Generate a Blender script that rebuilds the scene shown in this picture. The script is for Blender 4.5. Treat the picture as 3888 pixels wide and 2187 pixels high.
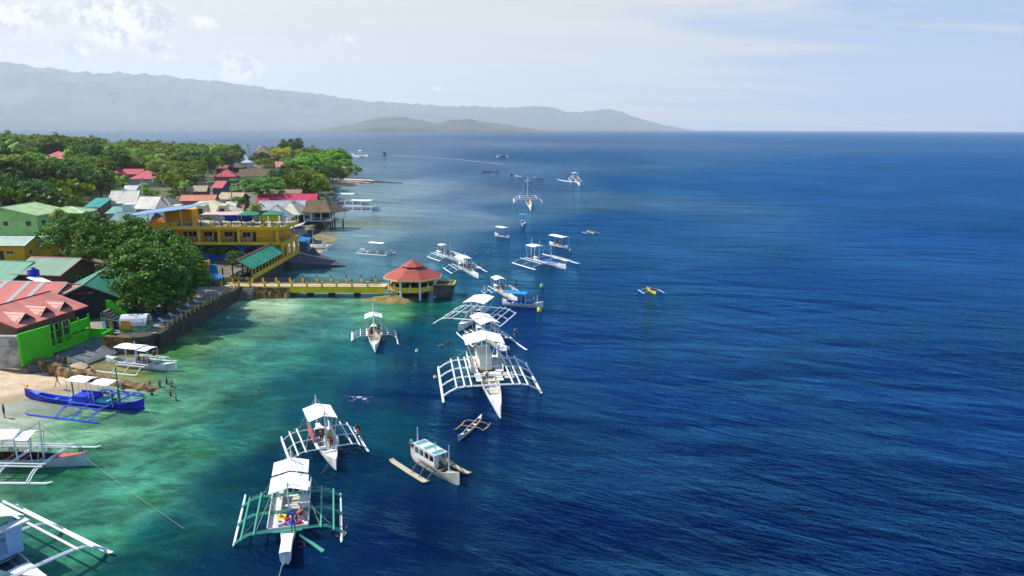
import bpy, math, random
import numpy as np
from mathutils import Vector, Matrix
R = math.radians
random.seed(7); rng = np.random.default_rng(7)
for o in list(bpy.data.objects): bpy.data.objects.remove(o)
scene = bpy.context.scene
COL = scene.collection

# ------------------------------------------------------------------ camera
F = 2776.0; PITCH = R(12.3); ROLL = R(0.2); CAMH = 32.0
cd = bpy.data.cameras.new('camera'); cam = bpy.data.objects.new('camera', cd); COL.objects.link(cam)
cd.sensor_width = 36; cd.lens = F / 3888 * 36; cd.clip_start = 0.5; cd.clip_end = 60000
rt = Vector((1, 0, 0)); up = Vector((0, math.sin(PITCH), math.cos(PITCH))); fw = Vector((0, math.cos(PITCH), -math.sin(PITCH)))
cx = rt * math.cos(ROLL) + up * math.sin(ROLL); cy = -rt * math.sin(ROLL) + up * math.cos(ROLL)
cam.matrix_world = Matrix(((cx.x, cy.x, -fw.x, 0), (cx.y, cy.y, -fw.y, 0), (cx.z, cy.z, -fw.z, CAMH), (0, 0, 0, 1)))
scene.camera = cam
scene.render.engine = 'CYCLES'
scene.cycles.use_denoising = True
scene.cycles.max_bounces = 6; scene.cycles.transparent_max_bounces = 6; scene.cycles.volume_bounces = 1
scene.cycles.sample_clamp_direct = 3.0; scene.cycles.sample_clamp_indirect = 3.0
scene.view_settings.view_transform = 'Standard'; scene.view_settings.look = 'None'
scene.view_settings.exposure = 0.38; scene.view_settings.gamma = 1

# ------------------------------------------------------------------ sun and sky
SUN_AZ = math.atan2(-0.963, 0.27); SUN_EL = R(46)
sd = bpy.data.lights.new('sun', 'SUN'); sd.energy = 5.0; sd.angle = R(0.5); sd.color = (1.0, 0.95, 0.87)
sun = bpy.data.objects.new('sun', sd); COL.objects.link(sun)
trav = Vector((-math.sin(SUN_AZ) * math.cos(SUN_EL), -math.cos(SUN_AZ) * math.cos(SUN_EL), -math.sin(SUN_EL)))
sun.rotation_euler = trav.to_track_quat('-Z', 'Y').to_euler(); sun.location = (-60, 60, 90)
world = bpy.data.worlds.new('World'); scene.world = world; world.use_nodes = True

class NT:
    """small helper to write node trees"""
    def __init__(s, tree): s.t = tree; s.n = tree.nodes; s.l = tree.links
    def new(s, kind, **kw):
        n = s.n.new(kind)
        for k, v in kw.items():
            if k.startswith('i_'):
                key = k[2:]
                key = int(key) if key.isdigit() else key.replace('_', ' ')
                if isinstance(v, bpy.types.NodeSocket): s.l.new(v, n.inputs[key])
                else: n.inputs[key].default_value = v
            else: setattr(n, k, v)
        return n
    def math(s, op, a, b=0.0, c=None, clamp=False):
        n = s.n.new('ShaderNodeMath'); n.operation = op; n.use_clamp = clamp
        for i, v in enumerate((a, b, c)):
            if v is None: continue
            if isinstance(v, bpy.types.NodeSocket): s.l.new(v, n.inputs[i])
            else: n.inputs[i].default_value = v
        return n.outputs[0]
    def vec(s, op, a, b=None, scale=None):
        n = s.n.new('ShaderNodeVectorMath'); n.operation = op
        for i, v in enumerate((a, b)):
            if v is None: continue
            if isinstance(v, bpy.types.NodeSocket): s.l.new(v, n.inputs[i])
            else: n.inputs[i].default_value = v
        if scale is not None: n.inputs['Scale'].default_value = scale
        return n.outputs['Value'] if op in ('DOT_PRODUCT', 'LENGTH', 'DISTANCE') else n.outputs[0]
    def mix(s, fac, a, b, mode='MIX'):
        n = s.n.new('ShaderNodeMix'); n.data_type = 'RGBA'; n.blend_type = mode
        for i, v in ((0, fac), (6, a), (7, b)):
            if isinstance(v, bpy.types.NodeSocket): s.l.new(v, n.inputs[i])
            else: n.inputs[i].default_value = v if i == 0 else (tuple(v) + (1,))[:4]
        return n.outputs[2]
    def ramp(s, fac, stops, interp='LINEAR'):
        n = s.n.new('ShaderNodeValToRGB'); cr = n.color_ramp; cr.interpolation = interp
        while len(cr.elements) < len(stops): cr.elements.new(0.5)
        for e, (p, c) in zip(cr.elements, stops):
            e.position = p; e.color = (c, c, c, 1) if isinstance(c, (int, float)) else (tuple(c) + (1,))[:4]
        s.l.new(fac, n.inputs[0]); return n.outputs[0]
    def noise(s, vec, scale, detail=3, rough=0.5, dist=0.0):
        n = s.n.new('ShaderNodeTexNoise'); n.inputs['Scale'].default_value = scale; n.inputs['Detail'].default_value = detail
        n.inputs['Roughness'].default_value = rough; n.inputs['Distortion'].default_value = dist
        if vec is not None: s.l.new(vec, n.inputs['Vector'])
        return n.outputs[0]

def pxdir(px, py):
    a = (px - 1944) / F; b = -(py - 1093.5) / F
    a, b = a * math.cos(ROLL) - b * math.sin(ROLL), a * math.sin(ROLL) + b * math.cos(ROLL)
    return rt * a + up * b + fw
def P(px, py, z=0.0):
    d = pxdir(px, py); t = (z - CAMH) / d.z
    return Vector((d.x * t, d.y * t, z))
def PY(px, py, Y):
    d = pxdir(px, py); t = Y / d.y
    return Vector((d.x * t, Y, CAMH + d.z * t))

w = NT(world.node_tree); w.n.clear()
tc = w.new('ShaderNodeTexCoord'); dirv = tc.outputs['Generated']
sky = w.new('ShaderNodeTexSky', sky_type='NISHITA', sun_disc=False, sun_elevation=SUN_EL, sun_rotation=SUN_AZ % (2 * math.pi), altitude=30.0, air_density=1.0, dust_density=0.6, ozone_density=2.0)
sep = w.new('ShaderNodeSeparateXYZ', i_0=dirv)
zz = w.math('ADD', w.math('MAXIMUM', sep.outputs[2], 0.0), 0.09)
proj = w.new('ShaderNodeCombineXYZ', i_0=w.math('DIVIDE', sep.outputs[0], zz), i_1=w.math('DIVIDE', sep.outputs[1], zz), i_2=0.0).outputs[0]
mp = w.new('ShaderNodeMapping'); w.l.new(proj, mp.inputs[0]); mp.inputs['Rotation'].default_value = (0, 0, 0.5); mp.inputs['Scale'].default_value = (0.35, 1.0, 1)
n1 = w.noise(mp.outputs[0], 0.75, 6, 0.55, 0.6)
n2 = w.noise(mp.outputs[0], 2.1, 5, 0.6, 0.3)
# more cloud towards the sun side (left), open blue towards the right
side = w.math('MULTIPLY_ADD', sep.outputs[0], -0.42, 0.14)
cov = w.math('ADD', w.math('ADD', w.math('MULTIPLY', n1, 0.8), w.math('MULTIPLY', n2, 0.3)), side)
thin = w.ramp(cov, [(0.50, 0.05), (0.64, 0.97)])
CL_LO = (5.2, 5.4, 5.1); CL_HI = (7.1, 7.0, 6.2)
cloudc = w.mix(n2, CL_LO, CL_HI)
# cloud sheet thins overhead, where the sky is a clear blue
high = w.ramp(sep.outputs[2], [(0.16, 1.0), (0.36, 0.06)])
blue = w.mix(w.ramp(sep.outputs[2], [(0.0, 0.0), (0.30, 1.0)]), (3.8, 5.3, 7.6), (0.7, 2.5, 6.0))
skyc = w.mix(w.math('MULTIPLY', thin, high), w.mix(0.75, sky.outputs[0], blue), cloudc)
# puffy clouds over the ridge and at the upper left
def puff(v): return w.math('ADD', w.math('MULTIPLY', w.noise(v, 17.0, 5, 0.6, 0.4), .55), w.math('MULTIPLY', w.noise(v, 55.0, 6, 0.62, 0.6), .45))
nb = puff(dirv); nb2 = puff(w.vec('ADD', dirv, (0.007, 0.0, 0.009)))
mask = None
for (px, py, r, sq, amp) in ((520, 70, .06, 1.6, 1.05), (430, 130, .05, 1.8, .9), (600, 190, .04, 2.0, .9), (900, 255, .045, 1.8, 1.25), (770, 85, .032, 2.4, .75), (290, 190, .045, 2.5, .7), (1665, 335, .016, 2.4, .75), (1300, 150, .03, 3, .6), (380, 60, .06, 2, .8), (60, 60, .07, 2, .7)):
    d0 = pxdir(px, py).normalized()
    dv = w.vec('SUBTRACT', dirv, tuple(d0)); dv = w.vec('MULTIPLY', dv, (1, 1, sq))
    g = w.math('SUBTRACT', 1.0, w.math('DIVIDE', w.vec('LENGTH', dv), r)); g = w.math('MULTIPLY', w.math('MAXIMUM', g, 0.0), amp)
    mask = g if mask is None else w.math('MAXIMUM', mask, g)
pm = w.ramp(w.math('MULTIPLY_ADD', mask, 0.75, w.math('MULTIPLY', nb, 0.75)), [(0.54, 0.0), (0.80, 1.0)])
pl = w.ramp(w.math('ADD', w.math('SUBTRACT', nb, nb2), 0.5), [(0.44, (4.3, 4.7, 5.1)), (0.54, (9.4, 9.2, 8.8))])
pl = w.mix(w.math('MULTIPLY', w.ramp(nb, [(0.4, 0.0), (0.7, 1.0)]), 0.35), pl, (5.0, 5.4, 5.9))
skyc = w.mix(pm, skyc, pl)
bg = w.new('ShaderNodeBackground', i_Color=skyc, i_Strength=0.10)
wo = w.new('ShaderNodeOutputWorld'); w.l.new(bg.outputs[0], wo.inputs[0])

# ------------------------------------------------------------------ materials
def C(r, g=None, b=None):
    if g is None: r, g, b = r
    f = lambda v: (v / 255) / 12.92 if v / 255 <= 0.04045 else ((v / 255 + 0.055) / 1.055) ** 2.4
    return (f(r), f(g), f(b))
MATS = {}
def mat(name, col, rough=0.7, var=0.12, scale=1.2, bump=0.0, rib=None, rust=None, spec=0.3, metal=0.0, bscale=8.0, perobj=0.0):
    """col is sRGB 0..255; rib=(axis, per metre) makes corrugated sheet, rust=(colour, amount) stains"""
    if name in MATS: return MATS[name]
    m = bpy.data.materials.new(name); m.use_nodes = True; t = NT(m.node_tree)
    b = m.node_tree.nodes['Principled BSDF']; c = C(col)
    oc = t.new('ShaderNodeTexCoord').outputs['Object']
    n = t.noise(oc, scale, 5, 0.6)
    nf = t.noise(oc, scale * 9, 3, 0.6)
    f = t.math('MULTIPLY_ADD', n, 2 * var, 1 - var); f = t.math('ADD', f, t.math('MULTIPLY_ADD', nf, var, -var / 2))
    cc = t.vec('SCALE', t.mix(0.0, c, c)); t.l.new(f, cc.node.inputs['Scale'])
    if rust:
        cc = t.mix(t.math('MULTIPLY', t.ramp(t.noise(oc, scale * 0.8, 6, 0.65), [(0.45, 0.0), (0.62, 1.0)]), rust[1]), cc, C(rust[0]))
    hgt = None
    if rib:
        sp = t.new('ShaderNodeSeparateXYZ', i_0=oc).outputs['xyz'.index(rib[0])]
        hgt = t.math('MULTIPLY', t.math('SINE', t.math('MULTIPLY', sp, rib[1] * 6.2832)), 0.014)
        panel = t.math('FRACT', t.math('MULTIPLY', t.math('FLOOR', t.math('MULTIPLY', sp, 1.1)), 0.7134))
        k = t.math('MULTIPLY_ADD', panel, 0.16, 0.92); k2 = t.math('MULTIPLY_ADD', t.math('SINE', t.math('MULTIPLY', sp, rib[1] * 6.2832)), 0.06, 1.0)
        q = t.vec('SCALE', cc); t.l.new(t.math('MULTIPLY', k, k2), q.node.inputs['Scale']); cc = q
    if perobj:
        oi = t.new('ShaderNodeObjectInfo').outputs['Random']
        hs = t.new('ShaderNodeHueSaturation', i_Color=cc, i_Value=t.math('MULTIPLY_ADD', oi, perobj, 1 - perobj / 2)); cc = hs.outputs[0]
    t.l.new(cc, b.inputs['Base Color'])
    b.inputs['Roughness'].default_value = rough; b.inputs['Metallic'].default_value = metal; b.inputs['Specular IOR Level'].default_value = spec
    if bump or rib:
        h2 = t.math('MULTIPLY', t.noise(oc, bscale, 4, 0.6), bump)
        if hgt is not None: h2 = t.math('ADD', h2, hgt)
        bp = t.new('ShaderNodeBump', i_Height=h2, i_Strength=1.0, i_Distance=1.0); t.l.new(bp.outputs[0], b.inputs['Normal'])
    MATS[name] = m; return m
def plain(col, rough=0.6, var=0.08, **k): return mat('paint_%d_%d_%d' % tuple(col), col, rough, var, **k)
def roofm(col, axis='x', rust=None):
    return mat('roof_%s_%d_%d_%d%s' % (axis, *col, 'r' if rust else ''), col, 0.55, 0.14, 0.5, 0.01, (axis, 2.2), rust)
def leafmat(name, col, col2, trans=0.35, perobj=0.5):
    m = bpy.data.materials.new(name); m.use_nodes = True; t = NT(m.node_tree); t.n.clear()
    at = t.new('ShaderNodeAttribute', attribute_name='tint').outputs['Fac']
    oi = t.new('ShaderNodeObjectInfo').outputs['Random']
    c = t.mix(at, C(col), C(col2))
    hs = t.new('ShaderNodeHueSaturation', i_Color=c, i_Hue=t.math('MULTIPLY_ADD', oi, 0.05 * perobj * 2, 0.5 - 0.03 * perobj * 2), i_Saturation=t.math('MULTIPLY_ADD', oi, -0.3 * perobj, 1.05), i_Value=t.math('MULTIPLY_ADD', oi, perobj, 1 - perobj * 0.4))
    gl = t.new('ShaderNodeBsdfPrincipled', i_Base_Color=hs.outputs[0], i_Roughness=0.6); gl.inputs['Specular IOR Level'].default_value = 0.22
    tr = t.new('ShaderNodeBsdfTranslucent', i_Color=t.mix(1.0, hs.outputs[0], (1.3, 1.5, .6), 'MULTIPLY'))
    mx = t.new('ShaderNodeMixShader', i_0=trans, i_1=gl.outputs[0], i_2=tr.outputs[0])
    o = t.new('ShaderNodeOutputMaterial'); t.l.new(mx.outputs[0], o.inputs[0]); MATS[name] = m; return m

# ------------------------------------------------------------------ object helpers
def tag(o, label=None, cat=None, group=None, kind=None):
    if label: o['label'] = label
    if cat: o['category'] = cat
    if group: o['group'] = group
    if kind: o['kind'] = kind
    return o
def empty(name, loc, rz=0.0, label=None, cat=None, group=None):
    o = bpy.data.objects.new(name, None); COL.objects.link(o); o.location = loc; o.rotation_euler = (0, 0, rz)
    o.empty_display_size = 0.3
    return tag(o, label, cat, group)
def link(name, me, parent=None, loc=None, rz=0.0):
    o = bpy.data.objects.new(name, me); COL.objects.link(o)
    if parent is not None: o.parent = parent
    if loc is not None: o.location = loc
    o.rotation_euler = (0, 0, rz); return o
class MB:
    def __init__(s): s.v = []; s.f = []; s.m = []; s.mi = 0
    def add(s, vs, fs):
        k = len(s.v); s.v += [tuple(v) for v in vs]; s.f += [tuple(i + k for i in f) for f in fs]; s.m += [s.mi] * len(fs); return s
    def box(s, x0, y0, z0, x1, y1, z1):
        return s.add([(x0, y0, z0), (x1, y0, z0), (x1, y1, z0), (x0, y1, z0), (x0, y0, z1), (x1, y0, z1), (x1, y1, z1), (x0, y1, z1)],
                     [(0, 3, 2, 1), (4, 5, 6, 7), (0, 1, 5, 4), (1, 2, 6, 5), (2, 3, 7, 6), (3, 0, 4, 7)])
    def cbox(s, c, d, rz=0.0):
        cs, sn = math.cos(rz), math.sin(rz); vs = []
        for z in (-1, 1):
            for x, y in ((-1, -1), (1, -1), (1, 1), (-1, 1)):
                X, Y = x * d[0] / 2, y * d[1] / 2; vs.append((c[0] + X * cs - Y * sn, c[1] + X * sn + Y * cs, c[2] + z * d[2] / 2))
        return s.add(vs, [(0, 3, 2, 1), (4, 5, 6, 7), (0, 1, 5, 4), (1, 2, 6, 5), (2, 3, 7, 6), (3, 0, 4, 7)])
    def tube(s, pts, r, n=6, cap=True):
        pts = [Vector(p) for p in pts]; rs = r if isinstance(r, (list, tuple)) else [r] * len(pts); k = len(s.v); vs = []
        for i, p in enumerate(pts):
            t = (pts[min(i + 1, len(pts) - 1)] - pts[max(i - 1, 0)]).normalized()
            a = t.cross(Vector((0, 0, 1)) if abs(t.z) < 0.9 else Vector((1, 0, 0))).normalized(); b = t.cross(a)
            for j in range(n):
                q = 2 * math.pi * j / n; vs.append(p + a * math.cos(q) * rs[i] + b * math.sin(q) * rs[i])
        fs = [(i * n + j, i * n + (j + 1) % n, (i + 1) * n + (j + 1) % n, (i + 1) * n + j) for i in range(len(pts) - 1) for j in range(n)]
        if cap: fs += [tuple(range(n))[::-1], tuple((len(pts) - 1) * n + j for j in range(n))]
        return s.add(vs, fs)
    def slab(s, poly, th=0.08, up_=None):
        """thin plate: polygon of 3-D points extruded down by th"""
        n = len(poly); vs = [tuple(p) for p in poly] + [(p[0], p[1], p[2] - th) for p in poly]
        return s.add(vs, [tuple(range(n)), tuple(range(2 * n - 1, n - 1, -1))] + [(i, (i + 1) % n, n + (i + 1) % n, n + i)[::-1] for i in range(n)])
    def loft(s, rings, closed=True, caps=True):
        n = len(rings[0]); vs = [p for r_ in rings for p in r_]
        fs = [(i * n + j, i * n + (j + 1) % n, (i + 1) * n + (j + 1) % n, (i + 1) * n + j) for i in range(len(rings) - 1) for j in range(n if closed else n - 1)]
        if caps: fs += [tuple(range(n))[::-1], tuple((len(rings) - 1) * n + j for j in range(n))]
        return s.add(vs, fs)
    def cyl(s, c, r, z0, z1, n=12, r2=None):
        r2 = r if r2 is None else r2
        return s.loft([[(c[0] + r * math.cos(2 * math.pi * j / n), c[1] + r * math.sin(2 * math.pi * j / n), z0) for j in range(n)],
                       [(c[0] + r2 * math.cos(2 * math.pi * j / n), c[1] + r2 * math.sin(2 * math.pi * j / n), z1) for j in range(n)]])
    def mesh(s, name, mats, smooth=False):
        me = bpy.data.meshes.new(name); me.from_pydata(s.v, [], s.f)
        for m in (mats if isinstance(mats, (list, tuple)) else [mats]): me.materials.append(m)
        if any(s.m): me.polygons.foreach_set('material_index', s.m)
        if smooth: me.polygons.foreach_set('use_smooth', [True] * len(me.polygons))
        me.update(); return me
    def build(s, name, mats, parent=None, smooth=False, loc=None, rz=0.0):
        return link(name, s.mesh(name, mats, smooth), parent, loc, rz)
WHITE = mat('white_paint', (228, 226, 218), 0.55, 0.14, 0.9, rust=((160, 148, 126), 0.5))
CLOTH = mat('white_tarpaulin', (240, 240, 240), 0.6, 0.05, 1.5, bump=0.02, bscale=2.5)
DARK = mat('dark_wood', (48, 40, 34), 0.8, 0.3)
GLASS = mat('window_glass', (22, 28, 34), 0.12, 0.2, spec=0.6)
ROPE = mat('rope', (150, 160, 140), 0.9, 0.1)
CONC = mat('concrete', (128, 124, 114), 0.85, 0.22, 0.5, bump=0.02, rust=((70, 70, 62), 0.6))
STONE = mat('rubble_stone', (122, 104, 76), 0.9, 0.35, 1.2, bump=0.12, bscale=2.2, rust=((52, 46, 34), 0.8))
SEAW = mat('weathered_seawall', (74, 72, 64), 0.9, 0.3, 0.7, bump=0.08, bscale=2.0, rust=((32, 34, 30), 0.7))
BAMBOO = mat('bamboo', (176, 158, 118), 0.65, 0.25, 1.5, rust=((90, 74, 52), 0.4))
# ------------------------------------------------------------------ terrain
COAST = [(-130, 40), (-90, 55), (-75, 68), (-66, 76), (-61.5, 79.5), (-58.5, 82.4), (-55, 85.2), (-51, 87.3), (-52.5, 90), (-56, 93), (-63.9, 94.2), (-63.9, 104.6), (-59, 104.6), (-59, 102), (-53.2, 101.6), (-52.4, 104), (-52, 136), (-52, 142), (-52, 165), (-52.5, 178), (-50, 186), (-51, 198), (-55, 205), (-60, 214), (-62, 246), (-69, 280), (-80, 330), (-92, 385), (-97, 402), (-92, 425), (-86, 443), (-84, 449), (-104, 453), (-118, 480), (-128, 560), (-133, 600), (-140, 640), (-165, 700), (-230, 760),
         (-330, 800), (-480, 850), (-700, 880), (-1100, 900), (-1100, 40)]
CA = np.array(COAST, float)
def sdist(X, Y):
    """distance from the coastline, positive inland"""
    X = np.asarray(X, float); Y = np.asarray(Y, float); d = np.full(X.shape, 1e9); ins = np.zeros(X.shape, bool)
    for i in range(len(CA)):
        a, b = CA[i], CA[(i + 1) % len(CA)]; e = b - a
        t = np.clip(((X - a[0]) * e[0] + (Y - a[1]) * e[1]) / (e @ e), 0, 1)
        d = np.minimum(d, np.hypot(X - a[0] - t * e[0], Y - a[1] - t * e[1]))
        c = (a[1] > Y) != (b[1] > Y)
        with np.errstate(divide='ignore', invalid='ignore'):
            ins ^= c & (X < (b[0] - a[0]) * (Y - a[1]) / (b[1] - a[1] if b[1] != a[1] else 1e-9) + a[0])
    return np.where(ins, d, -d)
def height(X, Y):
    d = sdist(X, Y); Y = np.asarray(Y, float); X = np.asarray(X, float)
    hard = np.clip(d * 3.0, -2.5, 2.1)
    beach = np.clip(d * 0.085, -2.5, 1.6)
    soft = np.clip((97.5 - Y + (X + 70) * -0.35) / 2.5, 0, 1) * (Y < 105)
    spit = np.clip((X + 114) / 6, 0, 1) * ((Y > 400) & (Y < 456))
    cove = ((Y > 186) & (Y < 206)) * np.clip((X + 64) / 4, 0, 1)
    k = np.clip(soft + spit + cove, 0, 1)
    base = hard * (1 - k) + beach * k
    inland = np.clip(d - 12, 0, None)
    rise = np.clip(inland * 0.045, 0, 9) + 11 * np.clip((inland - 90) / 260, 0, 1) ** 1.2
    rise *= np.clip((Y - 100) / 80, 0, 1)
    return base + np.where(d > 0, rise, 0)
def g(x, y): return float(height(np.array([x]), np.array([y]))[0])
def PG(px, py, h=0.0):
    """point h metres above the land under a pixel"""
    d = pxdir(px, py); zt = 2.0 + h
    for _ in range(25):
        t = (zt - CAMH) / d.z; x, y = d.x * t, d.y * t
        if y > 1500 or t < 0: y = 1500
        zt += 0.6 * (g(x, y) + h - zt)
    t = (zt - CAMH) / d.z
    return Vector((d.x * t, d.y * t, zt))
def spaced(a, b, fine, lo, hi, grow=1.12, mx=14):
    v = [lo]; s_ = fine
    while v[-1] < hi: v.append(v[-1] + fine)
    up_ = [v[-1]]; s_ = fine
    while up_[-1] < b: s_ = min(s_ * grow, mx); up_.append(up_[-1] + s_)
    dn = [v[0]]; s_ = fine
    while dn[-1] > a: s_ = min(s_ * grow, mx); dn.append(dn[-1] - s_)
    return np.array(dn[::-1][:-1] + v + up_[1:])
def gridmesh(name, xs, ys, zf, m, smooth=True):
    X, Y = np.meshgrid(xs, ys); Z = zf(X, Y); nx, ny = len(xs), len(ys)
    v = np.stack([X, Y, Z], -1).reshape(-1, 3)
    i = np.arange((ny - 1) * (nx - 1)); r_, c_ = i // (nx - 1), i % (nx - 1); k = r_ * nx + c_
    return npmesh(name, v, np.stack([k, k + 1, k + 1 + nx, k + nx], 1), m, smooth)
def npmesh(name, v, q, m, smooth=False, attrs=None):
    me = bpy.data.meshes.new(name); n = q.shape[1]
    me.vertices.add(len(v)); me.vertices.foreach_set('co', np.asarray(v, np.float32).ravel())
    me.loops.add(q.size); me.loops.foreach_set('vertex_index', q.astype(np.int32).ravel())
    me.polygons.add(len(q)); me.polygons.foreach_set('loop_start', (np.arange(len(q)) * n).astype(np.int32)); me.polygons.foreach_set('loop_total', np.full(len(q), n, np.int32))
    for mm in (m if isinstance(m, (list, tuple)) else [m]): me.materials.append(mm)
    if smooth: me.polygons.foreach_set('use_smooth', np.ones(len(q), bool))
    me.update(calc_edges=True); me.validate()
    for an, dt, arr in (attrs or []):
        a = me.attributes.new(an, dt, 'POINT'); a.data.foreach_set('color' if 'COLOR' in dt else 'value', np.asarray(arr, np.float32).ravel())
    return me

gm = bpy.data.materials.new('land_ground'); gm.use_nodes = True; t = NT(gm.node_tree); b = gm.node_tree.nodes['Principled BSDF']
geo = t.new('ShaderNodeNewGeometry').outputs['Position']; sp = t.new('ShaderNodeSeparateXYZ', i_0=geo)
sand = t.mix(t.ramp(t.noise(geo, 0.6, 6, 0.7), [(0.35, 0), (0.7, 1)]), C(222, 196, 162), C(190, 160, 128))
wetz = t.math('MULTIPLY_ADD', t.noise(geo, 0.5, 3), 0.12, 0.1)
sand = t.mix(t.ramp(t.math('SUBTRACT', sp.outputs[2], wetz), [(0.0, 1), (0.12, 0)]), sand, C(170, 150, 118))
dirt = t.mix(t.ramp(t.noise(geo, 0.25, 6, 0.65), [(0.4, 0), (0.62, 1)]), C(128, 116, 96), C(84, 86, 58))
green = t.mix(t.ramp(t.noise(geo, 0.15, 6, 0.65), [(0.4, 0), (0.62, 1)]), C(52, 66, 30), C(90, 96, 46))
lo = t.ramp(sp.outputs[2], [(1.7, 0)] if False else [(0.0, 0), (1.0, 1)])
island = t.math('GREATER_THAN', sp.outputs[2], 1.75)
isgr = t.ramp(t.math('MULTIPLY_ADD', t.noise(geo, 0.03, 4), 0.3, t.math('MULTIPLY', t.math('SUBTRACT', sp.outputs[2], 4.0), 0.25)), [(0.15, 0), (0.6, 1)])
nz = t.new('ShaderNodeSeparateXYZ', i_0=t.new('ShaderNodeNewGeometry').outputs['True Normal']).outputs[2]
t.l.new(t.mix(t.ramp(nz, [(0.6, 1), (0.85, 0)]), t.mix(island, sand, t.mix(isgr, dirt, green)), C(62, 56, 46)), b.inputs['Base Color']); b.inputs['Roughness'].default_value = 0.95
t.l.new(t.new('ShaderNodeBump', i_Height=t.math('MULTIPLY', t.noise(geo, 1.6, 6, 0.7), 0.25), i_Distance=1.0, i_Strength=0.8).outputs[0], b.inputs['Normal'])
xs = spaced(-1100, -38, 1.0, -76, -44); ys = spaced(40, 900, 1.2, 72, 210)
def hz(X, Y):
    return height(X, Y) + 0.05 * np.sin(X * 1.3 + Y * .7) * np.cos(Y * 1.1)
tag(link('ground', gridmesh('ground', xs, ys, hz, gm)), kind='structure')

# ------------------------------------------------------------------ sea
wm = bpy.data.materials.new('sea_water'); wm.use_nodes = True; t = NT(wm.node_tree); b = wm.node_tree.nodes['Principled BSDF']
geo = t.new('ShaderNodeNewGeometry').outputs['Position']
bed = t.new('ShaderNodeAttribute', attribute_name='bed'); amt = bed.outputs['Alpha']; bedc = bed.outputs['Color']
# reef and weed patches on the shallow bottom, seen through the water
mp = t.new('ShaderNodeMapping'); t.l.new(geo, mp.inputs[0]); mp.inputs['Rotation'].default_value = (0, 0, R(25)); mp.inputs['Scale'].default_value = (1, 1.7, 1)
bn = t.noise(mp.outputs[0], 0.13, 7, 0.68, 0.9); bn2 = t.noise(mp.outputs[0], 0.045, 5, 0.6, 0.4); bn3 = t.noise(mp.outputs[0], 0.5, 5, 0.7, 1.0)
pt = t.math('ADD', t.math('MULTIPLY', bn, 0.62), t.math('ADD', t.math('MULTIPLY', bn2, 0.25), t.math('MULTIPLY', bn3, 0.22)))
k = t.ramp(pt, [(0.40, 0.34), (0.50, 0.70), (0.57, 1.25), (0.68, 2.0)])
k = t.math('ADD', t.math('MULTIPLY', k, amt), t.math('SUBTRACT', 1.0, amt))
q = t.vec('SCALE', bedc); t.l.new(k, q.node.inputs['Scale'])
weed = t.mix(t.math('MULTIPLY', t.math('MULTIPLY', amt, t.ramp(t.noise(geo, 0.21, 4, 0.6), [(0.5, 0), (0.66, 1)])), 0.45), q, C(38, 98, 30))
# broad cloudy tint and swell bands, their light and dark painted into the colour
dm = t.new('ShaderNodeMapping', vector_type='TEXTURE'); t.l.new(geo, dm.inputs[0]); dm.inputs['Rotation'].default_value = (0, 0, R(-28)); dm.inputs['Scale'].default_value = (3.2, 1, 1)
drift = t.ramp(t.math('ADD', t.math('MULTIPLY', t.noise(geo, 0.014, 4, 0.5, 0.5), .5), t.math('MULTIPLY', t.noise(dm.outputs[0], 0.16, 4, 0.6, 0.5), .5)), [(0.36, 0.58), (0.64, 1.42)])
q2 = t.vec('MULTIPLY', weed, t.mix(amt, (.26, .34, .46), (1.12, .98, .95))); q2 = t.vec('SCALE', q2); t.l.new(t.math('MULTIPLY', drift, t.math('MULTIPLY_ADD', t.ramp(t.new('ShaderNodeAttribute', attribute_name='chop').outputs['Fac'], [(0.62, 1.0), (0.85, 0.0)]), 0.6, 1.0)), q2.node.inputs['Scale'])
def wav(rot, sx, sy, sc, det, ro=0.55, dist=0.5):
    m_ = t.new('ShaderNodeMapping', vector_type='TEXTURE'); t.l.new(geo, m_.inputs[0]); m_.inputs['Rotation'].default_value = (0, 0, R(rot)); m_.inputs['Scale'].default_value = (sx, sy, 1)
    return t.noise(m_.outputs[0], sc, det, ro, dist)
h1 = wav(-26, 3.2, 1.0, 2.1, 4, .6); h2 = wav(-8, 2.4, 1.0, 5.0, 3); h3 = wav(-34, 3.0, 1.0, 0.22, 3)
ridge = t.math('SUBTRACT', 1.0, t.math('ABSOLUTE', t.math('MULTIPLY_ADD', h1, 2.0, -1.0)))
hh = t.math('ADD', t.math('MULTIPLY', t.math('POWER', ridge, 4.0), 0.12), t.math('ADD', t.math('MULTIPLY', h2, 0.04), t.math('ADD', t.math('MULTIPLY', h3, 2.3), t.math('ADD', t.math('MULTIPLY', wav(-6, 3.0, 1.0, 0.08, 2, .5), 6.5), t.math('MULTIPLY', wav(-14, 3.2, 1.0, 0.62, 2, .6), 0.7)))))
calm = t.new('ShaderNodeAttribute', attribute_name='chop').outputs['Fac']
gust = t.ramp(t.noise(geo, 0.02, 4, 0.6, 0.6), [(0.3, 0.55), (0.7, 1.2)])
hh = t.math('MULTIPLY', hh, t.math('MULTIPLY', t.math('MULTIPLY', calm, gust), 0.42))
bp = t.new('ShaderNodeBump', i_Height=hh, i_Distance=1.0, i_Strength=1.0).outputs[0]
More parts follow.
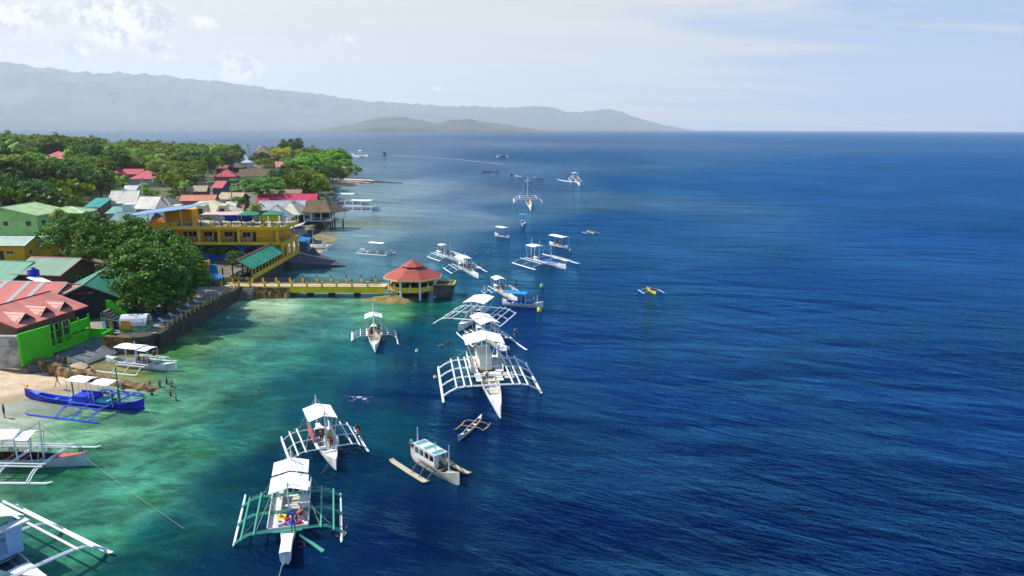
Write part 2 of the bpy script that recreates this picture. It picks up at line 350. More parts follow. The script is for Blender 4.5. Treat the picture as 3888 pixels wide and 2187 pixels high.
# water body seen below the surface, and the skin reflecting the sky; steep little waves keep it from turning into a mirror far off
dif = t.new('ShaderNodeBsdfDiffuse', i_Color=q2, i_Normal=bp)
open_ = t.ramp(calm, [(0.5, 0.0), (0.95, 1.0)])
glo = t.new('ShaderNodeBsdfGlossy', i_Color=t.mix(open_, (.8, .9, .85), (.14, .60, 1.0)), i_Roughness=0.05, i_Normal=bp)  # blue of the sky reflected off open water put into the gloss tint
fr_ = t.new('ShaderNodeFresnel', i_IOR=1.333, i_Normal=bp).outputs[0]
cap = t.math('MULTIPLY_ADD', open_, 0.11, 0.35)
fac = t.math('MULTIPLY', cap, t.ramp(fr_, [(0.03, 0.02), (0.12, 0.14), (0.35, 0.52), (0.8, 1.0)]))
mxs = t.new('ShaderNodeMixShader', i_0=fac, i_1=dif.outputs[0], i_2=glo.outputs[0]); t.n.remove(b)
t.l.new(mxs.outputs[0], [n for n in t.n if n.type == 'OUTPUT_MATERIAL'][0].inputs[0])

# water and bottom colour, sky reflection painted into the pale far points: (x, y of pixel -> ground), colour, mottling, chop
BED_AND_SKY = [((300, 1600), (94, 150, 112), .95, .8), ((100, 1600), (150, 165, 135), .5, .7), ((30, 1560), (178, 178, 148), .3, .7), ((240, 1510), (166, 174, 142), .3, .7), ((420, 1500), (128, 152, 118), .6, .7), ((540, 1540), (74, 140, 108), .8, .8), ((700, 1500), (72, 136, 106), .8, .8), ((620, 1400), (52, 120, 86), .9, .8),
       ((520, 1420), (120, 128, 66), .5, .6), ((360, 1400), (140, 132, 84), .4, .6), ((430, 1380), (128, 124, 74), .5, .6), ((700, 1270), (96, 132, 78), .9, .8), ((640, 1330), (60, 110, 60), 1, .8), ((850, 1230), (62, 128, 104), .8, .8), ((950, 1150), (150, 176, 132), .5, .7), ((1050, 1160), (150, 180, 140), .5, .7), ((1200, 1160), (96, 156, 124), .6, .8),
       ((1400, 1180), (70, 132, 100), .8, .8), ((1500, 1190), (60, 120, 76), .9, .8), ((1640, 1170), (10, 78, 70), .8, .9), ((1250, 1250), (66, 134, 118), .6, .9), ((1100, 1350), (58, 132, 108), .6, .9), ((900, 1400), (66, 136, 110), .7, .9), ((1300, 1350), (34, 104, 98), .5, 1), ((1500, 1300), (10, 66, 96), .2, 1), ((1600, 1250), (6, 76, 84), .4, 1),
       ((700, 1700), (60, 134, 106), 1, .9), ((500, 1900), (64, 136, 108), 1, .9), ((250, 1780), (30, 92, 64), 1, .8), ((350, 2050), (52, 122, 92), 1, .9), ((600, 2050), (14, 80, 76), .8, 1), ((700, 2180), (6, 58, 84), .4, 1), ((480, 2180), (16, 74, 70), .8, 1), ((900, 1650), (38, 110, 94), .8, .9), ((1000, 1550), (34, 108, 96), .6, .9), ((1150, 1550), (18, 82, 88), .4, 1),
       ((900, 1850), (8, 66, 78), .5, 1), ((1050, 1780), (4, 58, 78), .3, 1), ((1150, 1450), (24, 96, 96), .5, 1), ((1400, 1500), (6, 62, 88), .2, 1), ((1450, 1620), (3, 84, 92), .2, 1), ((1300, 1750), (3, 50, 80), .1, 1), ((1100, 2100), (3, 46, 84), .1, 1), ((1500, 2000), (0, 32, 82), 0, 1), ((1600, 1500), (3, 44, 86), .1, 1), ((1850, 1600), (4, 34, 86), 0, 1),
       ((2200, 2000), (0, 30, 84), 0, 1.05), ((3000, 2000), (0, 28, 82), 0, 1.1), ((3800, 2100), (0, 28, 82), 0, 1.1), ((2600, 1500), (0, 42, 104), 0, 1.05), ((3700, 1500), (0, 42, 106), 0, 1.1), ((2200, 1300), (7, 50, 114), 0, 1), ((2000, 1200), (8, 58, 112), 0, 1), ((3000, 1100), (0, 58, 122), 0, 1), ((3800, 900), (0, 64, 130), 0, 1), ((2300, 1050), (12, 64, 118), 0, 1),
       ((1800, 1060), (38, 98, 116), .1, .9), ((1400, 1020), (92, 134, 132), .2, .75), ((1200, 1050), (98, 142, 132), .3, .7), ((1150, 1060), (70, 122, 118), .3, .7), ((1250, 980), (108, 142, 138), .2, .7), ((1350, 900), (118, 144, 138), .2, .65), ((1600, 940), (82, 120, 128), .15, .75), ((1900, 960), (34, 88, 118), .1, .9), ((2100, 900), (22, 78, 120), 0, .95), ((2300, 850), (16, 70, 124), 0, 1),
       ((1450, 800), (122, 142, 138), .2, .6), ((1750, 830), (104, 128, 134), .15, .65), ((2000, 800), (60, 100, 124), .1, .8), ((2150, 760), (70, 100, 126), .1, .8), ((1300, 850), (112, 120, 96), .3, .6), ((1180, 900), (110, 104, 60), .4, .6), ((1300, 740), (118, 140, 130), .2, .6), ((1500, 720), (126, 144, 142), .15, .55), ((1800, 740), (98, 124, 136), .1, .65), ((2100, 700), (50, 90, 124), 0, .8),
       ((2400, 700), (18, 68, 122), 0, 1), ((3000, 700), (4, 70, 132), 0, 1), ((3700, 650), (4, 70, 134), 0, 1), ((1450, 640), (92, 118, 132), .1, .55), ((1800, 640), (60, 98, 128), 0, .7), ((2200, 600), (26, 76, 124), 0, .9), ((1250, 600), (78, 108, 128), 0, .55), ((1000, 540), (90, 112, 132), 0, .45), ((600, 520), (120, 136, 150), 0, .35), ((1500, 540), (74, 102, 130), 0, .55), ((2200, 530), (34, 78, 126), 0, .8), ((3200, 530), (10, 80, 134), 0, 1), ((3800, 520), (10, 80, 134), 0, 1)]
bx = np.array([tuple(P(*p))[:2] for p, *_ in BED_AND_SKY]); bc = np.array([C(*c) for _, c, *_ in BED_AND_SKY]); ba = np.array([a for *_, a, _ in BED_AND_SKY]); bh = np.array([h for *_, h in BED_AND_SKY])
def uvw(X, Y): return np.arctan2(X, np.maximum(Y, 1)) * 1.6, np.log(np.maximum(np.hypot(X, Y), 20)) * 1.0
bu, bv = uvw(bx[:, 0], bx[:, 1])
rad = np.concatenate([[0.0], np.geomspace(14, 120, 110), np.geomspace(121.5, 420, 90), np.geomspace(425, 21000, 64)])
ang = np.concatenate([np.linspace(-180, -42, 40)[:-1], np.linspace(-42, 42, 250), np.linspace(42, 180, 40)[1:]])
A_, R_ = np.meshgrid(np.radians(ang), rad); X = R_ * np.sin(A_); Y = R_ * np.cos(A_)
u, v = uvw(X.ravel(), Y.ravel()); 
d2 = (u[:, None] - bu) ** 2 + (v[:, None] - bv) ** 2
wt = 1 / (d2 + 0.0004) ** 2.0; wt /= wt.sum(1, keepdims=True)
colr = wt @ bc; al = wt @ ba; ch = wt @ bh
nx = len(ang); ny = len(rad); i = np.arange((ny - 1) * (nx - 1)); k = (i // (nx - 1)) * nx + i % (nx - 1)
me = npmesh('sea', np.stack([X.ravel(), Y.ravel(), np.zeros(X.size)], 1), np.stack([k, k + 1, k + nx + 1, k + nx], 1), wm, False,
            [('bed', 'FLOAT_COLOR', np.concatenate([colr, al[:, None]], 1)), ('chop', 'FLOAT', ch)])
tag(link('sea', me), kind='structure')

# ------------------------------------------------------------------ far hills
hm = bpy.data.materials.new('far_hills'); hm.use_nodes = True; t = NT(hm.node_tree); b = hm.node_tree.nodes['Principled BSDF']
geo = t.new('ShaderNodeNewGeometry').outputs['Position']
t.l.new(t.mix(t.ramp(t.noise(geo, 0.0022, 8, 0.65), [(0.35, 0), (0.7, 1)]), C(44, 60, 54), C(96, 100, 80)), b.inputs['Base Color']); b.inputs['Roughness'].default_value = 0.95
def vnoise(x, sc, seed, octv=5):
    r_ = np.random.default_rng(seed); out = np.zeros_like(x); a = 1.0
    for o in range(octv):
        tab = r_.random(4096); q_ = x * sc * 2 ** o; i_ = np.floor(q_).astype(int); f_ = q_ - i_; f_ = f_ * f_ * (3 - 2 * f_)
        out += a * ((1 - f_) * tab[i_ % 4096] + f_ * tab[(i_ + 1) % 4096] - 0.5); a *= 0.5
    return out
def vn2(x, y, sc, seed, octv=5):
    r_ = np.random.default_rng(seed); T = r_.random((256, 256)); out = np.zeros_like(x); a = 1.0
    for o in range(octv):
        q_, p_ = x * sc * 2 ** o, y * sc * 2 ** o; i_, j_ = np.floor(q_).astype(int), np.floor(p_).astype(int); f_, e_ = q_ - i_, p_ - j_
        f_ = f_ * f_ * (3 - 2 * f_); e_ = e_ * e_ * (3 - 2 * e_); i_ %= 255; j_ %= 255
        out += a * ((T[i_, j_] * (1 - f_) + T[i_ + 1, j_] * f_) * (1 - e_) + (T[i_, j_ + 1] * (1 - f_) + T[i_ + 1, j_ + 1] * f_) * e_ - 0.5); a *= 0.5
    return out
def hills(name, prof, D0, D1, base_px, seed, rough=0.05, shore=0.35, far=0.0):
    xs_ = np.linspace(prof[0][0], prof[-1][0], 700); ridge = np.interp(xs_, [p[0] for p in prof], [p[1] for p in prof])
    rows = 40; V = []
    for j in range(rows + 8):
        s = j / (rows - 1); dist = (D0 + (D1 - D0) * s) * (1 + far * np.linspace(0, 1, 700))
        a = np.array([pxdir(x_, 500) for x_ in xs_]); hx = a[:, 0] / a[:, 1]
        top = np.array([PY(x_, y_, D1 * (1 + far * i_ / 699)).z for i_, (x_, y_) in enumerate(zip(xs_, ridge))])
        sh = s ** 0.75 if s <= 1 else 1 - (s - 1) * 2.2
        Xw = hx * dist; n_ = vn2(Xw + 1e5, dist + 0 * Xw + 1e5, 1 / 900., seed)
        n3 = vn2(Xw + 1e5, dist + 0 * Xw + 1e5, 1 / 130., seed + 3, 3)
        z = top * np.clip(sh + n_ * shore * min(s, 1) * (1 - min(s, 1)) * 2.0, -.1, 1.2) + n_ * top * rough * (s > .5) + n3 * 60 * min(s, 1) * np.clip(top / 500, 0, 1) - 6 * (s < 0.02) * 5
        V.append(np.stack([Xw, dist + 0 * Xw, z], 1))
    V = np.array(V); ny_, nx_ = V.shape[:2]; i = np.arange((ny_ - 1) * (nx_ - 1)); k = (i // (nx_ - 1)) * nx_ + i % (nx_ - 1)
    tag(link(name, npmesh(name, V.reshape(-1, 3), np.stack([k, k + 1, k + 1 + nx_, k + nx_], 1), hm, False)), kind='structure')
hills('mountain_range', [(-900, 215), (-300, 225), (0, 238), (60, 236), (250, 262), (600, 285), (900, 320), (1130, 352), (1400, 382), (1600, 398), (1950, 410), (2010, 403), (2080, 408), (2150, 426), (2230, 423), (2290, 413), (2350, 422), (2391, 441), (2450, 456), (2500, 470), (2608, 490), (2660, 499)], 8600, 10400, 492, 3, 0.03, far=.9)
hills('headland_hill', [(1180, 497), (1280, 482), (1380, 462), (1440, 447), (1530, 448), (1600, 456), (1660, 467), (1700, 458), (1780, 452), (1850, 462), (1950, 478), (2060, 493), (2100, 499)], 6600, 7400, 494, 9, 0.05)

# haze: the air itself
hb = MB(); hb.box(-22000, -60, -8, 22000, 21500, 1700)
hzm = bpy.data.materials.new('haze_air'); hzm.use_nodes = True; t = NT(hzm.node_tree); t.n.clear()
pv = t.new('ShaderNodeVolumePrincipled'); pv.inputs['Color'].default_value = (0.90, 0.935, 0.965, 1); pv.inputs['Density'].default_value = 0.62e-4; pv.inputs['Anisotropy'].default_value = 0.2
o_ = t.new('ShaderNodeOutputMaterial'); t.l.new(pv.outputs[0], o_.inputs['Volume'])
HAZE = tag(hb.build('haze', hzm), kind='stuff')

for nm_, pts in (('beach', [(-116, 398, 1.5), (-100, 398, .25), (-93.5, 425, .02), (-86, 443, .02), (-82, 450, .1), (-88, 455, .9), (-114, 458, 1.7)]), ('cove_sand', [(-60, 206, .5), (-54.4, 203, .03), (-51.2, 209, .02), (-51.8, 217, .03), (-58, 222, .3), (-62, 218, .6)])):
    m = MB(); m.slab(pts, .8); tag(m.build(nm_, mat('sand_' + nm_, (226, 200, 166) if nm_ == 'beach' else (124, 112, 74), .95, .12, .4, rust=((176, 150, 116), .4))), kind='structure')
# ------------------------------------------------------------------ trees
LEAF = {}
for nm, c1, c2, tr, po in (('dark', (24, 52, 16), (88, 128, 38), .12, .5), ('glossy', (14, 38, 10), (102, 152, 38), .08, .3), ('bright', (66, 118, 24), (146, 188, 50), .3, .4),
                           ('olive', (92, 106, 34), (152, 160, 60), .3, .6), ('yellow', (158, 150, 36), (206, 190, 66), .3, .4), ('palm', (84, 124, 34), (164, 186, 84), .3, .5), ('mid', (54, 94, 26), (122, 154, 48), .28, .6)):
    LEAF[nm] = leafmat('leaf_' + nm, c1, c2, tr, po)
BARK = mat('bark', (92, 78, 62), 0.9, 0.3, 2.0, bump=0.03)
def leaf_arrays(seed, Rx, Rz, nclump, nleaf, size, crad, flat=0.0, gaps=0.15, layers=None):
    r_ = np.random.default_rng(seed)
    d = r_.normal(size=(nclump, 3)); d[:, 2] = np.abs(d[:, 2]) * 1.0 - 0.35 * r_.random(nclump); d /= np.linalg.norm(d, axis=1)[:, None]
    rr = r_.uniform(0.55, 1.0, nclump) ** 0.6; lob = 1 + 0.22 * np.sin(np.arctan2(d[:, 1], d[:, 0]) * 3 + seed) + r_.normal(0, .07, nclump)
    c = d * rr[:, None] * lob[:, None] * np.array([Rx, Rx, Rz])
    if layers: c[:, 2] = np.round(c[:, 2] / layers) * layers + r_.normal(0, .12, nclump)
    cr = crad * r_.uniform(0.6, 1.35, nclump)
    n = nclump * nleaf; ci = np.repeat(np.arange(nclump), nleaf)
    q = r_.normal(size=(n, 3)); q /= np.linalg.norm(q, axis=1)[:, None]
    ps = c[ci] + q * cr[ci, None] * (r_.random(n) ** .35)[:, None] * np.array([1.15, 1.15, .62 - flat * .35])
    nrm = q * .7 + np.array([0, 0, .75 + flat]) + r_.normal(0, .62, (n, 3)); nrm /= np.linalg.norm(nrm, axis=1)[:, None]
    a = np.cross(nrm, r_.normal(size=(n, 3))); a /= np.linalg.norm(a, axis=1)[:, None]; b_ = np.cross(nrm, a)
    s_ = size * r_.uniform(.6, 1.3, n)[:, None]
    v = np.stack([ps - a * s_, ps - b_ * s_ * .62 - a * s_ * .1, ps + a * s_, ps + b_ * s_ * .62 - a * s_ * .1], 1).reshape(-1, 3)
    tint = np.repeat(np.clip(r_.random(n) * .6 + np.repeat(r_.random(nclump) * .5, nleaf) , 0, 1), 4)
    return v, np.arange(n * 4).reshape(-1, 4), tint, c
def tree_proto(seed, H, Rx, Rz, nclump, nleaf, size, crad, leaf, **k):
    v, q, ti, c = leaf_arrays(seed, Rx, Rz, nclump, nleaf, size, crad, **k)
    zc = H - Rz; v = v + np.array([0, 0, zc])
    crown = npmesh('crown', v, q, leaf, False, [('tint', 'FLOAT', ti)])
    r_ = random.Random(seed); m = MB(); tr = max(.16, Rx * .055); fork = zc - Rz * .35
    m.tube([(0, 0, -.6), (.1, 0, fork * .5), (0, .1, fork)], [tr * 1.25, tr, tr * .85], 7)
    for i in range(8):
        t_ = c[int(i * len(c) / 8)]; mid = (t_[0] * .45, t_[1] * .45, fork + (zc + t_[2] - fork) * .55)
        m.tube([(0, 0, fork - .25), mid, (t_[0] * .95, t_[1] * .95, zc + t_[2])], [tr * .6, tr * .38, tr * .12], 5)
    return [('crown', crown), ('trunk', m.mesh('trunk', BARK, True))]
def palm_proto(seed, H, fr=2.9, nf=17):
    r_ = random.Random(seed); m = MB(); lean = r_.uniform(.4, 1.3)
    pts = [(lean * (i / 6) ** 2, 0, H * i / 6 - .5 * (i == 0)) for i in range(7)]
    m.tube(pts, [.24 - .018 * i for i in range(7)], 7); tr = m.mesh('trunk', BARK, True)
    vs, fs, tt = [], [], []; top = Vector(pts[-1])
    for i in range(nf):
        az = 2 * math.pi * i / nf + r_.uniform(-.2, .2); el = r_.uniform(-.25, 1.15); L = fr * r_.uniform(.8, 1.1); p = top.copy(); d = Vector((math.cos(az) * math.cos(el), math.sin(az) * math.cos(el), math.sin(el))); tint = r_.uniform(.1, .9)
        n = 9; side = Vector((-math.sin(az), math.cos(az), 0))
        for j in range(n):
            q = p + d * (L / n); wj = .62 * math.sin(math.pi * (j + 1.2) / (n + 1.6))
            for sgn in (-1, 1):
                dn = Vector((0, 0, -.45 - .5 * r_.random())) * wj; k = len(vs); sw = d * .28
                vs += [p, q, q + side * sgn * wj + dn + sw, p + (q - p) * .35 + side * sgn * wj + dn + sw]; fs.append((k, k + 1, k + 2, k + 3)); tt += [tint] * 4
            p = q; d = (d + Vector((0, 0, -.23 - .05 * j / 3))).normalized()
    fm = npmesh('fronds', np.array([tuple(a) for a in vs]), np.array(fs), LEAF['palm'], False, [('tint', 'FLOAT', np.array(tt))])
    mb = MB()
    for i in range(6):
        a = i * 1.05; mb.cyl((top.x + .24 * math.cos(a), .24 * math.sin(a)), .12, top.z - .42, top.z - .18, 6)
    return [('fronds', fm), ('trunk', tr)]
PROTO = {
 'big': [tree_proto(s, 11, 7.2, 4.2, 120, 90, .27, 1.05, LEAF['glossy']) for s in (1, 2)],
 'bigdark': [tree_proto(s, 15, 9.5, 6.0, 130, 80, .36, 1.4, LEAF['dark']) for s in (3, 4)],
 'broad': [tree_proto(s, 9.5, 5.2, 3.5, 46, 60, .34, 1.2, LEAF['mid']) for s in (5, 6, 7)],
 'dense': [tree_proto(s, 11, 5.6, 4.3, 50, 60, .36, 1.3, LEAF['dark']) for s in (8, 9)],
 'olive': [tree_proto(s, 9, 4.8, 3.4, 40, 60, .30, 1.15, LEAF['olive']) for s in (10, 11)],
 'bright': [tree_proto(s, 8.5, 5.2, 2.7, 48, 60, .33, 1.15, LEAF['bright'], flat=.6) for s in (12, 13)],
 'tiered': [tree_proto(14, 8.5, 6.5, 2.8, 85, 70, .3, 1.1, LEAF['mid'], flat=.9, layers=1.0)],
 'yellow': [tree_proto(15, 7.5, 5.2, 2.8, 50, 60, .28, 1.1, LEAF['yellow'])],
 'conifer': [tree_proto(16, 10, 1.3, 4.8, 26, 40, .3, .7, LEAF['dark'])],
 'bush': [tree_proto(s, 2.3, 1.6, 1.15, 22, 50, .16, .6, LEAF['bright']) for s in (17, 18)],
 'shrub': [tree_proto(19, 3.2, 2.2, 1.7, 26, 50, .17, .7, LEAF['glossy'])],
 'palm': [palm_proto(s, h) for s, h in ((1, 8.5), (2, 10), (3, 7))],
 'youngpalm': [palm_proto(5, 3.2, 2.2, 13)]}
TNAME = {'palm': ('palm_tree', 'palm'), 'youngpalm': ('palm_tree', 'palm'), 'conifer': ('conifer_tree', 'conifer'), 'bush': ('bush', 'bush'), 'shrub': ('bush', 'bush')}
NT_ = [0]
def tree(kind, loc, s=1.0, label=None, group=None, rz=None, cat=None, sz=1.0):
    pr = PROTO[kind]; pr = pr[NT_[0] % len(pr)]; NT_[0] += 1
    nm, ct = TNAME.get(kind, ('broadleaf_tree', 'tree'))
    e = empty(nm, loc, random.uniform(0, 6.28) if rz is None else rz, label, cat or ct, group); e.scale = (s, s, s * sz)
    for n, me in pr: link(n, me, e)
    return e
def tree_at(kind, px, py, s, label, group=None, frac=.6, rz=None, sz=1.0):
    """the middle of its crown shows at pixel px, py"""
    Ht = {'big': 11, 'bigdark': 15, 'broad': 9.5, 'dense': 11, 'olive': 9, 'bright': 8.5, 'tiered': 8.5, 'yellow': 7.5, 'conifer': 10, 'bush': 2.3, 'shrub': 3.2, 'palm': 8.5, 'youngpalm': 3.2}[kind] * s * sz
    p = PG(px, py, Ht * frac); p.z = g(p.x, p.y); return tree(kind, p, s, label, group, rz, sz=sz)

# ------------------------------------------------------------------ people
SKIN = [mat('skin_tan', (150, 104, 76), 0.6, 0.06), mat('skin_brown', (104, 68, 48), 0.6, 0.06), mat('skin_light', (196, 152, 124), 0.6, 0.06)]
HAIR = mat('hair_black', (20, 17, 15), 0.6, 0.1)
def skinmesh(name, chains, m, sub=1):
    """chains: list of lists of (point, radius); first point of each later chain names an index of an existing vertex"""
    vs, es, rs = [], [], []
    for ch in chains:
        prev = None
        for it in ch:
            if isinstance(it, int): prev = it; continue
            vs.append(it[0]); rs.append(it[1])
            if prev is not None: es.append((prev, len(vs) - 1))
            prev = len(vs) - 1
    me = bpy.data.meshes.new(name); me.from_pydata(vs, es, [])
    o = bpy.data.objects.new(name, me); COL.objects.link(o); o.modifiers.new('s', 'SKIN').use_smooth_shade = True
    for i, r_ in enumerate(rs): me.skin_vertices[0].data[i].radius = (r_, r_) if not isinstance(r_, tuple) else r_
    me.skin_vertices[0].data[0].use_root = True
    if sub: o.modifiers.new('u', 'SUBSURF').levels = sub
    dg = bpy.context.evaluated_depsgraph_get(); out = bpy.data.meshes.new_from_object(o.evaluated_get(dg)); out.name = name
    bpy.data.objects.remove(o); out.materials.clear(); out.materials.append(m)
    out.polygons.foreach_set('use_smooth', [True] * len(out.polygons)); return out
# a pose: pelvis, chest, neck, head, then L/R shoulder-elbow-hand, L/R hip-knee-ankle-toe;   figure faces +x, feet at z = 0
def pose(kind):
    z0 = .93; j = dict(pel=(0, 0, z0), wst=(0, 0, z0 + .17), chs=(0.01, 0, z0 + .42), nck=(0, 0, z0 + .54), hd=(.02, 0, z0 + .68))
    arm = lambda e, h: (e, h)
    A = {1: [(0, .19, 1.42), (-.02, .25, 1.14), (.08, .25, .90)], -1: [(0, -.19, 1.42), (-.02, -.25, 1.14), (.08, -.25, .90)]}
    L_ = {1: [(0, .1, .88), (.02, .11, .48), (-.02, .12, .08), (.13, .13, .03)], -1: [(0, -.1, .88), (.02, -.11, .48), (-.02, -.12, .08), (.13, -.13, .03)]}
    if kind == 'walk':
        L_[1] = [(0, .1, .88), (.16, .1, .50), (.22, .1, .08), (.37, .11, .04)]; L_[-1] = [(0, -.1, .88), (-.06, -.1, .47), (-.28, -.1, .13), (-.15, -.11, .03)]
        A[1] = [(0, .19, 1.42), (-.1, .24, 1.15), (-.02, .25, .93)]; A[-1] = [(0, -.19, 1.42), (.08, -.24, 1.15), (.26, -.22, 1.02)]
    if kind == 'work':
        A[1] = [(0, .19, 1.42), (.2, .24, 1.2), (.42, .16, 1.12)]; A[-1] = [(0, -.19, 1.42), (.18, -.26, 1.22), (.42, -.2, 1.2)]
    if kind == 'hips':
        A[1] = [(0, .19, 1.42), (-.06, .38, 1.18), (.06, .2, 1.0)]; A[-1] = [(0, -.19, 1.42), (-.06, -.38, 1.18), (.06, -.2, 1.0)]
    if kind == 'bend':
        j = dict(pel=(-.1, 0, .9), wst=(.03, 0, 1.02), chs=(.24, 0, 1.14), nck=(.35, 0, 1.2), hd=(.47, 0, 1.25))
        A = {s: [(.28, .18 * s, 1.15), (.4, .22 * s, .9), (.55, .15 * s, .72)] for s in (1, -1)}
        L_ = {s: [(-.1, .1 * s, .86), (.0, .11 * s, .48), (-.06, .12 * s, .08), (.1, .13 * s, .03)] for s in (1, -1)}
    if kind == 'sit':   # seat at z = .42
        j = dict(pel=(0, 0, .5), wst=(.0, 0, .66), chs=(.05, 0, .9), nck=(.06, 0, 1.02), hd=(.1, 0, 1.16))
        A = {s: [(.04, .19 * s, .9), (.1, .24 * s, .65), (.32, .16 * s, .58)] for s in (1, -1)}
        L_ = {s: [(.02, .1 * s, .49), (.4, .13 * s, .5), (.42, .13 * s, .1), (.55, .14 * s, .04)] for s in (1, -1)}
    if kind == 'swim':   # upright in the water up to the chest, z = 0 is the waterline
        j = dict(pel=(-.1, 0, -.5), wst=(-.06, 0, -.33), chs=(0, 0, -.07), nck=(.02, 0, .06), hd=(.05, 0, .2))
        A = {s: [(.01, .19 * s, -.04), (.14, .36 * s, -.02), (.34, .42 * s, .03)] for s in (1, -1)}
        L_ = {s: [(-.1, .1 * s, -.55), (-.05, .12 * s, -.9), (-.25, .12 * s, -1.25), (-.32, .12 * s, -1.4)] for s in (1, -1)}
    if kind == 'wade':   # standing in waist-deep water
        z0 = .12; j = dict(pel=(0, 0, z0), wst=(0, 0, z0 + .17), chs=(.01, 0, z0 + .42), nck=(0, 0, z0 + .54), hd=(.02, 0, z0 + .68))
        A = {s: [(0, .19 * s, .61), (.06, .3 * s, .38), (.26, .36 * s, .3)] for s in (1, -1)}
        L_ = {s: [(0, .1 * s, .07), (.02, .11 * s, -.33), (-.02, .12 * s, -.73), (.13, .13 * s, -.78)] for s in (1, -1)}
    if kind == 'float':  # face down, snorkelling
        j = dict(pel=(-.25, 0, .0), wst=(-.08, 0, .03), chs=(.18, 0, .05), nck=(.32, 0, .06), hd=(.46, 0, .08))
        A = {s: [(.22, .19 * s, .03), (.4, .36 * s, -.02), (.62, .34 * s, -.03)] for s in (1, -1)}
        L_ = {s: [(-.28, .1 * s, 0), (-.68, .14 * s, -.06), (-1.05, .16 * s, .0), (-1.25, .17 * s, .03)] for s in (1, -1)}
    return j, A, L_
PM = {}
def person_meshes(kind):
    if kind in PM: return PM[kind]
    j, A, L_ = pose(kind)
    ch = [[(j['pel'], (.15, .11)), (j['wst'], (.125, .095)), (j['chs'], (.155, .11)), (j['nck'], .055), (j['hd'], (.085, .1))]]
    hd = Vector(j['hd']); up_ = (hd - Vector(j['nck'])).normalized(); fwd = Vector((1, 0, 0)) if kind != 'float' else Vector((.2, 0, -1))
    ch[0].append((tuple(hd + up_ * .085), (.065, .075)))
    n = 6
    ch.append([4, (tuple(hd + fwd * .10 + up_ * -.01), .012)]); n += 1      # nose
    for s in (1, -1):
        e = Vector(A[s][2]); el = Vector(A[s][1]); d = (e - el).normalized(); sd_ = Vector((0, -s, 0))
        ch.append([2, (A[s][0], .062), (A[s][1], .043), (A[s][2], .028), (tuple(e + d * .06), (.034, .018))]); palm = n + 3; n += 4
        for k, (off, ln) in enumerate(((-.027, .085), (-.009, .098), (.009, .09), (.027, .07))):   # four fingers, a little curled
            a = e + d * .08 + Vector((0, off, 0)); b_ = a + d * ln * .55; c_ = b_ + d * ln * .35 + Vector((0, 0, -ln * .3))
            ch.append([palm, (tuple(a), .009), (tuple(b_), .008), (tuple(c_), .007)]); n += 3
        a = e + d * .03 + sd_ * .035; ch.append([palm - 1, (tuple(a), .01), (tuple(a + d * .045 + sd_ * .02), .009)]); n += 2      # thumb
        ch.append([0, (L_[s][0], .085), (L_[s][1], .055), (L_[s][2], .036), (L_[s][3], (.045, .025))]); n += 4
    body = skinmesh('body', ch, SKIN[0])
    shirt = skinmesh('shirt', [[(j['wst'], (.16, .125)), (j['chs'], (.185, .14)), (tuple(Vector(j['nck']) - up_ * .03), .075)]] + [[1, (A[s][0], .085), (tuple((Vector(A[s][0]) + Vector(A[s][1])) / 2), .07)] for s in (1, -1)], WHITE)
    short = skinmesh('shorts', [[(j['wst'], (.14, .11)), (j['pel'], (.175, .135))]] + [[1, (L_[s][0], .105), (tuple((Vector(L_[s][0]) * .45 + Vector(L_[s][1]) * .55)), .085)] for s in (1, -1)], WHITE)
    back = -fwd * .02
    hair = skinmesh('hair', [[(tuple(hd + up_ * .02 - fwd * .03), (.093, .1)), (tuple(hd + up_ * .1 - fwd * .01), (.078, .085))]], HAIR)
    PM[kind] = (body, shirt, short, hair); return PM[kind]
PC = [0]
def person(kind, loc, rz, label, shirt=None, shorts=(30, 40, 80), skin=None, hair=(22, 18, 16), group=None, vest=None, s=1.0):
    b_, sh, so, ha = person_meshes(kind); PC[0] += 1
    e = empty('person', loc, rz, label, 'person', group); e.scale = (s, s, s)
    def put(n, me, m):
        o = link(n, me, e); o.material_slots[0].link = 'OBJECT'; o.material_slots[0].material = m; return o
    put('body', b_, SKIN[PC[0] % 3] if skin is None else SKIN[skin]); put('hair', ha, plain(hair))
    if vest: put('life_vest', sh, plain(vest))
    elif shirt: put('shirt', sh, plain(shirt))
    if shorts: put('shorts', so, plain(shorts))
    return e
# ------------------------------------------------------------------ buildings
TREES_AVOID = []
def window(par, face, x, y, z, w_, h_, frame=(225, 222, 212), name='window'):
    """face: 0 looks towards -y, 1 towards +x, 2 towards -x"""
    f = MB(); p = MB(); t_ = .07
    def bx(m, a0, a1, z0, z1, d0, d1):
        if face == 0: m.box(x + a0, y - d1, z0, x + a1, y - d0, z1)
        elif face == 1: m.box(x + d0, y + a0, z0, x + d1, y + a1, z1)
        else: m.box(x - d1, y + a0, z0, x - d0, y + a1, z1)
    for a0, a1, z0, z1 in ((-w_ / 2, -w_ / 2 + t_, z, z + h_), (w_ / 2 - t_, w_ / 2, z, z + h_), (-w_ / 2 + t_, w_ / 2 - t_, z, z + t_), (-w_ / 2 + t_, w_ / 2 - t_, z + h_ - t_, z + h_), (-.02, .02, z + t_, z + h_ - t_)):
        bx(f, a0, a1, z0, z1, .004, .06)
    bx(p, -w_ / 2 + t_, w_ / 2 - t_, z + t_, z + h_ - t_, .002, .03)
    fo = f.build(name, plain(frame), par); p.build('pane', GLASS, fo); return fo
def door(par, face, x, y, z, w_=.85, h_=2.0, col=(70, 44, 28)):
    m = MB()
    if face == 0: m.box(x - w_ / 2, y - .05, z, x + w_ / 2, y - .003, z + h_)
    elif face == 1: m.box(x + .003, y - w_ / 2, z, x + .05, y + w_ / 2, z + h_)
    else: m.box(x - .05, y - w_ / 2, z, x - .003, y + w_ / 2, z + h_)
    return m.build('door', plain(col), par)
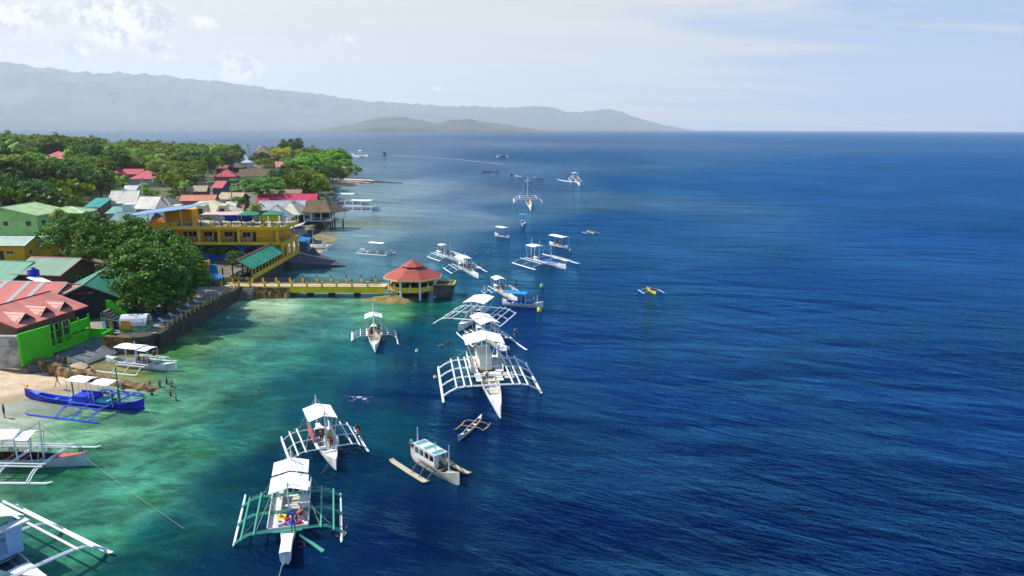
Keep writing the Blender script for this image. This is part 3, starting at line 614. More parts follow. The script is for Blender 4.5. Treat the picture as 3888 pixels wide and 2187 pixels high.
def roof_mesh(kind, w_, d, ze, rise, m, trim=None, par=None, th=.09, x0=None):
    """footprint x -w/2..w/2, y 0..d at eave height ze; returns the roof object"""
    a = w_ / 2; b = MB()
    if kind == 'gx':
        b.slab([(-a, 0, ze), (a, 0, ze), (a, d / 2, ze + rise), (-a, d / 2, ze + rise)], th)
        b.slab([(-a, d / 2, ze + rise), (a, d / 2, ze + rise), (a, d, ze), (-a, d, ze)], th); rl = [((-a, d / 2, ze + rise + .03), (a, d / 2, ze + rise + .03))]
    elif kind == 'gy':
        b.slab([(-a, 0, ze), (0, 0, ze + rise), (0, d, ze + rise), (-a, d, ze)], th)
        b.slab([(0, 0, ze + rise), (a, 0, ze), (a, d, ze), (0, d, ze + rise)], th); rl = [((0, 0, ze + rise + .03), (0, d, ze + rise + .03))]
    elif kind == 'hip':
        h = min(a, d / 2) * (1 if a * 2 < d else 1); 
        if a * 2 >= d:
            q = a - d / 2 * .98; A_, B_ = (-q, d / 2, ze + rise), (q, d / 2, ze + rise)
            b.slab([(-a, 0, ze), (a, 0, ze), B_, A_], th); b.slab([(a, 0, ze), (a, d, ze), B_], th); b.slab([(a, d, ze), (-a, d, ze), A_, B_], th); b.slab([(-a, d, ze), (-a, 0, ze), A_], th)
        else:
            A_, B_ = (0, a * .98, ze + rise), (0, d - a * .98, ze + rise)
            b.slab([(-a, 0, ze), (a, 0, ze), A_], th); b.slab([(a, 0, ze), (a, d, ze), B_, A_], th); b.slab([(a, d, ze), (-a, d, ze), B_], th); b.slab([(-a, d, ze), (-a, 0, ze), A_, B_], th)
        rl = [(A_, B_)] + [((sx * a, y_, ze + .03), A_ if (sx < 0 if a * 2 >= d else y_ == 0) else B_) for sx in (-1, 1) for y_ in (0, d)]
    elif kind == 'shed':
        b.slab([(-a, 0, ze), (a, 0, ze), (a, d, ze + rise), (-a, d, ze + rise)], th); rl = []
    elif kind == 'shedx':
        b.slab([(-a, 0, ze), (a, 0, ze + rise), (a, d, ze + rise), (-a, d, ze)], th); rl = []
    ro = b.build('roof', m, par)
    if rl:
        k = MB()
        for p, q in rl: k.tube([Vector(p), Vector(q)], .09, 5)
        k.build('ridge_cap', plain(trim) if trim else m, ro)
    if trim:
        k = MB(); f_ = .16
        if kind in ('gx', 'hip', 'shed'):
            k.box(-a, -.05, ze - f_, a, -.004, ze + .02)
        if kind == 'gy':
            for s in (-1, 1): k.slab([(s * a, -.05, ze + .02), (0, -.05, ze + rise + .02), (0, -.005, ze + rise + .02), (s * a, -.005, ze + .02)], .2)
        if kind == 'gx':
            for y_ in (0, d): k.slab([(a + .005, y_, ze + .02), (a + .06, y_, ze + .02), (a + .06, d / 2, ze + rise + .02), (a + .005, d / 2, ze + rise + .02)], .2)
        if kind in ('hip', 'gy'): k.box(a + .004, 0, ze - f_, a + .05, d, ze + .02)
        if k.v: k.build('fascia', plain(trim), ro)
    return ro
def house(name, label, A, B, h, d, rise, kind, wall, roof, trim=None, ov=.5, wins=(), base=.8, cat='house', group=None, open_=False, rmat=None, floor=None, world=None, gz=None, absz=None):
    """A, B: the two ends of the front eave in the photo, h above the land; world=(x, y, w, rot) instead"""
    if world: x_, y_, w_, rz = world; z0 = g(x_, y_ + 1) if gz is None else gz; ctr = Vector((x_, y_, z0))
    else:
        pa, pb = (P(*A, absz), P(*B, absz)) if absz else (PG(*A, h), PG(*B, h)); ctr = (pa + pb) / 2; w_ = (pb - pa).xy.length; rz = math.atan2(pb.y - pa.y, pb.x - pa.x)
        if abs(rz) > R(12):      # streets here run square to the shore: keep the front nearly parallel to it
            w_ = abs(PY(*B, ctr.y).x - PY(*A, ctr.y).x); rz = math.copysign(R(8), rz)
        z0 = min(pa.z, pb.z) - h; ctr.z = z0
    TREES_AVOID.append((ctr.x - math.sin(rz) * d / 2, ctr.y + math.cos(rz) * d / 2, max(w_, d) / 2))
    e = empty(name, ctr, rz, label, cat, group); a = w_ / 2
    axis = {'gx': 'x', 'gy': 'y', 'hip': 'x', 'shed': 'x', 'shedx': 'y'}[kind]
    rm = rmat if rmat else roofm(roof, axis, ((120, 84, 56), .35) if sum(roof) > 380 and roof[0] < 220 else None)
    roof_mesh(kind, w_, d, h, rise, rm, trim, e)
    wm_ = mat('wall_%d_%d_%d' % tuple(wall), wall, 0.8, 0.12, 0.5, bump=0.01, rust=((int(wall[0] * .72), int(wall[1] * .72), int(wall[2] * .7)), .35))
    X0, X1, Y0, Y1 = -a + ov, a - ov, ov, d - ov
    if open_:
        m = MB(); nx_ = max(2, round((X1 - X0) / 2.6) + 1); ny_ = max(2, round((Y1 - Y0) / 3) + 1)
        for i in range(nx_):
            for j in range(ny_):
                if 0 < i < nx_ - 1 and 0 < j < ny_ - 1: continue
                p = MB(); xx = X0 + (X1 - X0) * i / (nx_ - 1); yy = Y0 + (Y1 - Y0) * j / (ny_ - 1); p.cbox((xx, yy, h / 2 - base / 2), (.2, .2, h + base - .1)); p.build('post', wm_, e)
        m.box(X0 - .1, Y0 - .1, -base, X1 + .1, Y1 + .1, .1); m.build('floor', CONC, e)
    else:
        m = MB(); top = h - .1
        if kind in ('gx', 'gy'):
            pr = [(X0, Y0), (X1, Y0), (X1, Y1), (X0, Y1)]
            k = 1 - ov / (d / 2 if kind == 'gx' else a)
            vs = [(x, y, -base) for x, y in pr] + [(x, y, top + rise * (1 - k) * .8) for x, y in pr]
            fs = [(0, 3, 2, 1)]
            if kind == 'gx':
                vs += [(X1, d / 2, h + rise - .14), (X0, d / 2, h + rise - .14)]; fs += [(0, 1, 5, 4), (1, 2, 6, 8, 5), (2, 3, 7, 6), (3, 0, 4, 9, 7)]
            else:
                vs += [(0, Y0, h + rise - .14), (0, Y1, h + rise - .14)]; fs += [(0, 1, 5, 8, 4), (1, 2, 6, 5), (2, 3, 7, 9, 6), (3, 0, 4, 7)]
            m.add(vs, fs)
        else:
            m.box(X0, Y0, -base, X1, Y1, top)
            if kind == 'shed': m.add([(X0, Y0, top), (X1, Y0, top), (X1, Y1, top), (X0, Y1, top), (X0, Y1, top + rise * .9), (X1, Y1, top + rise * .9)], [(1, 2, 5), (0, 4, 3), (2, 3, 4, 5)])
        m.build('wall', wm_, e)
    for wd in wins:
        kd, f_, u_, z_ = wd[:4]; ww = wd[4] if len(wd) > 4 else 1.1; wh = wd[5] if len(wd) > 5 else 1.1
        if f_ == 0: x, y = X0 + (X1 - X0) * u_, Y0
        elif f_ == 1: x, y = X1, Y0 + (Y1 - Y0) * u_
        else: x, y = X0, Y0 + (Y1 - Y0) * u_
        if kd == 'w': window(e, f_, x, y, z_, ww, wh)
        else: door(e, f_, x, y, z_ if z_ else 0.02)
    e['w'] = w_; e['d'] = d
    return e
def clean(e):
    for k in ('w', 'd'):
        if k in e: del e[k]
THATCH = mat('thatch', (134, 112, 84), 0.95, 0.3, 1.5, bump=0.08, bscale=6, rib=('x', 5.0), rust=((86, 70, 52), .6))
THATCH2 = mat('dark_thatch', (96, 76, 60), 0.95, 0.35, 1.2, bump=0.1, bscale=5, rust=((60, 48, 40), .6))

W0 = lambda *a: a
# --- left foreground: green compound
e = house('green_house', 'bright green beach house with salmon roof at the left edge above the sand', None, None, 3.7, 13, 2.0, 'gy', (104, 92, 82), (214, 128, 112), (190, 60, 56), world=(-72.2, 95.3, 12.4, R(-10)), gz=2.0, base=1.5, ov=1.3, wins=(('w', 1, .15, 1.6, .9, .9), ('w', 1, .6, 1.2, 1.6, 1.1), ('w', 1, .8, 1.2, 1.4, 1.1), ('d', 1, .9, 0)))
for y_, s in ((2.6, 1.5), (6.2, 1.3), (9.6, 1.2)):     # small gabled dormers facing the sea
    m = MB(); m.slab([(5.3, y_ - s, 4.02), (5.3, y_, 5.15), (1.7, y_, 5.15), (4.6, y_ - s, 4.2)], .05); m.slab([(5.3, y_, 5.15), (5.3, y_ + s, 4.02), (4.6, y_ + s, 4.2), (1.7, y_, 5.15)], .05); dm_ = m.build('dormer', roofm((206, 132, 116), 'y'), e)
    m = MB(); m.add([(4.9, y_ - s * .85, 4.08), (4.9, y_ + s * .85, 4.08), (4.9, y_, 5.02)], [(0, 1, 2)]); m.build('opening_shade', plain((58, 48, 50)), dm_)  # flat dark face, the shade of the hollow painted on
GG = mat('wall_green2', (74, 190, 30), .8, .08, .6, rust=((60, 160, 30), .3))
gw = MB(); gw.loft([[(-64.5, 91.7, 1.2), (-64.25, 91.6, 1.2), (-62.7, 95.8, 1.2), (-62.95, 95.9, 1.2)], [(-64.5, 91.7, 5.6), (-64.25, 91.6, 5.6), (-62.7, 95.8, 5.7), (-62.95, 95.9, 5.7)]]); tag(gw.build('garden_wall', GG), 'tall plain lime green wall standing over the concrete yard', 'wall')
gp_ = empty('green_porch', (-63.2, 96.0, 2.0), R(-8), 'lime green porch with dark openings under the salmon roof', 'porch')
m = MB(); m.box(-.3, 0, -.6, -.1, 4.2, .5); m.box(-.1, .1, -.3, .5, 2.6, -.1); m.box(-.3, 4.2, -.6, -.1, 8.2, .9); m.build('low_wall', GG, gp_)
for y in (1.4, 2.9, 4.3, 6.0, 8.1): m = MB(); m.cbox((-.2, y, 1.6), (.2, .2, 3.2)); m.build('post', GG, gp_)
m = MB(); m.box(-.32, 4.4, 1.3, -.12, 8.0, 2.7); m.build('upper_panel', GG, gp_)
for z in (.9, 1.3): m = MB(); m.tube([(-.2, 0, z), (-.2, 4.2, z)], .05, 5); m.build('rail', GG, gp_)
m = MB(); m.box(-68.6, 92.6, .6, -65.2, 93.4, 3.6); m.box(-68.5, 92.7, 3.6, -65.3, 93.5, 5.0); tag(m.build('shed_wall', [mat('grubby_white', (176, 172, 168), .85, .2, .8, rust=((90, 80, 74), .7))]), 'grubby whitish wall left of the tall lime green wall', 'wall')
lw = MB(); lw.box(-63.8, 99.6, .5, -63.55, 104.4, 3.0); lw.box(-63.55, 104.15, .5, -59.2, 104.4, 2.9)
lw.box(-59.2, 101.6, .4, -58.95, 104.4, 2.9)
tag(lw.build('courtyard_wall', GG), 'low bright green courtyard wall around the concrete ramp', 'wall')
m = MB(); m.slab([(-63.6, 91.5, 1.45), (-58.4, 95.2, .25), (-56.6, 101.2, .35), (-59, 104.2, 1.6), (-63.6, 104.2, 1.75)], 1.2); tag(m.build('concrete_ramp', mat('old_concrete', (112, 114, 112), .9, .25, .6, rust=((60, 64, 64), .6))), 'grey concrete yard sloping to the water in front of the green wall', 'ramp')
m = MB()
for i in range(8): m.box(-61.6 + i * .42, 106.6, 2.0, -61.2 + i * .42, 108.4, 4.9 - i * .34)
st = m.build('outdoor_stairs', CONC); tag(st, 'white-edged outdoor steps beside the sloping green parapet', 'stairs')
m = MB(); m.add([(-62, 108.5, 2), (-57.6, 108.5, 2), (-57.6, 108.5, 2.9), (-61.4, 108.5, 6.2), (-62, 108.5, 6.2)] + [(-62, 108.7, 2), (-57.6, 108.7, 2), (-57.6, 108.7, 2.9), (-61.4, 108.7, 6.2), (-62, 108.7, 6.2)], [(0, 1, 2, 3, 4), (9, 8, 7, 6, 5), (0, 5, 6, 1), (1, 6, 7, 2), (2, 7, 8, 3), (3, 8, 9, 4)])
m.build('parapet', GG, st)

e = house('striped_roof_house', 'house with red corrugated roof striped by clear grey panels, behind the green house', (-250, 1150), (168, 1160), 2.6, 11.4, 2.4, 'gx', (120, 74, 60), (186, 74, 66), (230, 224, 214), absz=5.2, wins=(('w', 1, .5, 1.2),))
for i in (-1.6, 2.2, 4.7): m = MB(); m.slab([(i, .1, 2.68), (i + .8, .1, 2.68), (i + .8, 5.6, 5.0), (i, 5.6, 5.0)], .03); m.build('skylight_panel', plain((150, 156, 152)), e)
house('salmon_roof_house', 'flat salmon-roofed house with red gable edge below the blue water tank', (130, 1117), (352, 1112), 3.6, 6, .8, 'gx', (120, 52, 46), (208, 126, 108), (176, 48, 48), absz=6.3, wins=(('w', 1, .4, 1.4), ('d', 0, .8, 0)))
m = MB(); m.slab([(-79.5, 117.2, 7.9), (-72.5, 113.6, 6.75), (-71.9, 114.9, 6.85), (-79, 119, 7.95)], .06); m.build('white_sheet', plain((236, 234, 228)))
tag(bpy.data.objects['white_sheet'], 'long white sheet laid across the salmon and striped roofs', 'roof sheet')
e = house('green_roof_house', 'big faded green corrugated roof house with pink gable trim beside the water tank', (17, 1037), (240, 1050), 3.8, 11.5, 2.1, 'gx', (118, 92, 66), (112, 150, 122), (206, 120, 116), absz=6.6, ov=1.2, wins=(('w', 0, .3, 1.2), ('w', 0, .6, 1.2), ('w', 1, .5, 1.4)))
house('teal_roof_house', 'teal-roofed house cut off by the left edge below the pale green roofs', (-300, 1052), (60, 1082), 3.0, 12, 2.6, 'gx', (120, 110, 90), (70, 142, 112), (90, 150, 120), absz=5.6)
e = house('long_green_gable_house', 'long dark teal gable-roofed house between the big tree and the sun deck', None, None, 2.5, 17, 3.1, 'gy', (40, 52, 60), (44, 130, 104), (150, 150, 132), world=(-67.4, 112.6, 13.0, R(16)), gz=2.2, ov=.7, open_=False, wins=(('d', 1, .2, 0), ('w', 1, .5, .7), ('w', 1, .8, .7)))
# water tank
tk = empty('water_tank', (-79.3, 118.8, 7.0), 0, 'blue plastic water tank standing over the salmon roof', 'water tank')
m = MB(); m.cyl((0, 0), .85, 0, 1.75, 16, .9); m.cyl((0, 0), .9, 1.75, 2.15, 16, .35); m.build('tank', mat('tank_blue', (16, 46, 168), .4, .1), tk, True)
m = MB(); m.cyl((0, 0), .3, 2.15, 2.35, 10); m.build('lid', plain((90, 120, 190)), tk)
m = MB(); m.box(-1, -1, -.3, 1, 1, 0)
for x, y in ((-.8, -.8), (.8, -.8), (.8, .8), (-.8, .8)): m.cbox((x, y, -2.6), (.18, .18, 4.6))
m.build('stand', CONC, tk)

# --- yellow and mint houses on the left
e = house('yellow_house', 'yellow house with pale green metal roof at the left edge', (-60, 929), (94, 934), 3.5, 8.5, 1.6, 'gx', (226, 178, 28), (156, 184, 162), (40, 84, 58), ov=.8, wins=(('w', 0, .55, 1.6, 1.7, .7), ('d', 0, .3, .3), ('w', 1, .3, 1.2), ('w', 1, .7, 1.2)))
e = house('yellow_annex', 'small yellow annex with pale green roof beside the palm', (98, 928), (188, 926), 3.0, 5, 1.2, 'shed', (222, 176, 30), (150, 186, 160), (40, 84, 58), ov=.4, wins=(('w', 0, .3, 1.0),))
e = house('mint_house', 'two-storey mint green house with broad pale green hipped roof at the left', (-130, 806), (143, 818), 7.3, 13, 1.9, 'gy', (178, 230, 140), (166, 196, 132), (226, 230, 214), ov=.9, wins=(('w', 0, .86, 4.6, 1.3, 1.3), ('w', 0, .5, 4.6, 1.2, 1.2), ('w', 1, .2, 4.6, 1.6, 1.3), ('w', 1, .6, 4.6, 1.6, 1.3), ('w', 0, .8, 1.4)))
e = house('mint_wing', 'teal-walled wing of the mint house with a pale green roof reaching the big tree', (150, 816), (306, 803), 7.0, 9, 1.2, 'hip', (104, 186, 160), (166, 196, 132), (226, 230, 214), ov=.8, wins=(('w', 0, .35, 4.4, 1.6, 1.4), ('w', 0, .72, 4.2, 1.2, 1.6)))
# --- white compound
e = house('teal_roof_hall', 'low hall with bright teal roof and white parapet behind', (318, 785), (378, 786), 4.2, 10, 1.9, 'shed', (110, 100, 92), (40, 148, 134), (220, 224, 220), ov=.3, wins=(('w', 0, .3, 1.5), ('w', 1, .5, 1.4)))
house('pale_teal_roof_shed', 'small shed with pale teal roof in front of the white gabled house', (398, 812), (474, 806), 3.0, 7, 1.3, 'shed', (160, 150, 136), (108, 170, 146), (200, 206, 200), ov=.3)
e = house('white_gabled_house', 'white house with cream gable roof, stair tower and white balcony', (505, 790), (588, 794), 5.6, 9, 3.2, 'gx', (228, 230, 232), (216, 208, 190), (206, 200, 190), ov=.5, wins=(('w', 0, .4, 3.7, 1.5, 1.6), ('d', 0, .15, 3.2), ('w', 0, .75, 1.2)))
m = MB(); m.box(-3.0, -.6, 2.9, 1.6, .5, 3.05); m.box(-3.0, -.62, 3.05, 1.6, -.5, 3.9); m.build('balcony', plain((225, 228, 232)), e)
m = MB(); m.box(-6.4, .3, -.5, -3.8, 4.2, 6.9); m.build('stair_tower', plain((226, 228, 232)), e)
house('white_house_wing', 'cream-roofed wing left of the white gabled house', (408, 775), (512, 768), 4.6, 9, 3.6, 'gx', (226, 226, 222), (216, 208, 190), (228, 226, 220), ov=.4, wins=(('w', 0, .7, 2.2),))
house('grey_roof_house', 'grey shingled hip-roof house right of the white gabled house', (570, 786), (657, 788), 3.4, 11, 3.2, 'hip', (96, 76, 62), (150, 142, 132), None, ov=.7, wins=(('w', 0, .3, 1.2), ('w', 0, .7, 1.2)))
house('tarp_roof_hall', 'wide hall under a faded patchwork teal and grey tarpaulin roof', (411, 838), (566, 842), 4.0, 12, 2.0, 'gx', (120, 110, 96), (108, 142, 138), None, ov=.6)
house('green_roof_shed', 'dark green roofed shed poking out behind the big tree', (408, 858), (492, 860), 3.2, 6, 1.4, 'shedx', (70, 80, 70), (52, 110, 84), (120, 150, 90), ov=.4)
house('orange_roof_house', 'orange-red roofed house left of the blue lean-to', (545, 872), (604, 868), 3.8, 9, 1.6, 'gx', (214, 110, 70), (206, 104, 74), (220, 130, 90), ov=.5, wins=(('w', 0, .5, 1.2),))
# --- middle village
e = house('cream_roof_house', 'large cream metal roof with pointed dormers behind the roof terrace', (650, 812), (880, 812), 4.4, 14, 3.6, 'hip', (206, 190, 140), (216, 208, 162), (226, 220, 176), ov=.6)
for x in (-7.5, -.5, 5.6): m = MB(); m.add([(x - 2.0, -.1, 4.6), (x + 2.0, -.1, 4.6), (x + 1.0, 1.0, 7.0), (x - 1.0, 1.0, 7.0), (x - 1.0, 5.0, 7.2), (x + 1.0, 5.0, 7.2)], [(0, 1, 2, 3), (3, 2, 5, 4), (0, 3, 4), (1, 5, 2)]); m.build('dormer', roofm((206, 196, 146), 'x'), e)
for x in (-7.5, -.5, 5.6): m = MB(); m.add([(x - .9, -.13, 4.7), (x + .9, -.13, 4.7), (x + .6, .52, 6.2), (x - .6, .52, 6.2)], [(0, 1, 2, 3)]); m.build('dormer_opening_shade', plain((52, 48, 40)), e)  # dark panels carry the shade inside the dormers as colour
house('orange_metal_house', 'low orange-roofed house behind the cream dormers', (680, 765), (811, 756), 3.2, 7, 1.8, 'gx', (180, 120, 90), (214, 128, 98), None, ov=.4)
house('rusty_roof_house', 'house with rusty tan corrugated roof and brown wooden walls', (820, 752), (912, 758), 3.0, 8, 2.2, 'gx', (92, 66, 52), (190, 164, 124), (200, 190, 160), ov=.5, wins=(('w', 0, .5, 1.2),))
house('red_wall_hut', 'hut with rusty tan roof and faded red wall below the palm', (727, 725), (784, 727), 3.0, 6.5, 2.2, 'gx', (150, 74, 66), (188, 162, 120), (210, 196, 168), ov=.4, wins=(('w', 0, .7, 1.1),))
e = house('red_gable_house', 'bright red gable-roofed house with blue gable end', (800, 703), (846, 722), 4.6, 9, 2.6, 'gx', (70, 96, 130), (194, 72, 68), (190, 60, 60), ov=.4, wins=(('w', 1, .4, 1.6), ('w', 0, .5, 1.4)))
house('blue_awning_shed', 'small shed with pale blue lean-to roof beside the red gable', (846, 725), (912, 716), 2.8, 5, .8, 'shed', (70, 88, 120), (124, 152, 188), None, ov=.3)
house('dark_roof_house', 'dark weathered flat roof house behind the pointed finial', (738, 778), (838, 780), 3.4, 8, 1.2, 'shed', (176, 176, 176), (70, 58, 52), (170, 180, 196), ov=.3)
e = house('peaked_gable_house', 'narrow cream-roofed house with a tall pointed finial', (846, 796), (890, 798), 4.2, 7, 2.4, 'gx', (150, 122, 90), (206, 200, 178), (190, 184, 150), ov=.3, wins=(('w', 0, .5, 1.2),))
m = MB(); m.cyl((0, 3.5), .3, 6.3, 12.0, 6, .05); m.build('pole', plain((150, 146, 110)), e)
house('black_roof_hut', 'hut with near-black pitched roof in front of the pointed finial', (868, 822), (912, 812), 2.8, 6, 1.8, 'gy', (50, 44, 44), (44, 42, 46), None, ov=.3)
house('brick_roof_hut', 'tiny hut with rusty red roof behind the potted palm', (890, 795), (925, 795), 2.8, 5, 1.4, 'gx', (120, 70, 50), (158, 92, 72), None, ov=.3)
house('magenta_roof_hall', 'long hall with crimson ribbed metal roof and two small gables', (971, 771), (1194, 763), 4.4, 12, 2.6, 'gx', (120, 100, 96), (196, 48, 82), (176, 44, 70), ov=.4)
e = house('grey_roof_hall', 'long hall with silver-grey corrugated roof in front of the crimson one', (975, 796), (1152, 796), 3.8, 11, 2.6, 'gx', (150, 140, 128), (172, 172, 174), (196, 196, 196), ov=.5)
house('cream_pyramid_house', 'house under a smooth cream pyramid roof by the water', (1040, 814), (1138, 816), 3.2, 12, 3.6, 'hip', (90, 78, 70), (216, 206, 176), (222, 214, 190), ov=.6, wins=(('w', 1, .4, 1),))
house('pale_pyramid_house', 'house under a pale pinkish-cream pyramid roof beside the terrace umbrellas', (985, 838), (1094, 834), 3.2, 11, 4.0, 'hip', (150, 130, 120), (204, 192, 184), (216, 208, 200), ov=.6)
house('grey_lean_to_house', 'house with pale grey sloping roof right of the roof terrace', (1096, 872), (1148, 862), 3.4, 7, 1.2, 'shedx', (110, 130, 150), (180, 172, 168), None, ov=.3, wins=(('w', 0, .6, 1.2),))
# stilt hut
p0 = P(1146, 803, 6.2); 
e = empty('stilt_hut', (p0.x + 4.6, p0.y, 0), R(4), 'thatched restaurant hut standing on stilts over the water', 'stilt hut')
m = MB(); m.slab([(-4.6, 0, 5.9), (4.6, 0, 5.9), (2.4, 5.0, 9.3), (-3.4, 5.0, 9.3)], .25); m.slab([(4.6, 0, 5.9), (8.6, 9.5, 5.6), (3.2, 7.5, 9.1), (2.4, 5.0, 9.3)], .25); m.slab([(8.6, 9.5, 5.6), (-4.6, 12, 5.9), (-3.4, 6.0, 9.3), (3.2, 7.5, 9.1)], .25); m.slab([(-4.6, 12, 5.9), (-4.6, 0, 5.9), (-3.4, 5.0, 9.3), (-3.4, 6, 9.3)], .25)
m.build('thatch_roof', [THATCH], e)
m = MB(); m.box(-4.2, .6, 2.9, 4.2, 9.5, 3.15); m.box(-4.2, .5, 3.15, -1.8, 9.4, 5.9); m.build('deck', plain((176, 184, 190)), e)
for x, y in ((-4.1, .6), (-1.7, .6), (1.2, .6), (4.1, .6), (4.1, 4.5), (4.1, 9), (7.2, 9)):
    m = MB(); m.cbox((x, y, 4.4), (.24, .24, 3.0)); m.build('post', plain((214, 218, 222)), e)
for x, y in ((-4, .8), (-1, .8), (1.6, .8), (4, .8), (4, 4.5), (6.8, 8.4), (4, 9), (0, 9)):
    m = MB(); m.cbox((x, y, .7), (.42, .42, 4.4)); m.build('stilt', mat('stilt_concrete', (62, 60, 58), .9, .2), e)
m = MB(); m.box(-1.7, .52, 4.0, 4.1, .6, 4.1); m.box(-1.7, .52, 3.2, 4.1, .6, 3.3); m.box(4.14, .6, 4.0, 4.22, 9, 4.1); m.build('railing', plain((206, 214, 222)), e)
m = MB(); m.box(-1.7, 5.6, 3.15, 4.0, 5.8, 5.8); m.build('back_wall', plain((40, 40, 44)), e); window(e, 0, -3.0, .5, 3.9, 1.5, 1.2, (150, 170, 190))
e = house('thatched_long_house', 'long house with worn brown thatch roof and white walls', (903, 671), (1022, 663), 3.8, 11, 3.6, 'gx', (206, 206, 204), (134, 112, 84), None, ov=.6, rmat=THATCH, wins=(('d', 0, .3, 0), ('d', 0, .5, 0), ('w', 0, .8, 1.2)))
house('rose_roof_house', 'rose-red hip-roofed house left of the long thatched house', (812, 671), (893, 668), 3.4, 10, 3.4, 'hip', (150, 120, 110), (198, 70, 84), None, ov=.5)
house('brown_thatch_lodge', 'lodge with tall brown pyramid thatch roof at the headland', (940, 602), (1036, 598), 3.6, 28, 9.5, 'hip', (120, 104, 84), (150, 130, 98), (206, 150, 120), ov=.6, rmat=mat('pale_thatch', (152, 132, 100), .95, .2, .8))
house('pink_gable_house', 'house with salmon pink gable roof among the headland trees', (1040, 636), (1072, 634), 4.0, 10, 3.6, 'gx', (190, 120, 110), (218, 142, 128), None, ov=.4)
house('white_roof_pavilion', 'white-roofed pavilion below the headland palms', (912, 618), (952, 616), 3.6, 10, 2.4, 'hip', (220, 220, 216), (206, 210, 214), None, ov=.4)
house('white_peak_pavilion', 'small pavilion with pale peaked roof behind the white-roofed pavilion', (914, 603), (944, 602), 3.6, 9, 3.4, 'hip', (220, 220, 216), (196, 200, 204), None, ov=.4)
house('brown_roof_cottage', 'cottage with dark brown hip roof left of the white pavilion', (862, 636), (925, 634), 3.4, 10, 3.0, 'hip', (90, 66, 52), (98, 76, 62), None, ov=.4)
house('russet_roof_cottage', 'low cottage with russet roof beside the dark brown one', (818, 640), (862, 638), 3.0, 9, 2.0, 'gx', (120, 80, 60), (146, 86, 66), None, ov=.4)
house('tan_roof_shelter', 'open shelter with tan board roof above the crimson hall', (1076, 742), (1142, 740), 3.0, 8, 2.2, 'gx', (120, 100, 86), (168, 134, 112), None, ov=.5, open_=True)
house('red_roof_villa', 'white-walled villa with long crimson hip roof alone in the far wood', (142, 601), (254, 600), 4.6, 17, 4.2, 'hip', (206, 206, 198), (196, 64, 84), None, ov=.6, wins=(('w', 0, .6, 1.4, 2.2, 1.6), ('w', 0, .85, 1.4, 1.6, 1.6)))
house('rear_red_roof_house', 'red-roofed house behind the palms, rear one of the pair in the wood', (432, 661), (534, 659), 3.6, 9, 2.4, 'gx', (170, 150, 140), (196, 62, 78), None, ov=.5)
house('front_red_roof_house', 'red hip-roofed house behind the palms, front one of the pair in the wood', (488, 679), (598, 677), 3.6, 12, 3.6, 'hip', (206, 206, 200), (200, 76, 88), None, ov=.5)
house('white_roof_house', 'white-roofed house peeping above the white gabled house', (456, 731), (508, 729), 3.4, 12, 2.2, 'gx', (190, 190, 190), (206, 208, 214), None, ov=.4)
house('blue_house', 'small bright blue house far away in the wood', (402, 549), (440, 548), 6, 14, 2.0, 'hip', (70, 140, 196), (120, 180, 216), None, ov=.3)
house('distant_white_house', 'small whitish house far away left of the blue one', (324, 536), (352, 535), 7, 12, 2.5, 'hip', (190, 194, 196), (150, 160, 176), None, ov=.3)
house('seaside_hut', 'dark seaside hut with pale roof under the headland trees', (1094, 712), (1150, 712), 3.2, 6, .8, 'shed', (64, 60, 58), (190, 180, 168), None, ov=.3)

# ------------------------------------------------------------------ yellow hotel
YW = mat('hotel_yellow', (238, 168, 30), .75, .1, .5, rust=((196, 132, 20), .35)); YB = mat('hotel_bright_yellow', (242, 190, 44), .7, .08, .5, rust=((190, 160, 40), .3)); OR_ = mat('hotel_orange', (212, 118, 18), .8, .1, .5)
H = empty('yellow_hotel', (-52, 164, 0), 0, 'yellow hotel with balconies, arches and a crowded roof terrace beside the sea', 'hotel'); TREES_AVOID.append((-66, 170, 16))
m = MB(); m.box(-24, 1.6, 6.6, -9.6, 12, 9.75); m.box(-9.6, .9, 6.6, -2.2, 12, 9.75); m.build('upper_wall', YW, H)
m = MB(); m.box(-24.6, -.1, 6.25, .2, 12.2, 6.6); m.box(-24.6, -.16, 6.05, .26, .02, 6.5); m.build('balcony_slab', YB, H)
m = MB(); m.box(-25.4, -.3, 9.75, .35, 12.3, 10.05); m.box(-25.4, -.36, 9.55, .4, -.3, 10.25); m.box(.35, -.36, 9.55, .41, 12.3, 10.25); m.build('roof_slab', YB, H)
m = MB(); m.box(-25.2, -.1, 10.054, .15, 12.1, 10.075); m.build('terrace_floor', mat('terrace_floor', (190, 176, 150), .85, .15, .6, rust=((120, 110, 100), .5)), H)
m = MB(); m.box(-24.6, 1.2, 1.5, -4, 12, 6.2); m.build('blue_ground_wall', mat('hotel_blue', (24, 112, 196), .7, .12, .4, rust=((16, 60, 130), .5)), H)
m = MB(); m.box(-4, .6, 1.5, -.6, 6, 6.1); m.build('orange_ground_wall', OR_, H)
for x in (-12, -17, -7.5):
    pts = [(x + 1.9 * math.cos(a), 1.16, 4.1 + 1.3 * math.sin(a)) for a in np.linspace(0, math.pi, 13)]
    m = MB(); m.tube([(p[0], p[1] - .03, p[2]) for p in pts], .09, 5)
    for a in (45, 90, 135): m.tube([(x, 1.13, 4.1), (x + 1.9 * math.cos(R(a)), 1.13, 4.1 + 1.3 * math.sin(R(a)))], .05, 4)
    m.box(x - 1.95, 1.12, 4.0, x + 1.95, 1.19, 4.12); f_ = m.build('arched_window', plain((30, 50, 90)), H)
    k = MB(); k.add([(x, 1.185, 4.1)] + [(p[0], 1.185, p[2]) for p in pts], [(0, i, i + 1) for i in range(1, 13)]); k.build('pane', GLASS, f_)
for x in (-24, -18.9, -14.3, -9.9, -1.2): m = MB(); m.box(x - .32, -.02, 6.6, x + .32, .6, 9.55); m.build('column', YB, H)
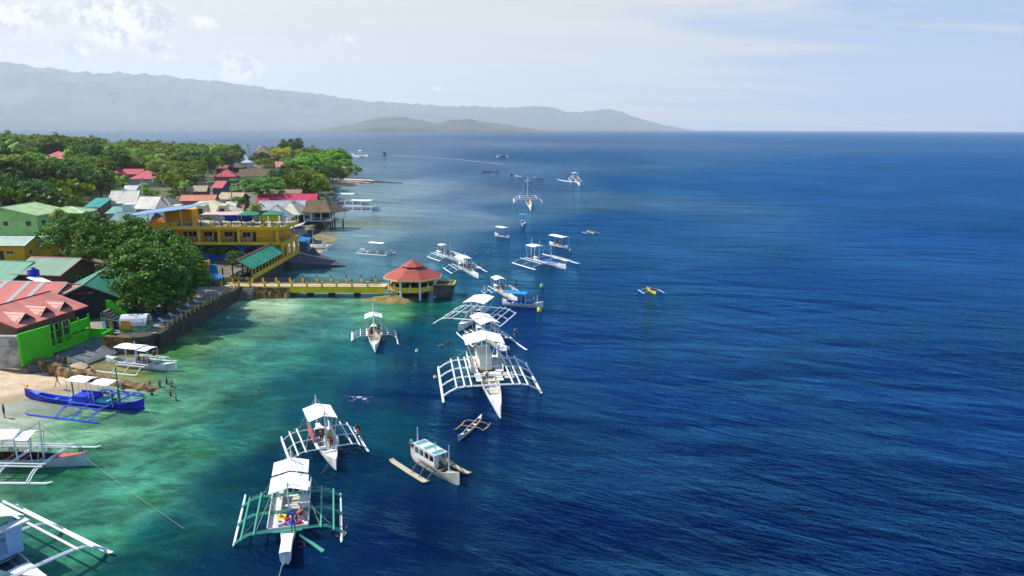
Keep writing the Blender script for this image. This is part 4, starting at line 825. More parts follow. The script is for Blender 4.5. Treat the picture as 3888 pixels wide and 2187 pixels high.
for x in (-21.2, -16.2, -11.7, -8.6 + .4, -6.0 - 20): 
    if x > -25: pass
for x in (-20.9, -17.4, -12.7, -8.6): 
    if x < -9: window(H, 0, x, 1.6, 7.6, 2.1, 1.3, (220, 220, 214))
for x in (-22.6, -15.6, -11.0): door(H, 0, x, 1.6, 6.65, .9, 2.1, (62, 40, 30))
window(H, 0, -9.9 + 1.6, .9, 7.6, 2.0, 1.3); door(H, 0, -6.6, .9, 6.65, .8, 2.2, (40, 34, 34))
for x in (-19.9, -16.7, -12.2, -8.7 + .2):
    ac = MB(); yy = 1.35 if x < -9 else .68; ac.box(x - .5, yy - .28, 6.72, x + .5, yy, 7.4); a_ = ac.build('air_conditioner', plain((206, 206, 200)), H); k = MB(); k.cyl((x, yy - .3), .01, 7, 7.01, 4); k2 = MB(); k2.tube([(x + .1, yy - .31, 7.06), (x + .1, yy - .282, 7.06)], .25, 12); k2.build('fan_grille', plain((70, 70, 72)), a_)
def rail(par, p0, p1, z0, hh, n, pm, rm, name='railing', bars=(1.0, .5), pr=.07):
    o = MB(); 
    for b_ in bars: o.tube([(p0[0], p0[1], z0 + hh * b_), (p1[0], p1[1], z0 + hh * b_)], .035, 4)
    ro = o.build(name, rm, par)
    for i in range(n + 1):
        k = MB(); x = p0[0] + (p1[0] - p0[0]) * i / n; y = p0[1] + (p1[1] - p0[1]) * i / n; k.box(x - pr, y - pr, z0, x + pr, y + pr, z0 + hh * 1.05); k.build('railing_post', pm, ro)
    return ro
DG = plain((52, 60, 66)); NAVY = plain((24, 34, 96)); CREAM = plain((222, 216, 180))
rail(H, (-24.4, 0), (-.0, 0), 6.6, 1.1, 14, DG, DG, bars=(1.0, .66, .33), pr=.03); rail(H, (.1, .2), (.1, 12), 6.6, 1.1, 6, DG, DG, bars=(1.0, .66, .33), pr=.03)
rail(H, (-25, -.1), (.2, -.1), 10.05, 1.6, 11, NAVY, CREAM, bars=(.72,), pr=.07); rail(H, (.2, 0), (.2, 12.1), 10.05, 1.5, 5, CREAM, CREAM, bars=(1.0, .2), pr=.08)
for i in range(6):
    m = MB(); x = -19.5 + i * 3.75; m.box(x - .35, -.2, 10.05, x + .35, .3, 10.75); m.box(x - .22, -.12, 10.75, x + .22, .2, 11.0); m.build('planter', YB, H)
# side arches facing the sea
def arch_wall(x, y0, y1, z0, z1, arches, th, m_, par, name):
    b_ = MB(); cur = y0
    def seg(a, b__, za, zb): b_.box(x - th, a, za, x, b__, zb)
    for c, r_, zs in arches:
        seg(cur, c - r_, z0, z1); n = 10
        for i in range(n):
            a0, a1 = math.pi - math.pi * i / n, math.pi - math.pi * (i + 1) / n
            ya, yb = c + r_ * math.cos(a0), c + r_ * math.cos(a1); zz_ = max(zs + r_ * math.sin(a0), zs + r_ * math.sin(a1)) - .03
            seg(ya, yb, zz_, z1)
        cur = c + r_
    seg(cur, y1, z0, z1); return b_.build(name, m_, par)
arch_wall(0, -.1, 12, 2.2, 6.05, [(1.9, 1.25, 4.4), (5.3, 1.4, 4.4), (9.2, 1.4, 4.4)], .4, YB, H, 'arcade_wall')
m = MB(); m.box(-.3, 0, 2.2, .12, 12, 3.0); m.build('arcade_parapet', YB, H)
m = MB(); m.box(-24, 0, -.8, .05, 12.1, 2.2); m.build('sea_wall_base', SEAW, H)
for y in (3.0, 6.0, 9.4): m = MB(); m.box(-.3, y - .16, 6.6, 0, y + .16, 9.55); m.build('side_column', YB, H)
# stair tower and blue lean-to roof on the left end
m = MB(); m.box(-30.5, .4, 2, -25.6, 8, 9.2); m.build('tower_wall', OR_, H)
m = MB(); m.box(-30.8, -.1, 9.2, -23.6, .15, 11.1); m.box(-30.8, .15, 9.2, -30.5, 8, 11.1); m.box(-30.5, .15, 9.1, -23.6, 8, 9.3); m.build('tower_parapet', YW, H)
m = MB(); m.box(-28.4, 4.4, 10, -22.0, 8, 13.4); m.build('penthouse', YW, H)
m = MB(); m.slab([(-35.8, -1.2, 12.3), (-21, -1.0, 14.3), (-18.6, 6.5, 15.0), (-33.8, 6.5, 13.0)], .12); m.build('lean_to_roof', roofm((120, 152, 196), 'x'), H)
for x, z1 in ((-29.8, 13.1), (-26, 13.6), (-22.4, 14.0)):
    m = MB(); m.cbox((x, -.3, (10 + z1) / 2), (.16, .16, z1 - 10)); m.build('lean_to_post', plain((210, 190, 140)), H)
m = MB()
for i in range(9): m.box(-24.0 - i * .42, -1.0, 9.7 - i * .38 - .5, -23.58 - i * .42, -.1, 9.9 - i * .38 - .2)
m.tube([(-23.6, -1.0, 11.0), (-27.6, -1.0, 7.4)], .06, 5); m.tube([(-23.6, -1.0, 10.4), (-27.6, -1.0, 6.8)], .05, 5); m.build('staircase', YW, H)
DZ = 10.08
def hz_(x, y, z=0): return Vector((-52 + x, 164 + y, DZ + z))
for i, (x, y) in enumerate(((-9.3, 5.6), (-3.8, 6.2))):
    u = empty('terrace_umbrella', hz_(x, y), .2, ('left' if i == 0 else 'right') + ' one of the two green square canopies on the roof terrace', 'parasol', 'green canopies on the roof terrace')
    m = MB(); a = 2.3; cs = [(-a, -a, 2.3), (a, -a, 2.3), (a, a, 2.3), (-a, a, 2.3)]
    for k in range(4): m.slab([cs[k], cs[(k + 1) % 4], (0, 0, 3.2)], .05)
    for k in range(4): p_, q_ = cs[k], cs[(k + 1) % 4]; m.add([p_, q_, (q_[0], q_[1], 2.1), (p_[0], p_[1], 2.1)], [(0, 1, 2, 3)])
    m.build('canopy', mat('green_canvas', (50, 132, 96), .8, .12), u)
    for p_ in cs: k = MB(); k.cyl((p_[0] * .95, p_[1] * .95), .05, 0, 2.3, 5); k.build('pole', DG, u)
u = empty('pink_awning', hz_(-15.6, 6.8), 0, 'long faded pink striped awning on the roof terrace', 'awning')
m = MB(); m.slab([(-5, -1.6, 2.0), (4.8, -1.6, 2.2), (4.8, 2, 2.6), (-5, 2, 2.4)], .06); m.build('cloth', mat('pink_stripe', (214, 168, 166), .85, .1, rib=('x', .9)), u)
for x in (-4.9, 0, 4.7): k = MB(); k.cyl((x, -1.5), .05, 0, 2.0, 5); k.build('pole', CREAM, u)
for i, (x, y, wd, c, nm) in enumerate(((-13.6, 5.9, 2.9, (30, 52, 170), 'dark blue towel hanging leftmost on the terrace line'), (-10.3, 5.8, 2.9, (24, 44, 158), 'dark blue towel hanging between the first canopy poles'), (-16.6, 6.0, 2.4, (196, 200, 206), 'white sheet hanging at the left of the terrace line'), (-7.6, 5.9, 1.5, (150, 190, 176), 'pale green towel hanging on the terrace line'), (-5.9, 5.8, 1.9, (222, 220, 60), 'bright yellow towel hanging under the gap of the canopies'), (-3.6, 5.8, 2.3, (214, 216, 48), 'yellow-green towel hanging under the right canopy'), (-1.4, 5.9, 1.5, (206, 208, 214), 'white towel hanging at the right end of the line'))):
    m = MB(); n = 8; zt = 1.95
    for k in range(n): 
        a0, a1 = x + wd * (k / n - .5), x + wd * ((k + 1) / n - .5); y0_, y1_ = y - 164 * 0 + .06 * math.sin(k * 1.9), y + .06 * math.sin((k + 1) * 1.9)
        m.add([tuple(hz_(a0, y0_, zt)), tuple(hz_(a1, y1_, zt)), tuple(hz_(a1, y1_ + .03, .5 + .12 * math.sin(k + 1))), tuple(hz_(a0, y0_ + .03, .5 + .12 * math.sin(k)))], [(0, 1, 2, 3)])
    tag(m.build('towel', plain(c, .9)), nm, 'towel', 'towels drying on the roof terrace')
for i in range(8):
    x, y = -19 + i * 2.35, 2.2 + (i % 2) * 1.1
    u = empty('terrace_table', hz_(x, y), 0, 'round table %s on the hotel roof terrace' % ('with %s cloth' % ['orange', 'teal', 'dark', 'white'][i % 4]), 'table', 'tables on the roof terrace')
    c = [(220, 170, 90), (70, 130, 120), (50, 46, 60), (214, 210, 200)][i % 4]
    m = MB(); m.cyl((0, 0), .7, .72, .77, 12); m.build('tabletop', plain(c), u); m = MB(); m.cyl((0, 0), .06, 0, .72, 6); m.cyl((0, 0), .3, 0, .04, 8); m.build('leg', DARK, u)
for i in range(7):
    x, y = -17.6 + i * 2.5, 1.5 + (i % 3) * .9
    u = empty('deck_chair', hz_(x, y), .3 * i, 'slatted deck chair beside the terrace tables', 'chair', 'deck chairs on the roof terrace')
    m = MB(); m.box(-.3, -.3, .38, .9, .3, .44); m.build('seat', BAMBOO, u); m = MB(); m.slab([(-.3, -.3, .44), (-.3, .3, .44), (-.75, .3, 1.05), (-.75, -.3, 1.05)], .05); m.build('backrest', BAMBOO, u)
    for lx in (-.2, .8):
        for ly in (-.25, .25): m = MB(); m.box(lx, ly - .03, 0, lx + .05, ly + .03, .38); m.build('leg', BAMBOO, u)

# green-roofed restaurant annex along the sea
X = empty('sea_restaurant', (-54.6, 143.4, 2.2), 0, 'open restaurant wing with green corrugated roof running down to the bridge', 'restaurant'); TREES_AVOID.append((-55, 153, 8))
GR = mat('green_corrugated', (32, 138, 104), .55, .22, .6, rib=('y', 2.0), rust=((96, 170, 140), .5)); GR2 = mat('pale_green_corrugated', (150, 184, 158), .6, .2, .6, rib=('y', 2.0))
m = MB(); m.slab([(0, -.8, 4.1), (3.1, -.8, 2.35), (3.1, 20.4, 2.35), (0, 20.4, 4.1)], .08); m.build('seaward_roof', GR, X)
m = MB(); m.slab([(-3.4, -.8, 2.35), (0, -.8, 4.1), (0, 20.4, 4.1), (-3.4, 20.4, 2.35)], .08); m.build('landward_roof', GR2, X)
m = MB(); m.tube([(0, -.8, 4.14), (0, 20.4, 4.14)], .14, 6); m.build('ridge_cap', plain((196, 92, 60)), X)
m = MB(); m.box(2.5, 0, 0, 2.72, 20.3, .95); m.box(-3, -.1, 0, 2.5, .1, .6); m.build('parapet', YB, X)
for i in range(11): k = MB(); k.box(2.48, i * 2.03, .95, 2.7, i * 2.03 + .2, 2.4); k.build('post', YB, X)
for x in (-3, -1, 1, 2.6): k = MB(); k.box(x - .1, -.7, 0, x + .1, -.5, 2.4 + (1.7 if abs(x) < 2 else 0) * .7); k.build('front_post', DARK, X)
m = MB(); m.box(-3.6, -.9, -3, 2.75, 20.5, 0); m.build('base', SEAW, X)
for i in range(12):
    x, y = -54.6 + (-1.6 if i % 2 else .9), 145 + (i // 2) * 3.1
    u = empty('dining_table', (x, y, 2.2), 0, 'dark dining table inside the open restaurant wing', 'table', 'dining tables in the restaurant')
    m = MB(); m.box(-.6, -.4, .7, .6, .4, .76); m.build('tabletop', plain((190, 186, 176)) if i % 3 else DARK, u)
    for lx in (-.5, .5): m = MB(); m.box(lx - .04, -.3, 0, lx + .04, .3, .7); m.build('leg', DARK, u)

# yellow gate wall, blue shack roof, red awning at the bridge head
m = MB(); m.box(-64.5, 142.5, 2.1, -60.4, 143, 6.2); m.box(-60.4, 142.2, 2.1, -60.1, 143.2, 6.3); tag(m.build('gate_wall', YW), 'plain yellow gate wall beside the restaurant entrance', 'wall')
m = MB(); m.box(-60.1, 142.4, 2.1, -58.6, 143, 5.4); tag(m.build('ticket_booth', plain((50, 140, 190))), 'narrow blue booth right of the yellow gate wall', 'booth')
m = MB(); m.slab([(-66.8, 133.6, 4.1), (-62.6, 133.0, 5.3), (-61.4, 135.2, 5.6), (-65.8, 135.8, 4.6)], .08)
for i in range(4): m.slab([(-66.5 + i * .1, 133.2 + i * .7, 4.3 + i * .12), (-62.3 + i * .1, 132.8 + i * .7, 5.45 + i * .05), (-62.2 + i * .1, 133.1 + i * .7, 5.5 + i * .05), (-66.4 + i * .1, 133.5 + i * .7, 4.4 + i * .12)], .03)
rd = m.build('red_awning', mat('red_stripe', (206, 48, 64), .7, .1)); tag(rd, 'red striped awning poking out of the big tree', 'awning')
for x, y in ((-66.4, 133.8), (-62.8, 133.2), (-61.8, 135)): k = MB(); k.cyl((x, y), .07, 2, 4.4, 5); k.build('pole', DARK, rd)
m = MB(); m.slab([(-61.6, 137.5, 3.6), (-57.2, 137.2, 3.1), (-56.2, 140.6, 3.7), (-60.8, 141, 4.4)], .08); rd = m.build('blue_tarp_shelter', mat('blue_tarp', (40, 120, 176), .6, .15)); tag(rd, 'crumpled blue tarpaulin shelter at the foot of the bridge', 'shelter')
for x, y in ((-61.3, 137.7), (-57.4, 137.4), (-56.5, 140.3), (-60.6, 140.8)): k = MB(); k.cyl((x, y), .06, 2, 3.4, 5); k.build('pole', DARK, rd)
u = empty('blue_kiosk', (-51.2, 178.4, 2.0), 0, 'small blue kiosk with blue tarp behind the hotel on the shore', 'kiosk')
m = MB(); m.box(-1.0, -1.3, 0, 1.0, 1.3, 3); m.build('wall', plain((66, 100, 130)), u); m = MB(); m.slab([(-1.3, -1.6, 3.0), (1.4, -1.6, 2.6), (1.4, 1.6, 3.4), (-1.3, 1.6, 3.7)], .08); m.build('roof', mat('blue_tarp', (40, 120, 176), .6, .15), u)

# ------------------------------------------------------------------ promenade, seawalls
m = MB(); m.box(-66, 104.3, -1.5, -52.3, 137, 2.2); tag(m.build('promenade_deck', mat('promenade', (156, 146, 130), .85, .14, .8, rust=((110, 104, 98), .5))), kind='structure')
m = MB(); m.box(-52.3, 103.6, -2, -51.7, 136.6, 2.26); m.box(-52.5, 103.4, 2.2, -51.6, 136.6, 2.42); tag(m.build('sea_wall', SEAW), 'long dark weathered sea wall below the sun deck', 'sea wall')
m = MB(); m.loft([[(-59, 101.3, -1), (-53.4, 101.0, -1), (-53.4, 101.7, -1), (-59, 101.9, -1)], [(-59, 101.4, 2.6), (-53.6, 101.3, 2.3), (-53.6, 101.8, 2.3), (-59, 101.9, 2.6)]]); tag(m.build('rubble_wall', mat('rubble_wall_stone', (150, 116, 70), .9, .45, 1.6, bump=.25, bscale=3.0, rust=((50, 38, 24), .9))), 'ochre rubble stone wall between the green court and the sea wall', 'stone wall')
m = MB(); m.loft([[(-53.9 + math.cos(a) * r_, 102.6 + math.sin(a) * r_, z) for a in np.linspace(0, 2 * math.pi, 13)[:-1]] for r_, z in ((1.9, -1), (1.7, 1), (1.55, 2.5))]); tag(m.build('stone_bastion', SEAW), 'round dark stone corner where the rubble wall meets the sea wall', 'sea wall')
pr = empty('promenade_railing', (0, 0, 0), 0, 'yellowish post and rail fence along the sun deck edge', 'railing')
rail(pr, (-52.0, 105), (-52.0, 121), 2.42, 1.0, 10, YB, DG, 'rail_run'); rail(pr, (-52.0, 123), (-52.0, 136), 2.42, 1.0, 8, YB, DG, 'rail_run')
pr = empty('white_balustrade', (0, 0, 0), 0, 'white baluster fence in the shade behind the sun loungers', 'fence')
rail(pr, (-62, 118), (-58, 128), 2.2, 1.1, 14, plain((206, 208, 210)), plain((206, 208, 210)), 'rail_run', bars=(1, .15), pr=.04); rail(pr, (-65, 112), (-62.5, 116.5), 2.2, 1.1, 6, plain((206, 208, 210)), plain((206, 208, 210)), 'rail_run', bars=(1, .15), pr=.04)
for i in range(15):
    row, c_ = divmod(i, 5); white = row == 0
    x, y = -54.2 - row * 2.3, 110.5 + c_ * 3.2 + row * .8
    u = empty('sun_lounger', (x, y, 2.2), R(180 + random.uniform(-8, 8)), ('white' if white else 'blue') + ' slatted sun lounger in the %s row of the sun deck' % ['seaward', 'middle', 'landward'][row], 'sun lounger', 'sun loungers in the %s row' % ['seaward', 'middle', 'landward'][row])
    lm = plain((226, 228, 230) if white else (64, 100, 176))
    m = MB()
    for k in range(5): m.box(-.95 + k * .27, -.33, .3, -.74 + k * .27, .33, .34)
    m.build('seat', lm, u); m = MB(); m.slab([(.4, -.33, .34), (.95, -.33, .72), (.95, .33, .72), (.4, .33, .34)], .05); m.build('backrest', lm, u)
    for lx in (-.85, .35):
        for ly in (-.28, .28): m = MB(); m.box(lx, ly - .03, 0, lx + .06, ly + .03, .3); m.build('leg', lm, u)
# white tent and washing
u = empty('canopy_tent', (-56.6, 106.4, 2.2), R(10), 'small white fabric tent with green base beside the washing line', 'tent')
m = MB(); n = 8
rings = [[(-1.9 + 3.8 * i / 6, 1.5 * math.cos(math.pi * j / n), .9 + 1.5 * math.sin(math.pi * j / n)) for j in range(n + 1)] for i in range(7)]
m.loft(rings, closed=False, caps=False); m.build('cover', mat('tent_fabric', (210, 210, 214), .8, .08), u)
m = MB(); m.box(-1.9, -1.52, 0, 1.9, -1.46, .95); m.box(-1.9, 1.46, 0, 1.9, 1.52, .95); m.box(1.86, -1.4, 0, 1.9, 1.4, .9); m.build('side_panel', mat('tent_green', (60, 140, 50), .8, .3, 2, rust=((190, 200, 190), .6)), u)
cl = MB(); cl.tube([(-60.6, 104.6, 4.4), (-58, 104.1, 4.1), (-54.6, 104.6, 4.2)], .03, 4); cl.cyl((-60.6, 104.6), .05, 2.2, 4.5, 5); cl.cyl((-54.6, 104.6), .05, 2.2, 4.4, 5); tag(cl.build('washing_line', ROPE), 'washing line strung in front of the white tent', 'washing line')
for x, wd, c, l in ((-60.2, .5, (214, 226, 240), 'pale blue shirt hanging on the washing line'), (-59.2, .5, (220, 150, 40), 'small orange cloth hanging beside the pale shirt'), (-58.5, .5, (40, 46, 60), 'dark garment hanging on the washing line'), (-57.0, 1.4, (226, 160, 40), 'large orange towel hanging in front of the white tent')):
    m = MB(); m.slab([(x - wd / 2, 104.2, 4.08), (x + wd / 2, 104.2, 4.08), (x + wd / 2, 104.26, 2.9), (x - wd / 2, 104.26, 2.9)], .04); tag(m.build('laundry', plain(c, .9)), l, 'laundry')
for i, (x, y) in enumerate(((-60.4, 105.2), (-59.6, 105.3))):
    m = MB(); m.cyl((x, y), .32, 2.0, 2.95, 12, .3); tag(m.build('barrel', mat('tank_blue', (16, 46, 168), .4, .1), None, True), '%s blue plastic barrel at the foot of the outdoor stairs' % ['left', 'right'][i], 'barrel', 'blue barrels by the stairs')

# ------------------------------------------------------------------ footbridge and pavilion
BY = mat('bridge_yellow', (242, 202, 44), .6, .1, .5, rust=((170, 140, 30), .35)); PW = mat('pavilion_white', (226, 228, 228), .6, .06)
Bq = empty('footbridge', (-52, 137.6, 0), 0, 'yellow concrete footbridge with rope rails leading out to the pavilion', 'footbridge')
m = MB(); m.box(-4, 0, 1.95, 27.6, 3.4, 2.15); m.build('deck', mat('bridge_deck', (212, 188, 136), .85, .1), Bq)
m = MB(); m.box(9, -.12, .95, 27.4, .1, 2.0); m.box(9, 3.3, .95, 27.4, 3.52, 2.0); m.box(9.5, .1, 1.0, 26.8, 3.3, 1.95); m.box(-3.8, -.1, 1.75, 9, .05, 1.95); m.build('girder', BY, Bq)
for x in (12.6, 16.8, 21.8): m = MB(); m.cbox((x, 1.7, -.3), (.85, 2.2, 2.6)); m.build('pier', mat('stilt_concrete', (62, 60, 58), .9, .2), Bq)
for row, (y, xs_) in enumerate(((.05, (-4, -.6, 1.6, 4.4, 7.1, 9.6, 12.5, 15.4, 18.2, 21.2, 24.2)), (3.3, (-3, .9, 3.0, 5.6, 8.3, 10.8, 13.6, 16.4, 19.4, 22.4, 25.2)))):
    for i, x in enumerate(xs_):
        m = MB(); m.box(x - .16, y - .16, 2.1, x + .16, y + .16, 3.15); po = m.build('railing_post', BY, Bq)
        if row == 1 or i % 3 == 0: k = MB(); k.cyl((x, y), .09, 3.15, 3.75, 6, .13); k.build('torch', plain((70, 56, 44)), po)
    for z in (2.45, 2.75, 3.05):
        pts = []
        for a, b_ in zip(xs_[:-1], xs_[1:]): pts += [(a, y, z), ((a + b_) / 2, y, z - .06)]
        m = MB(); m.tube(pts + [(26.8, y, z)], .045, 4); m.build('rail_rope', plain((62, 50, 46)), Bq)
def rock(name, c, r, seed, m_, label, hgt=1.0, cat='rock'):
    n, k = 26, 10; r_ = np.random.default_rng(seed); V = []
    for j in range(k + 1):
        t_ = j / k
        for i in range(n):
            a = 2 * math.pi * i / n; q = 1 - t_ ** 1.5; nz = 1 + .16 * math.sin(3 * a + seed) + .1 * math.sin(7 * a + j) + r_.normal(0, .05)
            V.append((c[0] + r[0] * q * nz * math.cos(a), c[1] + r[1] * q * nz * math.sin(a), c[2] + hgt * t_ ** .8 + r_.normal(0, .06) * hgt - .5))
    q = np.array([(j * n + i, j * n + (i + 1) % n, (j + 1) * n + (i + 1) % n, (j + 1) * n + i) for j in range(k) for i in range(n)])
    return tag(link(name, npmesh(name, V, q, m_, True)), label, cat)
m = MB()
for i in range(7): m.box(-51.6 - .1 * i, 136.8 - i * .42, -.4, -49.6, 137.2 - i * .42, 1.9 - i * .28)
tag(m.build('shore_steps', CONC), 'worn concrete steps from the footbridge down to the water', 'stairs')
rock('rock_islet', (-22.6, 135.8, 0), (6.0, 3.4), 5, mat('islet_rock', (150, 122, 78), .9, .3, .8, bump=.15, bscale=2, rust=((84, 96, 40), .8)), 'brown rock islet under the red-roofed pavilion', 1.35)
Vv = empty('pavilion', (-19.3, 139.8, 0), R(22.5), 'octagonal pavilion with two-tier red roof at the end of the footbridge', 'pavilion')
def octr(r_, z): return [(r_ * math.cos(R(45) * i), r_ * math.sin(R(45) * i), z) for i in range(8)]
RR = mat('pavilion_red', (172, 84, 68), .7, .12, .5, bump=.01, rust=((140, 60, 50), .4))
m = MB(); m.loft([octr(5.9, 3.95), octr(2.0, 5.75), octr(2.0, 5.6), octr(5.8, 3.8)], caps=False); m.add(octr(2.0, 5.72), [tuple(range(8))]); lr = m.build('lower_roof', RR, Vv)
m = MB(); m.loft([octr(2.35, 5.95), octr(.05, 7.15)], caps=False); m.add(octr(2.3, 5.9), [tuple(range(8))[::-1]]); m.build('upper_roof', RR, Vv)
m = MB(); m.loft([octr(1.7, 5.6), octr(1.7, 5.95)]); m.build('lantern', DARK, Vv)
m = MB(); m.loft([octr(5.93, 3.72), octr(5.93, 3.97), octr(5.8, 3.97), octr(5.8, 3.72), octr(5.93, 3.72)], caps=False); m.build('fascia', plain((226, 196, 130)), lr)
for i in range(8):
    a = R(45) * i; m = MB(); m.cbox((4.75 * math.cos(a), 4.75 * math.sin(a), 1.4), (.34, .34, 5.2), a); m.build('column', PW, Vv)
    b_ = a + R(22.5); rr = 4.75 * math.cos(R(22.5)); m = MB(); m.cbox((rr * math.cos(b_), rr * math.sin(b_), 1.95), (.16, 3.3, 1.0), b_); m.build('parapet', BY, Vv)
    if i in (4, 5, 6, 7): m = MB(); m.cbox((rr * 1.03 * math.cos(b_), rr * 1.03 * math.sin(b_), 2.4), (.2, .2, 1.2), b_); m.build('downpipe', PW, Vv)
m = MB(); m.loft([octr(4.7, 1.25), octr(4.7, 1.5)]); m.loft([octr(2.6, -1.5), octr(3.4, 1.25)]); m.build('floor', mat('dark_concrete', (60, 58, 54), .9, .2), Vv)
m = MB(); m.cyl((0, 0), .25, 1.5, 5.6, 8); m.build('centre_post', DARK, Vv)
m = MB(); m.loft([[(-15.2, 138.2, -1), (-12.6, 138.4, -1), (-12.6, 141.4, -1), (-15.2, 141.6, -1)], [(-15.2, 137.6, .9), (-11.4, 137.9, .9), (-11.4, 141.9, .9), (-15.2, 142.2, .9)], [(-15.2, 137.6, 2.45), (-11.0, 137.9, 2.45), (-11.0, 141.9, 2.45), (-15.2, 142.2, 2.45)]])
lb = m.build('landing_block', mat('landing_grey', (92, 92, 90), .9, .2, .5, rust=((50, 50, 52), .5))); tag(lb, 'grey concrete landing block with yellow rim beside the pavilion', 'landing')
m = MB(); m.box(-15.0, 137.8, 2.45, -11.15, 138.0, 2.6); m.box(-11.3, 138.0, 2.45, -11.1, 141.8, 2.6); m.box(-15.0, 141.8, 2.45, -11.1, 142, 2.6); m.build('rim', BY, lb)

# dark ramp behind the hotel, jetties, beach rocks
m = MB(); m.slab([(-52, 165, 2.2), (-50.5, 164.6, 2.0), (-39.2, 170, .15), (-41, 172.5, .3), (-48.5, 178, 2.2), (-52, 178, 2.2)], 2.8); tag(m.build('boat_ramp', mat('ramp_concrete', (72, 76, 80), .9, .2, .6)), 'dark concrete boat ramp running into the sea behind the hotel', 'ramp')
def stonewall(name, pts, wd, hts, m_, label, seed=1):
    r_ = np.random.default_rng(seed); rings = []
    P_ = [];
    for (a, ha), (b_, hb_) in zip(zip(pts[:-1], hts[:-1]), zip(pts[1:], hts[1:])):
        n = max(2, int(math.dist(a, b_) / .45))
        for i in range(n): t_ = i / n; P_.append((a[0] + (b_[0] - a[0]) * t_, a[1] + (b_[1] - a[1]) * t_, ha + (hb_ - ha) * t_))
    P_.append((*pts[-1], hts[-1]))
    for i, p in enumerate(P_):
        q = P_[min(i + 1, len(P_) - 1)]; o = P_[max(i - 1, 0)]; d = Vector((q[0] - o[0], q[1] - o[1], 0)).normalized(); n_ = Vector((-d.y, d.x, 0))
        rg = []
        for s_, z in ((-1.25, -.6), (-1.05, p[2] * .5), (-.8, p[2]), (.0, p[2] + .06), (.8, p[2]), (1.05, p[2] * .5), (1.25, -.6)):
            j = r_.normal(0, .11, 3); rg.append((p[0] + n_.x * s_ * wd / 2 + j[0], p[1] + n_.y * s_ * wd / 2 + j[1], z + j[2] * .8))
        rings.append(rg)
    b_ = MB(); b_.loft(rings, closed=False, caps=False); b_.add(rings[0], [tuple(range(7))]); b_.add(rings[-1], [tuple(range(7))[::-1]]); return tag(b_.build(name, m_), label, 'jetty')
stonewall('stone_jetty', [(-72, 97.6), (-63.5, 93.4), (-57, 90.4), (-50.5, 88.4), (-46.5, 87.0), (-43.5, 85.6)], 1.3, [2.0, 1.75, 1.35, .6, .25, -.1], mat('jetty_stone', (156, 124, 82), .9, .5, 1.4, bump=.3, bscale=3.0, rust=((60, 44, 28), .85)), 'rough stone jetty running from the beach into the water')
stonewall('far_jetty', [(-112, 452), (-90, 447), (-76, 442), (-66, 438)], 2.0, [1.2, .9, .6, .3], mat('far_jetty_stone', (86, 76, 66), .9, .3), 'thin dark breakwater beyond the little far beach', 4)
stonewall('rubble_abutment', [(-52.5, 139.3), (-46, 139.3), (-42.8, 139.3)], 4.6, [2.0, 1.9, 1.8], mat('rubble_wall_stone', (150, 116, 70), .9, .45, 1.6), 'brown rubble stone mound carrying the landward end of the footbridge', 7)['category'] = 'abutment'
# ------------------------------------------------------------------ boats
WH = (234, 234, 230); MAST = plain((216, 222, 224)); 
def hull_mesh(L0, L1, beam, fb, sheer, thick=.07, n=18, blunt=0.0, floorz=.12, rake=.12, nose=.035):
    """open hull from x=L0 (stern) to x=L1 (bow); returns outer shell, inner, gunwale height function"""
    rings = []; zg = lambda t: fb + sheer * (max(0, abs(2 * t - 1) - .35) / .65) ** 2 * (1 if t > .5 else .75)
    bt = lambda t: beam / 2 * max(nose, 1 - max(0, (t - .46) / .54) ** 1.75) if t > .46 else beam / 2 * max(.04 + blunt, (1 - max(0, abs(2 * t - 1) - .3) ** 2 / .5))
    for i in range(n + 1):
        t = i / n; x = L0 + (L1 - L0) * t; b = bt(t); z = zg(t); e = max(0, abs(2 * t - 1) - .6) / .4; kz = -.35 + .45 * e ** 2 + (sheer * .5) * e ** 3
        xr = x + (.0 if t < .5 else 0)
        rings.append([(xr, -b, z), (xr, -b * .92, z * .45), (xr, -b * .45, kz * .6 - .05), (xr, 0, kz), (xr, b * .45, kz * .6 - .05), (xr, b * .92, z * .45), (xr, b, z),
                      (xr, b - thick * min(1, b * 4), z), (xr, (b - thick) * .8, max(floorz, kz + .06)), (xr, 0, max(floorz - .02, kz + .05)), (xr, -(b - thick) * .8, max(floorz, kz + .06)), (xr, -(b - thick * min(1, b * 4)), z)])
    return rings, bt, zg
